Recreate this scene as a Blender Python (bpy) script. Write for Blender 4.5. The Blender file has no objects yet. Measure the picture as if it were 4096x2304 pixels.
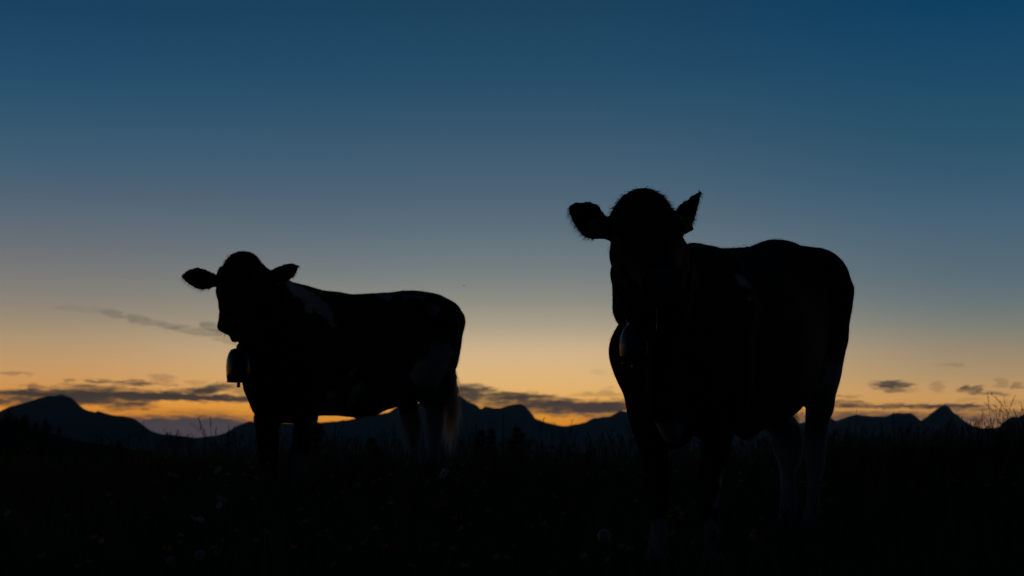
import bpy, bmesh, math, random
import numpy as np
from mathutils import Vector, Matrix, noise
from mathutils.bvhtree import BVHTree

random.seed(7)
rng = np.random.default_rng(7)
scene = bpy.context.scene
COL = scene.collection

# ------------------------------------------------------------------ camera
F = 50 / 36 * 4096          # focal length in photograph pixels
YH = 1730                   # eye level in the photograph
CZ = 0.75                   # the photographer crouches
PITCH = math.atan((YH - 1152) / F)
cam_d = bpy.data.cameras.new('camera')
cam = bpy.data.objects.new('camera', cam_d)
COL.objects.link(cam)
cam.location = (0, 0, CZ)
cam.rotation_euler = (math.pi / 2 + PITCH, 0, 0)
cam_d.lens = 50
cam_d.sensor_width = 36
cam_d.clip_start = 0.05
cam_d.clip_end = 60000
cam_d.dof.use_dof = True
cam_d.dof.focus_distance = 5.4
cam_d.dof.aperture_fstop = 5.0
scene.camera = cam

FWD = Vector((0, math.cos(PITCH), math.sin(PITCH)))
UPV = Vector((0, -math.sin(PITCH), math.cos(PITCH)))


def ray(px, py):
    return FWD + Vector(((px - 2048) / F, 0, 0)) - UPV * ((py - 1152) / F)


def at(px, py, dist):
    """world point seen at photograph pixel px, py at ground distance dist (metres along +Y)"""
    d = ray(px, py)
    return Vector((0, 0, CZ)) + d * (dist / d.y)


def azel(px, py):
    d = ray(px, py).normalized()
    return math.degrees(math.atan2(d.x, d.y)), math.degrees(math.asin(d.z))


def lin(c):
    return [((v / 255) / 12.92 if v <= 10 else ((v / 255 + .055) / 1.055) ** 2.4) for v in c]


# ------------------------------------------------------------------ view
scene.view_settings.view_transform = 'Standard'
scene.view_settings.look = 'None'
scene.view_settings.exposure = 0
scene.view_settings.gamma = 1
scene.view_settings.use_curve_mapping = False
scene.render.engine = 'CYCLES'
scene.cycles.use_denoising = True
scene.cycles.max_bounces = 5
scene.cycles.volume_bounces = 1
scene.cycles.transparent_max_bounces = 8
scene.cycles.sample_clamp_indirect = 1.0

# ------------------------------------------------------------------ sky (dusk, sun gone below the mountains)
world = bpy.data.worlds.new('World')
scene.world = world
world.use_nodes = True
wt = world.node_tree
wt.nodes.clear()


def N(tree, kind, **kw):
    n = tree.nodes.new(kind)
    for k, v in kw.items():
        setattr(n, k, v)
    return n


def wmath(op, a, b=None, c=None):
    n = N(wt, 'ShaderNodeMath', operation=op)
    for i, v in enumerate((a, b, c)):
        if v is None:
            continue
        if isinstance(v, (int, float)):
            n.inputs[i].default_value = v
        else:
            wt.links.new(v, n.inputs[i])
    return n.outputs[0]


def wrange(v, a, b, c=0.0, d=1.0, kind='SMOOTHSTEP'):
    n = N(wt, 'ShaderNodeMapRange', interpolation_type=kind)
    wt.links.new(v, n.inputs['Value'])
    for nm, x in (('From Min', a), ('From Max', b), ('To Min', c), ('To Max', d)):
        n.inputs[nm].default_value = x
    return n.outputs['Result']


def wmix(f, a, b):
    n = N(wt, 'ShaderNodeMix', data_type='RGBA')
    wt.links.new(f, n.inputs['Factor'])
    wt.links.new(a, n.inputs['A'])
    wt.links.new(b, n.inputs['B'])
    return n.outputs['Result']


tc = N(wt, 'ShaderNodeTexCoord')
sep = N(wt, 'ShaderNodeSeparateXYZ')
wt.links.new(tc.outputs['Generated'], sep.inputs[0])
EL = wmath('MULTIPLY', wmath('ARCSINE', sep.outputs['Z']), 180 / math.pi)
AZ = wmath('MULTIPLY', wmath('ARCTAN2', sep.outputs['X'], sep.outputs['Y']), 180 / math.pi)
# elevation runs through the ramps with more room near the horizon
RT = lambda e: math.sqrt(max(0, e + 3) / 93)
RTN = wmath('SQRT', wmath('MAXIMUM', wmath('DIVIDE', wmath('ADD', EL, 3), 93), 0))
HIGH = [(24, (.0048, .0240, .0570)), (34, (.0023, .0110, .0270)), (48, (.0013, .0055, .0135)),
        (66, (.0009, .0036, .0090)), (90, (.0008, .0030, .0076))]


def ramp(stops):
    n = N(wt, 'ShaderNodeValToRGB')
    cr = n.color_ramp
    cr.interpolation = 'LINEAR'
    for i, (e, c) in enumerate(sorted(stops)):
        if i < 2:
            k = cr.elements[i]
            k.position = RT(e)
        else:
            k = cr.elements.new(RT(e))
        k.color = (*c, 1)
    wt.links.new(RTN, n.inputs[0])
    return n.outputs[0]


HAZE_DENSITY = 5.4e-5
HAZE_TOP = 215


def beyond_haze(c, e):
    """radiance of the sky itself, given the colour seen through the haze layer at elevation e"""
    T = math.exp(-HAZE_DENSITY * min(14800, (HAZE_TOP - CZ) / math.tan(math.radians(max(e, .1)))))
    return tuple(max(.2 * v, (v - a * (1 - T)) / T) for v, a in zip(lin(c), (.007, .018, .034)))


def pix_stops(px, lst):
    return [(azel(px, y)[1], beyond_haze(c, azel(px, y)[1])) for y, c in lst] + HIGH


LEFT = ramp(pix_stops(60, [(0, (26, 66, 96)), (300, (38, 78, 108)), (500, (53, 88, 112)), (650, (66, 94, 115)),
    (750, (78, 98, 116)), (850, (90, 105, 118)), (950, (102, 110, 118)), (1050, (116, 118, 119)), (1150, (129, 126, 120)),
    (1250, (148, 135, 118)), (1350, (172, 147, 115)), (1450, (193, 151, 104)), (1550, (206, 147, 84)),
    (1620, (218, 142, 60)), (1690, (212, 126, 46))]))
MID = ramp(pix_stops(2048, [(0, (27, 65, 93)), (300, (37, 76, 104)), (500, (53, 86, 110)), (700, (70, 96, 116)),
    (800, (80, 102, 119)), (900, (91, 109, 122)), (1000, (104, 118, 126)), (1100, (119, 127, 129)), (1200, (139, 139, 130)),
    (1300, (168, 157, 136)), (1400, (205, 177, 140)), (1500, (219, 179, 124)), (1570, (224, 174, 107)),
    (1640, (218, 151, 66)), (1700, (208, 130, 48))]))
RIGHT = ramp(pix_stops(4030, [(0, (14, 64, 98)), (300, (30, 74, 104)), (500, (40, 81, 106)), (700, (53, 89, 113)),
    (900, (72, 99, 119)), (1000, (80, 103, 118)), (1100, (88, 108, 118)), (1200, (102, 115, 120)), (1300, (122, 125, 118)),
    (1400, (149, 134, 113)), (1500, (170, 142, 106)), (1600, (196, 148, 93)), (1680, (188, 132, 76))]))
BACK = ramp([(-3, (.0018, .0046, .0092)), (4, (.0018, .0048, .0100)), (14, (.0016, .0048, .0108)), (30, (.0012, .0040, .0096)),
             (50, (.0010, .0034, .0084)), (90, (.0008, .0030, .0076))])
side = wmix(wrange(AZ, -14, 14), LEFT, RIGHT)
absaz = wmath('ABSOLUTE', wmath('ADD', AZ, 0.0))
front = wmix(wrange(absaz, 1, 20), MID, side)
sky = wmix(wrange(absaz, 20, 120), front, BACK)

# thin dark cloud streaks low over the mountains, given by direction (degrees), broken up by noise
cmb = N(wt, 'ShaderNodeCombineXYZ')
wt.links.new(AZ, cmb.inputs[0])
wt.links.new(EL, cmb.inputs[1])


def wnoise(sx, sy, detail, off=0.0, rough=.55):
    m = N(wt, 'ShaderNodeMapping')
    m.inputs['Scale'].default_value = (sx, sy, 1)
    m.inputs['Location'].default_value = (off, off * 1.7, off)
    wt.links.new(cmb.outputs[0], m.inputs[0])
    n = N(wt, 'ShaderNodeTexNoise', noise_dimensions='2D')
    n.inputs['Scale'].default_value = 1
    n.inputs['Detail'].default_value = detail
    n.inputs['Roughness'].default_value = rough
    wt.links.new(m.outputs[0], n.inputs['Vector'])
    return n


warpn = wnoise(1.5, 6.5, 7, 3.1, .62)
sub = N(wt, 'ShaderNodeVectorMath', operation='SUBTRACT')
wt.links.new(warpn.outputs['Color'], sub.inputs[0])
sub.inputs[1].default_value = (.5, .5, .5)
mad = N(wt, 'ShaderNodeVectorMath', operation='MULTIPLY_ADD')
wt.links.new(sub.outputs[0], mad.inputs[0])
mad.inputs[1].default_value = (1.1, .34, 0)
wt.links.new(cmb.outputs[0], mad.inputs[2])
PXD = 180 / math.pi / F
STREAKS = [  # px, py, half width, half height, tilt (down to the right, degrees), strength
    (330, 1238, 110, 12, 4, .16), (455, 1256, 46, 16, 8, .40), (560, 1281, 56, 16, 12, .42), (665, 1301, 50, 15, 10, .42), (610, 1292, 120, 10, 11, .16),
    (755, 1320, 80, 15, 12, .42), (845, 1310, 48, 17, 24, .52), (890, 1348, 110, 18, 20, .32),
    (45, 1491, 48, 7, 2, .40), (95, 1494, 30, 5, 2, .30), (270, 1522, 26, 7, 2, .45), (385, 1524, 40, 7, 2, .62),
    (470, 1528, 130, 6, 3, .40), (545, 1533, 90, 10, 3, .72), (680, 1539, 50, 5, 3, .42), (785, 1530, 40, 8, 0, .30),
    (650, 1512, 45, 16, 6, .32), (480, 1545, 22, 9, 0, .35),
    (130, 1552, 26, 16, -20, .55), (60, 1592, 300, 30, 1, .90), (230, 1572, 200, 16, 1, .85), (330, 1590, 130, 22, 6, .86),
    (180, 1546, 130, 4, 2, .35), (380, 1556, 120, 14, 6, .62), (520, 1569, 190, 15, 4, .72), (640, 1586, 320, 16, 1.5, .92), (740, 1590, 280, 11, 1.5, .95),
    (850, 1556, 85, 18, -9, .90), (740, 1566, 150, 12, -6, .80), (920, 1594, 150, 14, 2, .88), (980, 1560, 70, 26, 12, .48),
    (470, 1606, 150, 26, 6, .74), (540, 1612, 110, 20, -14, .60), (582, 1634, 24, 6, 8, .50),
    (760, 1745, 330, 84, -1, 1.0), (560, 1700, 160, 34, 0, .9), (900, 1720, 180, 44, 5, .96),
    (1905, 1553, 85, 16, 4, .86), (1850, 1580, 90, 32, 4, .82), (1960, 1588, 160, 24, 4, .84), (2090, 1582, 120, 14, 2, .82),
    (2170, 1604, 160, 22, 3, .80), (2280, 1632, 270, 30, 1, .94), (2420, 1628, 160, 20, -3, .90), (2400, 1578, 110, 9, 0, .36),
    (2460, 1606, 70, 12, -4, .45), (1980, 1622, 140, 16, 0, .60), (2420, 1562, 40, 8, -14, .16), (2400, 1490, 40, 14, 12, .12),
    (2440, 1668, 130, 22, -4, .35),
    (3560, 1539, 80, 14, 1, .90), (3562, 1552, 52, 18, 0, .66), (3640, 1562, 40, 10, 0, .20), (3752, 1548, 26, 20, -40, .28),
    (3850, 1555, 26, 11, -14, .85), (3905, 1556, 40, 8, -10, .75), (3960, 1573, 90, 8, 4, .66), (4002, 1534, 24, 20, 0, .30),
    (4070, 1541, 30, 11, -8, .6), (3810, 1461, 60, 6, 2, .22), (3880, 1600, 60, 8, 0, .16), (4040, 1608, 70, 10, 0, .22),
    (3390, 1585, 50, 7, 2, .38), (3370, 1613, 90, 11, 1, .66), (3600, 1624, 350, 8, 0, .86), (3800, 1622, 140, 7, 1, .80),
    (3870, 1637, 100, 7, 2, .76), (4000, 1646, 40, 7, 0, .52), (4070, 1650, 40, 9, 0, .52),
    (3400, 1668, 260, 22, 0, .62), (3700, 1672, 420, 22, 1, .48), (3900, 1690, 340, 34, 0, .62), (3200, 1690, 200, 22, 0, .70),
]
mask = None
for (px, py, hw, hh, tilt, s) in STREAKS:
    a, e = azel(px, py)
    mp = N(wt, 'ShaderNodeMapping', vector_type='TEXTURE')
    mp.inputs['Location'].default_value = (a, e, 0)
    mp.inputs['Rotation'].default_value = (0, 0, -math.radians(tilt))
    mp.inputs['Scale'].default_value = (hw * PXD * 1.15, hh * PXD * 1.25, 1)
    wt.links.new(mad.outputs[0], mp.inputs[0])
    ln = N(wt, 'ShaderNodeVectorMath', operation='LENGTH')
    wt.links.new(mp.outputs[0], ln.inputs[0])
    v = wrange(ln.outputs['Value'], .55, 1.10, s, 0)
    # soft union
    mask = v if mask is None else wmath('SUBTRACT', wmath('ADD', mask, v), wmath('MULTIPLY', mask, v))
wisp = wrange(wnoise(1.3, 8.0, 7, 9.2, .66).outputs[0], .34, .58, .58, 1.0)
mask = wmath('MINIMUM', wmath('MULTIPLY', mask, wmath('MAXIMUM', wisp, wrange(mask, .80, 1.0))), .97)
ccol = ramp([(e, beyond_haze(c, e)) for e, c in ((-3, (56, 68, 86)), (.3, (56, 62, 77)), (1.0, (54, 53, 60)), (1.6, (46, 49, 53)),
             (2.4, (56, 60, 62)), (4, (92, 92, 88)), (90, (40, 50, 60)))])
sky = wmix(mask, sky, ccol)
bg = N(wt, 'ShaderNodeBackground')
bg.inputs['Strength'].default_value = 1.0
wt.links.new(sky, bg.inputs['Color'])
wo = N(wt, 'ShaderNodeOutputWorld')
wt.links.new(bg.outputs[0], wo.inputs['Surface'])


# ------------------------------------------------------------------ helpers
def mesh_obj(name, verts, faces, mat=None, parent=None, smooth=False):
    me = bpy.data.meshes.new(name)
    me.from_pydata([tuple(v) for v in verts], [], [tuple(f) for f in faces])
    me.update()
    if smooth:
        me.shade_smooth()
    o = bpy.data.objects.new(name, me)
    COL.objects.link(o)
    if mat:
        for m in (mat if isinstance(mat, (list, tuple)) else [mat]):
            me.materials.append(m)
    if parent:
        o.parent = parent
    return o


def fast_mesh(name, V, T, mat, parent=None, attr=None):
    """V (n,3) vertices, T (m,3) triangles"""
    V = np.ascontiguousarray(V, np.float32)
    T = np.ascontiguousarray(T, np.int32)
    me = bpy.data.meshes.new(name)
    me.vertices.add(len(V))
    me.vertices.foreach_set('co', V.ravel())
    me.loops.add(T.size)
    me.loops.foreach_set('vertex_index', T.ravel())
    me.polygons.add(len(T))
    me.polygons.foreach_set('loop_start', np.arange(0, T.size, 3, dtype=np.int32))
    me.update(calc_edges=True)
    for k, vals in (attr or {}).items():
        a = me.attributes.new(k, 'FLOAT', 'POINT')
        a.data.foreach_set('value', np.ascontiguousarray(vals, np.float32))
    if mat:
        me.materials.append(mat)
    o = bpy.data.objects.new(name, me)
    COL.objects.link(o)
    if parent:
        o.parent = parent
    return o


def empty(name, loc=(0, 0, 0), rz=0):
    o = bpy.data.objects.new(name, None)
    COL.objects.link(o)
    o.location = loc
    o.rotation_euler = (0, 0, rz)
    o.empty_display_size = .2
    return o


def tag(o, label=None, cat=None, group=None, kind=None):
    for k, v in (('label', label), ('category', cat), ('group', group), ('kind', kind)):
        if v:
            o[k] = v
    return o


def material(name, color=(.1, .1, .1), rough=.9, spec=.2, metal=0, build=None):
    m = bpy.data.materials.new(name)
    m.use_nodes = True
    t = m.node_tree
    b = t.nodes['Principled BSDF']
    b.inputs['Base Color'].default_value = (*color, 1)
    b.inputs['Roughness'].default_value = rough
    b.inputs['Specular IOR Level'].default_value = spec
    b.inputs['Metallic'].default_value = metal
    if build:
        build(t, b)
    return m


def noise_color(c1, c2, scale, detail=5, coord='Object', bump=0, lo=.35, hi=.65):
    def f(t, b):
        tcn = N(t, 'ShaderNodeTexCoord')
        n = N(t, 'ShaderNodeTexNoise')
        n.inputs['Scale'].default_value = scale
        n.inputs['Detail'].default_value = detail
        t.links.new(tcn.outputs[coord], n.inputs['Vector'])
        r = N(t, 'ShaderNodeValToRGB')
        r.color_ramp.elements[0].position = lo
        r.color_ramp.elements[0].color = (*c1, 1)
        r.color_ramp.elements[1].position = hi
        r.color_ramp.elements[1].color = (*c2, 1)
        t.links.new(n.outputs[0], r.inputs[0])
        t.links.new(r.outputs[0], b.inputs['Base Color'])
        if bump:
            bp = N(t, 'ShaderNodeBump')
            bp.inputs['Strength'].default_value = bump
            t.links.new(n.outputs[0], bp.inputs['Height'])
            t.links.new(bp.outputs[0], b.inputs['Normal'])
    return f


def translucent_by_attr(name, stops, trans, mixf, rough=.8):
    """leafy material: colour picked by the per-blade attribute 'tone', part of the light passes through"""
    m = bpy.data.materials.new(name)
    m.use_nodes = True
    t = m.node_tree
    b = t.nodes['Principled BSDF']
    b.inputs['Roughness'].default_value = rough
    b.inputs['Specular IOR Level'].default_value = .12
    at_ = N(t, 'ShaderNodeAttribute', attribute_name='tone')
    r = N(t, 'ShaderNodeValToRGB')
    els = r.color_ramp.elements
    for i, (p, c) in enumerate(stops):
        k = els[i] if i < 2 else els.new(p)
        k.position = p
        k.color = (*c, 1)
    t.links.new(at_.outputs['Fac'], r.inputs[0])
    t.links.new(r.outputs[0], b.inputs['Base Color'])
    tr = N(t, 'ShaderNodeBsdfTranslucent')
    tr.inputs['Color'].default_value = (*trans, 1)
    mx = N(t, 'ShaderNodeMixShader')
    mx.inputs[0].default_value = mixf
    t.links.new(b.outputs[0], mx.inputs[1])
    t.links.new(tr.outputs[0], mx.inputs[2])
    t.links.new(mx.outputs[0], t.nodes['Material Output'].inputs['Surface'])
    return m


def sstep(a, b, x):
    t = np.clip((x - a) / (b - a), 0, 1)
    return t * t * (3 - 2 * t)


# ------------------------------------------------------------------ the pasture: a hilltop that falls away to a valley
def ground_z(x, y):
    x = np.asarray(x, float)
    y = np.asarray(y, float)
    z = .05 * np.clip(y, -30, 11) - .06
    z = z + .10 * sstep(1.2, 4.2, x) * sstep(4, 9, y) - .06 * sstep(1.5, 5, -x) * sstep(4, 9, y)
    z = z + .018 * np.sin(1.3 * x + .7 * y) * np.sin(.9 * y - .5 * x + 1) * sstep(2, 5, y)
    d = np.maximum(0, y - 9.8)
    z = z - .17 * d * d / (d + 5)
    side_ = np.maximum(0, np.abs(x) - 12)
    z = z - .10 * side_ * side_ / (side_ + 8)
    back = np.maximum(0, -y - 8)
    z = z - .10 * back * back / (back + 10)
    return np.maximum(z, -620 - 0 * z)


def grid_axis(near, far, n1, n2):
    a = np.linspace(0, near, n1)
    b = near * (far / near) ** np.linspace(0, 1, n2)
    h = np.concatenate([a, b[1:]])
    return np.concatenate([-h[::-1][:-1], h])


gx = grid_axis(14, 13000, 50, 38)
GX, GY = np.meshgrid(gx, gx)
GZ = ground_z(GX, GY)
V = np.stack([GX.ravel(), GY.ravel(), GZ.ravel()], 1)
nx = len(gx)
I = np.arange(nx * nx).reshape(nx, nx)
Q = np.stack([I[:-1, :-1], I[:-1, 1:], I[1:, 1:], I[1:, :-1]], -1).reshape(-1, 4)
M_soil = material('pasture_soil', build=noise_color((.018, .022, .010), (.040, .048, .018), 3.5, 8, bump=.4))
ground = fast_mesh('ground', V, np.concatenate([Q[:, [0, 1, 2]], Q[:, [0, 2, 3]]]), M_soil)
tag(ground, kind='structure')
ground.data.shade_smooth()

# ------------------------------------------------------------------ mountains across the valley
M_mtn = material('mountain_forest_and_rock', rough=1, spec=.05,
                 build=noise_color((.060, .080, .070), (.16, .18, .17), .0016, 9, bump=.2))


def mountain(dist, crest, depth, base=-630, seed=0, flank=.62):
    """a ridge whose crest runs through real points at about dist metres; flanks with spurs fall on both sides"""
    P = np.array([[*at(px, py, dist * (1 + .06 * math.sin(px * .004 + seed)))] for px, py in crest])
    seg = np.concatenate([[0], np.cumsum(np.linalg.norm(np.diff(P[:, :2], axis=0), axis=1))])
    n = int(min(500, seg[-1] / (dist * .0011)))
    s = np.linspace(0, seg[-1], n)
    C = np.stack([np.interp(s, seg, P[:, k]) for k in range(3)], 1)
    k = np.ones(3) / 3
    C[1:-1, 2] = np.convolve(C[:, 2], k, 'valid')
    C[:, 2] += np.array([noise.fractal(Vector((v / (dist * .006), seed * 3.1, 0)), .9, 2.2, 4) for v in s]) * dist * .00038
    u = np.concatenate([-np.linspace(1, 0, 26) ** 1.6, np.linspace(0, 1, 14)[1:] ** 1.6])
    verts = []
    for j, t in enumerate(u):
        off = t * depth
        for i in range(n):
            x, y, z = C[i]
            spur = noise.fractal(Vector((s[i] / 700, off / 2600 + seed, seed)), .8, 2.1, 5)
            drop = abs(off) * flank * (1 + .45 * spur * min(1, abs(t) * 8))
            verts.append((x, y + off + 120 * spur * abs(t), max(base, z - drop)))
    faces = [(j * n + i, j * n + i + 1, (j + 1) * n + i + 1, (j + 1) * n + i) for j in range(len(u) - 1) for i in range(n - 1)]
    o = mesh_obj('mountain', verts, faces, M_mtn, smooth=True)
    tag(o, kind='structure')
    return o


mountain(5200, [(-900, 1790), (-500, 1700), (-250, 1662), (0, 1645), (40, 1625), (100, 1611), (160, 1590), (200, 1584), (250, 1578),
                (285, 1590), (310, 1612), (330, 1632), (355, 1644), (380, 1648), (390, 1643), (420, 1652), (450, 1661),
                (500, 1665), (530, 1671), (560, 1690), (600, 1722), (640, 1735), (740, 1745), (800, 1760), (1000, 1815), (1200, 1900)],
         2200, seed=1)
mountain(6800, [(450, 1880), (600, 1800), (700, 1757), (780, 1752), (860, 1742), (900, 1733), (950, 1702), (1000, 1684), (1100, 1688),
                (1200, 1694), (1274, 1690), (1339, 1685), (1400, 1679), (1429, 1669), (1500, 1658), (1540, 1650), (1551, 1653),
                (1592, 1622), (1660, 1612), (1740, 1598), (1808, 1584), (1840, 1584), (1875, 1608), (1906, 1620), (1924, 1638),
                (1941, 1624), (1976, 1632), (2004, 1632), (2042, 1619), (2077, 1614), (2095, 1620), (2119, 1643), (2144, 1678),
                (2154, 1679), (2182, 1689), (2224, 1699), (2259, 1704), (2311, 1726), (2450, 1790), (2600, 1900)], 2600, seed=2)
mountain(8200, [(2000, 1880), (2140, 1750), (2224, 1712), (2259, 1704), (2311, 1696), (2346, 1687), (2371, 1674), (2413, 1666), (2437, 1668),
                (2462, 1652), (2483, 1641), (2500, 1647), (2560, 1625), (2650, 1640), (2800, 1660), (3000, 1690), (3200, 1692),
                (3322, 1673), (3345, 1682), (3375, 1673), (3417, 1658), (3447, 1662), (3497, 1664), (3546, 1666), (3580, 1651),
                (3603, 1650), (3612, 1654), (3641, 1651), (3660, 1662), (3684, 1683), (3760, 1740), (3900, 1850)], 3000, seed=3)
mountain(7600, [(3480, 1850), (3600, 1740), (3684, 1684), (3713, 1662), (3743, 1639), (3770, 1622), (3785, 1620), (3800, 1632),
                (3815, 1652), (3834, 1662), (3857, 1685), (3895, 1704), (3933, 1713), (3994, 1709), (4017, 1685), (4043, 1666),
                (4074, 1666), (4096, 1656), (4300, 1630), (4600, 1680), (5000, 1790)], 2600, seed=4)

# the near wooded slope on the left
M_slope = material('dark_slope_grass', rough=1, spec=.05, build=noise_color((.012, .016, .009), (.026, .032, .016), .05, 7))
HD = 350


def hill():
    crest = [(-900, 1600), (-500, 1640), (-200, 1672), (0, 1696), (100, 1712), (200, 1731), (247, 1745), (341, 1764), (427, 1779),
             (491, 1791), (555, 1804), (683, 1822), (800, 1838), (1000, 1862), (1300, 1900), (1700, 1960)]
    P = np.array([[*at(px, py, HD)] for px, py in crest])
    xs = np.linspace(P[0, 0], P[-1, 0], 220)
    zs = np.interp(xs, P[:, 0], P[:, 2])
    zs = np.convolve(np.pad(zs, 4, 'edge'), np.ones(9) / 9, 'valid')
    u = np.linspace(-1, 1, 41)
    verts = []
    for t in u:
        for x, z in zip(xs, zs):
            nn = noise.fractal(Vector((x / 14, t * 9, 1)), 1, 2, 4)
            verts.append((x, HD + t * 220, z - 60 * t * t - 42 * abs(t) + .5 * nn))
    n = len(xs)
    faces = [(j * n + i, j * n + i + 1, (j + 1) * n + i + 1, (j + 1) * n + i) for j in range(len(u) - 1) for i in range(n - 1)]
    o = mesh_obj('hill', verts, faces, M_slope, smooth=True)
    tag(o, kind='structure')
    return lambda x: float(np.interp(x, xs, zs))


hill_z = hill()

# ------------------------------------------------------------------ spruces
M_bark = material('spruce_bark', build=noise_color((.020, .015, .011), (.05, .038, .028), 30, 4, bump=.4))
M_needle = translucent_by_attr('spruce_needles', [(0, (.010, .020, .010)), (1, (.030, .050, .022))], (.02, .04, .01), .08)


def spruce_meshes(h, spread, whorls, seed, droop=.25, dense=1.0, fat=.16):
    r = random.Random(seed)
    tv, tf = [], []
    for k in range(7):
        z = h * .98 * k / 6
        rr = h * .018 * (1 - k / 6.4) + .004
        for a in range(6):
            tv.append((rr * math.cos(a * math.pi / 3) + .01 * h * math.sin(k * 2.1) * .3, rr * math.sin(a * math.pi / 3), z))
    for k in range(6):
        for a in range(6):
            b = (a + 1) % 6
            tf.append((k * 6 + a, k * 6 + b, (k + 1) * 6 + b, (k + 1) * 6 + a))
    V, T, tone = [], [], []
    for w in range(whorls):
        f = (w + .5) / whorls
        z0 = h * (.10 + .90 * f ** .92)
        L0 = spread * (1 - f) ** .85 + .05 * h * (1 - f) + .02 * h
        for b in range(r.randint(5, 7)):
            a = r.random() * 6.283
            L = L0 * r.uniform(.55, 1.1)
            up = r.uniform(-.05, .30) + .35 * f
            nseg = max(5, int(10 * dense))
            for s in range(nseg):
                q = (s + .6) / nseg
                bx = L * q
                bz = z0 + up * bx - droop * L * q * q + (.10 * L * max(0, q - .7))
                for g in range(5):
                    ang = a + r.gauss(0, .06)
                    c = Vector((bx * math.cos(ang), bx * math.sin(ang), bz + r.gauss(0, .012 * h)))
                    ln = (.055 * h + .10 * L) * r.uniform(.5, 1.1) * (1.15 - .6 * q)
                    da = a + r.choice((-1, 1)) * r.uniform(.2, 1.2)
                    d = Vector((math.cos(da), math.sin(da), r.uniform(-.75, .15))).normalized()
                    sd = d.cross(Vector((r.gauss(0, .4), r.gauss(0, .4), 1))).normalized() * ln * fat
                    i = len(V)
                    V += [c - sd, c + sd, c + d * ln]
                    T.append((i, i + 1, i + 2))
                    tone += [r.random()] * 3
    i = len(V)
    for a in (0, 2.1, 4.2):
        V += [(.012 * h * math.cos(a), .012 * h * math.sin(a), h * .93), (.012 * h * math.cos(a + 2), .012 * h * math.sin(a + 2), h * .93), (0, 0, h * 1.03)]
        T.append((i, i + 1, i + 2))
        tone += [.5] * 3
        i += 3
    return tv, tf, V, T, tone


def spruce(loc, h, spread, whorls, seed, label, group, **kw):
    root = empty('spruce_tree', loc, seed * 1.3)
    tag(root, label, 'tree', group)
    tv, tf, V, T, tone = spruce_meshes(h, spread, whorls, seed, **kw)
    mesh_obj('trunk', tv, tf, M_bark, root)
    fast_mesh('crown', np.array([tuple(v) for v in V]), np.array(T), M_needle, root, {'tone': tone})
    return root


HT = [(4, 1676, 34, 'small spruce on the left slope, cut by the picture edge'),
      (33, 1640, 44, 'tallest dark spruce on the left slope, first from the picture edge'),
      (64, 1668, 30, 'short spruce on the left slope in the gap beside the tallest one'),
      (90, 1662, 30, 'spruce on the left slope, thinner of the close pair'),
      (105, 1657, 36, 'spruce on the left slope, fuller of the close pair'),
      (145, 1685, 30, 'low spruce on the left slope beside the close pair'),
      (183, 1678, 42, 'broad spruce standing where the left slope starts to fall'),
      (236, 1708, 18, 'slim lone spruce lower down on the left slope'),
      (444, 1764, 18, 'thin spruce low on the slope, one of two far from the others'),
      (474, 1760, 26, 'wider spruce low on the slope, one of two far from the others'),
      (700, 1796, 22, 'lowest small spruce on the slope just above the meadow grass')]
for i, (px, py, w, lab) in enumerate(HT):
    p = at(px, py, HD)
    zb = hill_z(p.x) - .4
    spruce((p.x, HD, zb), p.z - zb, w * HD / F * .75, 15, 100 + i, lab, 'spruces on the left slope', droop=.12, dense=.8, fat=.5)

MT = [(2069, 1708, 80, 86, 'young spruce with layered branches behind the meadow, between the two cows'),
      (1924, 1722, 60, 92, 'bushy young spruce beside the far cow tail'),
      (1966, 1716, 46, 97, 'thin pointed young spruce in the middle of the three between the cows'),
      (1272, 1690, 66, 80, 'young spruce showing behind the far cow front legs'),
      (1490, 1752, 70, 74, 'low young spruce seen under the far cow belly')]
for i, (px, py, w, D, lab) in enumerate(MT):
    p = at(px, py, D)
    zb = float(ground_z(p.x, D)) - .1
    h = p.z - zb
    tall = min(h, 5.2)
    if h > 5.2:
        zb = p.z - 5.2
        h = 5.2
    spruce((p.x, D, zb), h, w * D / F * 1.25, 11, 300 + i, lab, 'young spruces beyond the meadow', droop=.16, fat=.30)

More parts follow.
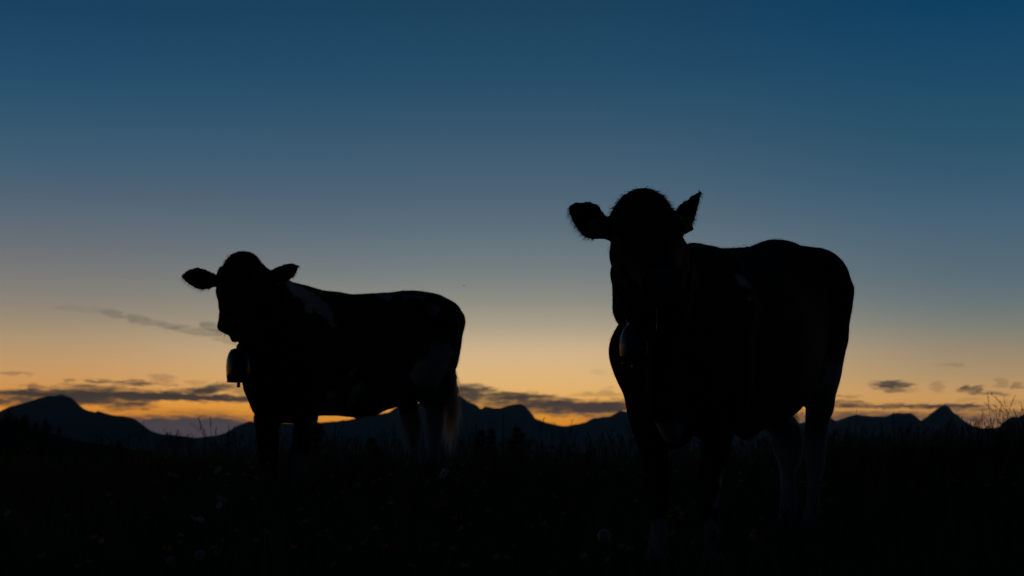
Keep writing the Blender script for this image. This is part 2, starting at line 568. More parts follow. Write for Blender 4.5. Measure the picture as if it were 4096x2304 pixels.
# --- cows ---
WARP = {
 'near': [
  (0.4, [(1.32,-0.089,1.22),(1.29,0.029,1.23),(1.39,0.06,1.2),(1.25,0.152,1.27),(1.16,0.207,1.23),(1.08,0.231,1.27),(1.31,0.276,1.13),(0.966,0.131,1.16),(0.556,0.009,1.19),(0.429,0.015,1.21),(0.303,0.027,1.21),(0.049,-0.017,1.25),(-0.048,0,1.26),(-0.236,-0,1.29),(-0.407,-0.045,1.32),(-0.456,0.037,1.32),(-0.404,0.171,1.28),(-0.485,0.238,1.24),(-0.6,0.271,1.15),(-0.608,0.313,1.05),(-0.58,0.324,0.932),(-0.577,0.292,0.808),(-0.53,0.262,0.697),(-0.609,0.203,0.613),(-0.725,0.147,0.543),(-0.767,0.064,0.506),(-0.836,0.095,0.406),(-0.816,0.071,0.305),(-0.789,0.071,0.184),(-0.748,0.066,0.098),(-0.649,0.041,0.582),(-0.239,0.171,0.592),(-0.18,0.162,0.565),(-0.774,-0.059,0.485),(-0.797,-0.076,0.383),(-0.701,-0.096,0.093),(-0.754,-0.094,0.203),(-0.776,-0.102,0.299),(-0.039,0.051,0.481),(0.059,0.056,0.476),(0.24,0.072,0.479),(0.597,0.167,0.42),(0.64,0.106,0.337),(0.646,0.091,0.217),(0.629,0.115,0.077),(0.668,0.104,0.005),(0.661,-0.032,0.344),(0.659,0.026,0.448),(0.721,-0.014,0.417),(0.674,-0.139,0.382),(0.689,-0.1,0.244),(0.685,-0.077,0.109),(0.735,-0.104,0.041),(0.654,-0.195,0.481),(0.624,-0.238,0.602),(0.633,-0.251,0.724),(0.636,-0.245,0.809),(0.904,-0.134,0.917),(0.942,-0.124,1),(1.35,0.032,1.04),(1.32,0.01,1.1)],
   [(0.0003,-0.0009,-0.002),(0.0016,-0.0031,-0.0013),(0.003,-0.0043,0.0052),(-0.0008,0.0022,0.004),(-0.0006,0.0007,-0.0023),(0.0006,-0.0009,0.0006),(-0.0009,0.0014,-0.0013),(-0.0001,0.0004,0.0008),(-0.0001,0.0014,0.0057),(0.0002,0.0003,0.0026),(-0.0001,0.0002,-0.0002),(-0.0001,0,-0.0005),(0.0002,-0.0001,0.0011),(-0,0,-0.0002),(-0,-0.0004,-0.0021),(-0.0001,0.001,0.0039),(0.0006,-0.0005,0.0026),(-0.0014,0.0044,0.0094),(-0.0087,0.0165,0.0044),(0.0029,-0.0057,-0.0025),(0.0055,-0.0095,0.0022),(0.0031,-0.0054,0.001),(-0.0011,0.0019,-0.0002),(-0.0009,0.0013,-0.0016),(-0.0023,0.0047,0.0025),(0.0031,-0.0055,0.0002),(0.0039,-0.007,0.0002),(0.002,-0.0036,-0),(0.002,-0.0036,0.0004),(0.0018,-0.0033,-0),(-0.0049,0.0087,-0.0009),(-0.0022,0.0033,-0.0035),(-0.0018,0.0027,-0.0026),(-0.0029,0.0055,0.0013),(-0.002,0.003,-0.0025),(-0.0018,0.0032,-0.0007),(-0.0009,0.0016,0.0003),(0.0014,-0.0023,0.0005),(0.0003,-0.0005,0.0003),(-0.0001,0.0002,0.0001),(0,-0.0001,-0.0001),(0.001,-0.0018,0.0006),(-0.0009,0.0018,0.0006),(0.001,-0.0018,-0.0003),(0.0028,-0.0052,-0.0007),(-0.0006,0.0011,0.0003),(-0.0008,0.0019,0.0024),(-0.0011,0.0016,-0.0015),(-0.0003,-0.0006,-0.0053),(0,0.0002,0.0012),(-0.0009,0.0015,-0.0003),(0.0035,-0.0064,0),(-0.0003,0.0007,0.0003),(0.0034,-0.0066,-0.0019),(0.0001,-0,0.0004),(0.0039,-0.0093,-0.0107),(0.0123,-0.0198,0.011),(0.0057,-0.0101,0.0011),(0.0042,-0.0079,-0.0012),(0.0008,-0.0016,-0.0007),(-0.0018,0.0032,-0.0005)]),
  (0.4, [(1.32,-0.09,1.22),(1.3,0.022,1.22),(1.4,0.056,1.21),(1.26,0.136,1.29),(1.27,0.204,1.24),(1.11,0.221,1.25),(1.06,0.232,1.31),(1.31,0.274,1.13),(0.933,0.113,1.17),(0.526,0.012,1.2),(0.405,0.045,1.21),(0.264,0.028,1.22),(0.023,-0.009,1.25),(-0.069,0.002,1.26),(-0.229,0,1.29),(-0.434,-0.01,1.33),(-0.4,0.086,1.31),(-0.481,0.068,1.32),(-0.428,0.188,1.28),(-0.503,0.252,1.25),(-0.604,0.284,1.15),(-0.623,0.307,1.05),(-0.598,0.304,0.933),(-0.578,0.284,0.817),(-0.528,0.265,0.703),(-0.611,0.209,0.615),(-0.713,0.141,0.543),(-0.794,0.083,0.482),(-0.822,0.067,0.371),(-0.8,0.063,0.242),(-0.762,0.068,0.126),(-0.712,-0.067,0.098),(-0.717,0.023,0.557),(-0.212,0.176,0.576),(-0.786,-0.06,0.458),(-0.792,-0.085,0.359),(-0.696,-0.1,0.07),(-0.754,-0.094,0.203),(-0.775,-0.101,0.277),(-0.191,0.028,0.5),(-0.009,0.053,0.479),(0.147,0.065,0.477),(0.263,0.074,0.48),(0.597,0.167,0.42),(0.638,0.105,0.336),(0.648,0.089,0.214),(0.632,0.108,0.076),(0.667,0.102,0.005),(0.657,-0.028,0.348),(0.669,0.03,0.447),(0.719,-0.018,0.416),(0.67,-0.135,0.382),(0.691,-0.104,0.24),(0.69,-0.082,0.102),(0.739,-0.105,0.038),(0.676,-0.181,0.426),(0.649,-0.215,0.513),(0.631,-0.259,0.631),(0.649,-0.276,0.758),(0.646,-0.264,0.838),(0.92,-0.148,0.928),(0.953,-0.135,1.02),(1.35,0.023,1.06)],
   [(0.0003,-0.0008,-0.0011),(0.0014,-0.0037,-0.0058),(0.0032,-0.0044,0.0059),(-0.0009,0.0036,0.0096),(0.0001,-0.0009,-0.0036),(0.0001,-0.0011,-0.0046),(0.0001,0.001,0.0051),(-0.0012,0.0021,-0.0006),(-0.0001,0.0001,-0.0002),(0,0.001,0.005),(-0,0,-0.0002),(0,-0.0001,-0.0001),(-0.0001,0,-0.0006),(0.0003,-0.0001,0.0017),(-0.0001,0,-0.0005),(0.0005,-0.0021,-0.006),(-0.0001,0.0013,0.0051),(-0.001,0.004,0.0099),(0.0015,-0.0043,-0.007),(-0.0017,0.0056,0.012),(-0.0093,0.0175,0.0034),(0.0042,-0.0082,-0.0024),(0.004,-0.0069,0.0021),(0.0028,-0.0049,0.0008),(-0.0014,0.0026,0.0002),(-0.0001,-0.0006,-0.0032),(-0.0049,0.0105,0.0077),(0.0053,-0.0101,-0.0026),(0.0038,-0.0068,0.0006),(0.0009,-0.0015,0.0005),(0.003,-0.0054,-0.0002),(0.0001,-0.0001,0.0002),(-0.0012,0.0022,0.0004),(-0.0028,0.0044,-0.0029),(-0.0052,0.0093,-0.0003),(-0.0003,-0.0001,-0.0032),(-0.0032,0.0055,-0.0013),(-0.0009,0.0017,0.0002),(0.001,-0.0016,0.0015),(0.0013,-0.0033,-0.0045),(-0.0001,0.0004,0.0009),(0.0001,-0.0002,-0.0002),(-0.0001,0.0001,-0.0001),(0.0016,-0.0027,0.0008),(-0.0013,0.0025,0.0006),(0.0008,-0.0015,-0.0004),(0.0035,-0.0064,-0.0008),(-0.0018,0.0034,0.0003),(-0.0005,0.0017,0.0035),(-0.0017,0.0027,-0.0017),(0.0004,-0.0023,-0.0073),(0,0.0005,0.0025),(-0.0017,0.0029,-0.0007),(0.005,-0.0089,0.0006),(-0.002,0.0035,-0.0003),(0.0003,-0.0006,-0.0008),(0.004,-0.0076,-0.0015),(-0.0019,0.0033,-0.0004),(0.0042,-0.009,-0.0065),(0.0113,-0.0184,0.0092),(0.0035,-0.0062,0.0008),(0.0043,-0.0081,-0.0012),(-0.0014,0.0025,-0.0004)]),
  (0.22, [(1.33,-0.115,1.24),(1.3,-0.035,1.25),(1.3,0.008,1.21),(1.4,0.051,1.21),(1.29,0.065,1.29),(1.27,0.128,1.3),(1.24,0.164,1.28),(1.28,0.208,1.24),(1.15,0.195,1.26),(1.08,0.229,1.29),(1.06,0.235,1.3),(1.11,0.237,1.22),(1.14,0.223,1.19),(1.33,0.286,1.13),(0.933,0.113,1.17),(1.25,0.252,1.11),(0.544,0.011,1.21),(0.469,0.026,1.21),(0.417,0.046,1.21),(0.251,0.031,1.22),(0.451,0.09,1.19),(0.077,-0.034,1.24),(0.35,0.062,1.2),(-0.027,-0.014,1.26),(0.111,0.027,1.24),(-0.071,0.004,1.26),(-0.259,-0.049,1.29),(-0.201,0.006,1.28),(-0.42,-0.065,1.31),(-0.275,0.031,1.3),(-0.484,-0.014,1.34),(-0.345,0.046,1.32),(-0.468,0.058,1.33),(-0.498,0.091,1.32),(-0.4,0.165,1.29),(-0.476,0.202,1.29),(-0.505,0.256,1.27),(-0.564,0.276,1.22),(-0.608,0.289,1.17),(-0.621,0.313,1.11),(-0.603,0.31,1.04),(-0.612,0.295,0.993),(-0.563,0.304,0.958),(-0.598,0.29,0.918),(-0.526,0.311,0.896),(-0.584,0.282,0.846),(-0.552,0.275,0.781),(-0.511,0.276,0.724),(-0.539,0.251,0.669),(-0.589,0.224,0.63),(-0.653,0.195,0.59),(-0.733,0.158,0.544),(-0.656,0.085,0.548),(-0.805,0.121,0.492),(-0.832,0.106,0.429),(-0.824,0.099,0.36),(-0.811,0.094,0.289),(-0.802,0.093,0.22),(-0.789,0.096,0.157),(-0.758,0.102,0.095),(-0.734,0.024,0.104),(-0.766,0.024,0.166),(-0.788,0.024,0.233),(-0.797,0.026,0.3),(-0.806,0.003,0.36),(-0.81,-0.004,0.425),(-0.784,0.005,0.492),(-0.737,0.048,0.536),(-0.671,0.058,0.582),(-0.215,0.181,0.574),(-0.183,0.163,0.549),(-0.769,-0.026,0.526),(-0.8,-0.029,0.453),(-0.807,-0.036,0.371),(-0.693,-0.095,0.067),(-0.728,-0.088,0.126),(-0.755,-0.094,0.188),(-0.766,-0.098,0.253),(-0.778,-0.104,0.316),(-0.794,-0.109,0.383),(-0.791,-0.11,0.448),(-0.718,-0.114,0.503),(-0.201,0.024,0.497),(-0.012,0.056,0.479),(0.064,0.048,0.474),(0.167,0.069,0.478),(-0.089,-0.046,0.482),(0.278,0.072,0.479),(0.582,0.168,0.441),(0.611,0.156,0.376),(0.628,0.142,0.311),(0.637,0.137,0.25),(0.635,0.131,0.183),(0.624,0.133,0.118),(0.614,0.142,0.048),(0.651,0.155,0.005),(0.667,0.074,0.022),(0.645,0.068,0.089),(0.656,0.061,0.16),(0.663,0.054,0.228),(0.659,0.051,0.297),(0.656,0.058,0.358),(0.631,0.053,0.423),(0.605,0.031,0.463),(0.711,0.027,0.433),(0.738,-0.008,0.418),(0.652,-0.059,0.377),(0.668,-0.055,0.318),(0.672,-0.059,0.253),(0.676,-0.064,0.185),(0.666,-0.059,0.117),(0.695,-0.05,0.054),(0.73,-0.119,0.051),(0.7,-0.122,0.119),(0.701,-0.128,0.187),(0.704,-0.137,0.252),(0.707,-0.145,0.319),(0.685,-0.167,0.381),(0.674,-0.19,0.438),(0.655,-0.216,0.496),(0.638,-0.242,0.558),(0.638,-0.258,0.615),(0.648,-0.277,0.671),(0.66,-0.295,0.735),(0.664,-0.299,0.801),(0.659,-0.28,0.859),(0.925,-0.156,0.909),(0.922,-0.167,0.972),(0.97,-0.144,0.994),(0.971,-0.136,1.04),(1.35,0.025,1.05),(1.32,0.007,1.1),(1.32,-0.072,1.16),(1.33,-0.109,1.18)],
   [(0.0013,-0.0015,0.0046),(-0.0009,0.0019,0.0014),(0.0016,-0.0038,-0.0042),(0.0007,-0.0009,0.002),(0.0017,-0.0023,0.0033),(-0.0004,0.0017,0.0049),(-0.0006,0.0008,-0.0015),(0.0004,-0.0009,-0.0007),(-0.0003,0.0005,-0.0001),(0.0023,-0.0047,-0.0027),(-0.004,0.0077,0.0024),(0.0053,-0.0084,0.0055),(-0.0063,0.0099,-0.0071),(-0.0012,0.0015,-0.0028),(-0,0,-0),(0.0003,0.0005,0.0045),(-0.0001,0.0006,0.0025),(0,-0.0001,-0.0003),(-0,0.0003,0.0014),(0,-0,0.0001),(0,-0.0003,-0.0012),(-0,-0.0001,-0.0005),(-0,-0,-0.0006),(-0,0,-0.0001),(0,0,0.0004),(0.0001,-0,0.0008),(0,-0,0.0003),(0,-0,0.0001),(0,0,0.0004),(-0,0,-0.0001),(-0,-0.0002,-0.0009),(0,-0.0001,-0.0001),(0.0001,-0.0003,-0.0001),(-0.0004,0.0017,0.0046),(-0.0001,0.0007,0.0024),(0.0002,-0.0012,-0.0041),(0.0002,0.0001,0.0021),(-0.0026,0.006,0.0063),(-0.0061,0.0115,0.0021),(0.0036,-0.0068,-0.0012),(0.0007,-0.0011,0.0008),(-0.0007,0.0012,-0.0002),(-0.0013,0.0023,-0.0005),(0.0014,-0.0025,0.0004),(0.0033,-0.0057,0.0011),(0.0011,-0.002,0.0004),(-0.0002,0.0004,-0.0002),(0,-0,0.0001),(-0.0005,0.0008,-0.0005),(-0.0003,0.0006,0.0004),(0.0007,-0.0016,-0.0016),(0.0008,-0.0018,-0.0015),(-0.008,0.0187,0.0207),(-0.0027,0.0049,0.0002),(0.0013,-0.0023,0.0002),(-0.0024,0.0044,0.0004),(-0.0037,0.0064,-0.0011),(0.0047,-0.0082,0.0011),(0.0037,-0.0066,0.0001),(0.0027,-0.0049,-0.0003),(-0.0008,0.0015,0),(-0.0034,0.0059,-0.0008),(-0.004,0.0071,-0.0002),(0.004,-0.007,0.0007),(0.0095,-0.017,0.0006),(0.0102,-0.0194,-0.0049),(0.0073,-0.0133,-0.0006),(0.0061,-0.0118,-0.004),(0.0019,-0.0056,-0.0103),(-0.0006,0.0007,-0.0019),(-0.0005,0.0012,0.0008),(-0.0068,0.0137,0.0068),(-0.0225,0.0426,0.0098),(-0.0227,0.0403,-0.0032),(-0.0025,0.0044,-0.0009),(0.0028,-0.0048,0.0009),(-0.0002,0.0003,-0.0003),(-0.001,0.0018,0.0001),(0.0022,-0.0038,0.0005),(0.0087,-0.016,-0.0013),(0.0151,-0.0285,-0.0065),(0.0077,-0.017,-0.0147),(0.0006,-0.0017,-0.0032),(0,-0.0001,-0.0001),(-0,0.0001,0.0002),(0,-0.0001,-0.0001),(-0.0001,0.0001,-0.0007),(-0.0001,0.0002,-0.0001),(0.0006,-0.001,0.0003),(0.0002,-0.0004,-0.0001),(0.0008,-0.0014,0.0004),(-0.0018,0.0032,-0.0003),(-0,0.0001,0.0004),(0.0035,-0.0064,-0.0004),(0.0047,-0.009,-0.0023),(-0.0017,0.0032,0.0007),(0.0006,-0.001,0.0003),(-0.0038,0.0069,0.0003),(-0.0015,0.003,0.0009),(0.0024,-0.0045,-0.0007),(0.0003,-0.0004,0.0004),(-0.0014,0.0023,-0.0011),(-0.0007,0.0019,0.003),(-0.0012,0.0009,-0.0058),(0.0009,-0.001,0.0032),(-0.0017,0.0015,-0.0072),(0.0028,-0.0049,0.0008),(-0.0009,0.0017,0.0002),(-0.0014,0.0025,-0.0005),(-0.0024,0.0043,-0.0001),(0.0048,-0.0086,0),(0.0027,-0.0048,0.0001),(-0.0012,0.0021,-0.0002),(-0.0016,0.0029,0.0002),(0.0015,-0.0027,-0.0001),(0,-0,0.0001),(-0.001,0.0019,0.0003),(-0.0003,0.0006,0.0001),(-0.0001,0.0002,-0),(0.0016,-0.0031,-0.001),(0.0007,-0.0013,-0.0005),(-0.0018,0.0035,0.0014),(0.0011,-0.0022,-0.001),(0.0012,-0.0024,-0.0012),(-0,0.0001,0.0002),(0.0051,-0.0087,0.0022),(0.0032,-0.0058,-0.0001),(-0.0018,0.0033,0.0001),(-0.0021,0.0039,0.0004),(0.0053,-0.0097,-0.0009),(-0.0001,0,-0.0011),(-0.0013,0.0031,0.0034),(0.0004,-0.0043,-0.017),(-0.0004,0.0022,0.0071)]),
  (0.22, [(1.33,-0.116,1.24),(1.3,-0.036,1.24),(1.31,0.023,1.24),(1.4,0.049,1.21),(1.29,0.058,1.28),(1.28,0.116,1.3),(1.26,0.164,1.28),(1.29,0.209,1.24),(1.15,0.196,1.26),(1.09,0.227,1.28),(1.06,0.235,1.31),(1.11,0.236,1.21),(1.14,0.226,1.18),(1.33,0.287,1.13),(0.933,0.113,1.17),(1.25,0.254,1.12),(0.542,0.011,1.21),(0.469,0.024,1.21),(0.404,0.048,1.21),(0.251,0.031,1.22),(0.451,0.09,1.19),(0.077,-0.034,1.24),(-0.027,-0.014,1.26),(0.136,0.032,1.23),(0.082,0.024,1.24),(-0.071,0.004,1.26),(-0.259,-0.049,1.29),(-0.197,0.008,1.28),(-0.42,-0.065,1.31),(-0.275,0.031,1.3),(-0.483,-0.017,1.33),(-0.343,0.047,1.32),(-0.386,0.055,1.33),(-0.483,0.062,1.33),(-0.508,0.094,1.32),(-0.406,0.164,1.29),(-0.473,0.2,1.29),(-0.516,0.25,1.27),(-0.565,0.282,1.24),(-0.607,0.295,1.19),(-0.616,0.312,1.13),(-0.603,0.312,1.07),(-0.613,0.297,1.01),(-0.565,0.304,0.97),(-0.596,0.283,0.904),(-0.529,0.305,0.915),(-0.581,0.275,0.841),(-0.55,0.275,0.781),(-0.51,0.277,0.723),(-0.541,0.252,0.67),(-0.59,0.225,0.63),(-0.649,0.196,0.59),(-0.724,0.161,0.544),(-0.616,0.141,0.559),(-0.806,0.121,0.493),(-0.831,0.106,0.429),(-0.824,0.1,0.36),(-0.811,0.094,0.289),(-0.795,0.07,0.229),(-0.791,0.063,0.165),(-0.753,0.079,0.102),(-0.732,0.023,0.097),(-0.768,0.026,0.157),(-0.778,0.03,0.231),(-0.796,0.027,0.307),(-0.814,0.003,0.368),(-0.813,0.011,0.438),(-0.785,0.012,0.495),(-0.726,0.047,0.549),(-0.656,0.061,0.591),(-0.21,0.184,0.573),(-0.184,0.164,0.548),(-0.781,-0.023,0.53),(-0.691,-0.093,0.067),(-0.728,-0.09,0.126),(-0.755,-0.093,0.188),(-0.764,-0.096,0.254),(-0.779,-0.109,0.32),(-0.786,-0.124,0.391),(-0.772,-0.131,0.451),(-0.711,-0.134,0.488),(-0.012,0.058,0.48),(0.064,0.048,0.474),(0.167,0.069,0.478),(-0.089,-0.046,0.481),(0.278,0.072,0.479),(0.582,0.168,0.445),(0.609,0.157,0.382),(0.623,0.142,0.32),(0.635,0.138,0.258),(0.632,0.129,0.186),(0.636,0.103,0.124),(0.617,0.135,0.048),(0.65,0.152,0.004),(0.668,0.074,0.022),(0.643,0.069,0.083),(0.661,0.057,0.195),(0.663,0.05,0.262),(0.656,0.055,0.328),(0.641,0.058,0.391),(0.645,0.043,0.446),(0.583,0.032,0.462),(0.725,0.023,0.425),(0.742,-0.009,0.414),(0.648,-0.063,0.377),(0.667,-0.054,0.317),(0.671,-0.055,0.253),(0.675,-0.064,0.184),(0.675,-0.068,0.118),(0.699,-0.061,0.057),(0.738,-0.117,0.049),(0.698,-0.123,0.109),(0.702,-0.127,0.181),(0.703,-0.136,0.252),(0.705,-0.144,0.319),(0.683,-0.167,0.381),(0.674,-0.191,0.437),(0.656,-0.219,0.495),(0.639,-0.243,0.561),(0.637,-0.263,0.625),(0.65,-0.282,0.68),(0.661,-0.301,0.74),(0.67,-0.303,0.808),(0.663,-0.286,0.866),(0.922,-0.16,0.907),(0.978,-0.14,0.963),(0.912,-0.172,0.973),(0.97,-0.144,1.03),(0.99,-0.128,1.06),(1.35,0.025,1.05),(1.31,0.009,1.1),(1.31,-0.045,1.15),(1.32,-0.098,1.16)],
   [(0.0013,-0.0019,0.0023),(-0.001,0.0019,0.0003),(0.0015,-0.002,0.0035),(-0,0,0),(-0.0002,0,-0.0019),(0.0003,0.0001,0.0029),(-0.0003,0.0003,-0.0009),(0.0002,-0.0005,-0.0004),(0.0002,0,0.0016),(-0.0025,0.0025,-0.0097),(0.0014,-0.0008,0.0081),(0.0038,-0.0058,0.0052),(-0.0037,0.0056,-0.0053),(-0.0003,0.0003,-0.0007),(-0,0,-0),(0.0003,-0.0002,0.0016),(-0,0.0003,0.0011),(0,-0.0001,-0.0004),(-0,0.0002,0.0007),(0,-0.0001,-0),(0,-0.0002,-0.0006),(-0,-0,-0.0004),(-0,0,-0.0002),(0,-0,0.0003),(0,0,0.0004),(0,-0,0.0003),(0,0,0),(0.0001,-0,0.0004),(0,-0,0.0002),(-0,0,-0.0002),(-0.0001,0.0001,-0.0004),(-0,-0,-0.0003),(0.0001,-0.0001,0.0007),(0.0001,-0.0003,-0.0008),(-0.0002,0.0008,0.0024),(-0,0.0003,0.0011),(0.0001,-0.0005,-0.0019),(0,0.0001,0.0007),(0,0.0002,0.001),(-0.0022,0.0042,0.0011),(0.0009,-0.0017,-0.0005),(0.0008,-0.0013,0.0004),(-0.0005,0.0009,-0.0001),(0,-0,-0),(0.0002,-0.0004,0.0001),(0.0004,-0.0007,0.0001),(-0.0002,0.0003,-0),(0.0002,-0.0004,0),(0,-0.0001,-0.0001),(-0.0004,0.0008,0.0003),(0.0002,-0.0005,-0.0005),(0.0037,-0.0085,-0.0085),(0.0008,-0.0016,-0.0011),(-0.0103,0.0237,0.024),(-0.0018,0.0032,-0.0002),(0.0012,-0.0022,0.0001),(-0.0008,0.0016,0.0003),(-0.0023,0.004,-0.0006),(0.0022,-0.0039,0.0006),(0.0004,-0.0007,0),(0.0014,-0.0025,0.0001),(-0.0006,0.0011,-0),(-0.0012,0.0021,-0.0005),(-0.0023,0.0041,-0.0001),(0.0033,-0.006,0.0002),(-0.0018,0.0029,-0.0014),(0.002,-0.0035,0.0006),(0.0017,-0.003,-0.0001),(0.0029,-0.0051,0.0004),(-0.0004,-0.0003,-0.0051),(-0.0003,0.0004,-0.0007),(0.0001,-0.0001,0.0004),(-0.0038,0.0073,0.002),(-0.0013,0.0023,-0.0005),(0.0017,-0.003,0.0005),(-0.0003,0.0006,-0.0002),(-0.0003,0.0005,0.0001),(0,-0,0),(0.0008,-0.0014,-0.0001),(0.0036,-0.0069,-0.0021),(0.0006,-0.0018,-0.003),(0,-0.0001,-0.0003),(-0,0,0.0002),(0,-0.0001,-0.0001),(-0,0,-0.0001),(-0.0001,0.0002,-0),(0.0004,-0.0007,0.0002),(-0.0003,0.0006,-0.0002),(0.001,-0.0018,0.0004),(-0.0011,0.002,-0.0002),(0.0001,-0.0002,-0),(-0.0001,0.0003,0.0006),(0.0026,-0.005,-0.0012),(-0.0013,0.0024,0.0005),(0.0004,-0.0007,0.0002),(-0.0016,0.0028,-0.0001),(0.0008,-0.0015,-0.0004),(0.0006,-0.001,0.0003),(-0.0003,0.0005,-0.0004),(-0.0005,0.001,0.0005),(-0.0007,0.0008,-0.0019),(0.0001,-0.0003,0.0001),(0.0011,-0.0011,0.0042),(-0.0013,0.0011,-0.0054),(0.0017,-0.0029,0.0004),(-0.0008,0.0015,0.0001),(0.0001,-0.0003,-0.0001),(-0.0019,0.0033,-0.0002),(0.0021,-0.0037,0.0001),(0.0008,-0.0015,0.0001),(-0.0009,0.0016,-0.0003),(-0.0005,0.0009,0.0002),(0.0005,-0.0008,-0.0001),(0.0003,-0.0006,0),(-0.0005,0.0009,0.0001),(0,-0.0001,-0.0001),(-0.0003,0.0005,0.0002),(0.0005,-0.001,-0.0003),(0.0005,-0.0011,-0.0004),(-0.0014,0.0028,0.0012),(0.001,-0.0021,-0.0011),(0.0004,-0.0006,0.0003),(-0.0013,0.0021,-0.0006),(0.0026,-0.0045,0.0011),(0.002,-0.0036,0),(-0.0006,0.001,0),(-0.0009,0.0016,0),(-0.0024,0.0043,0.0001),(0.0059,-0.0108,-0.0005),(-0.0007,0.0013,-0.0001),(0.0002,0.0001,0.0022),(0.0002,-0.0031,-0.0126),(-0.0004,0.0016,0.0041)]),
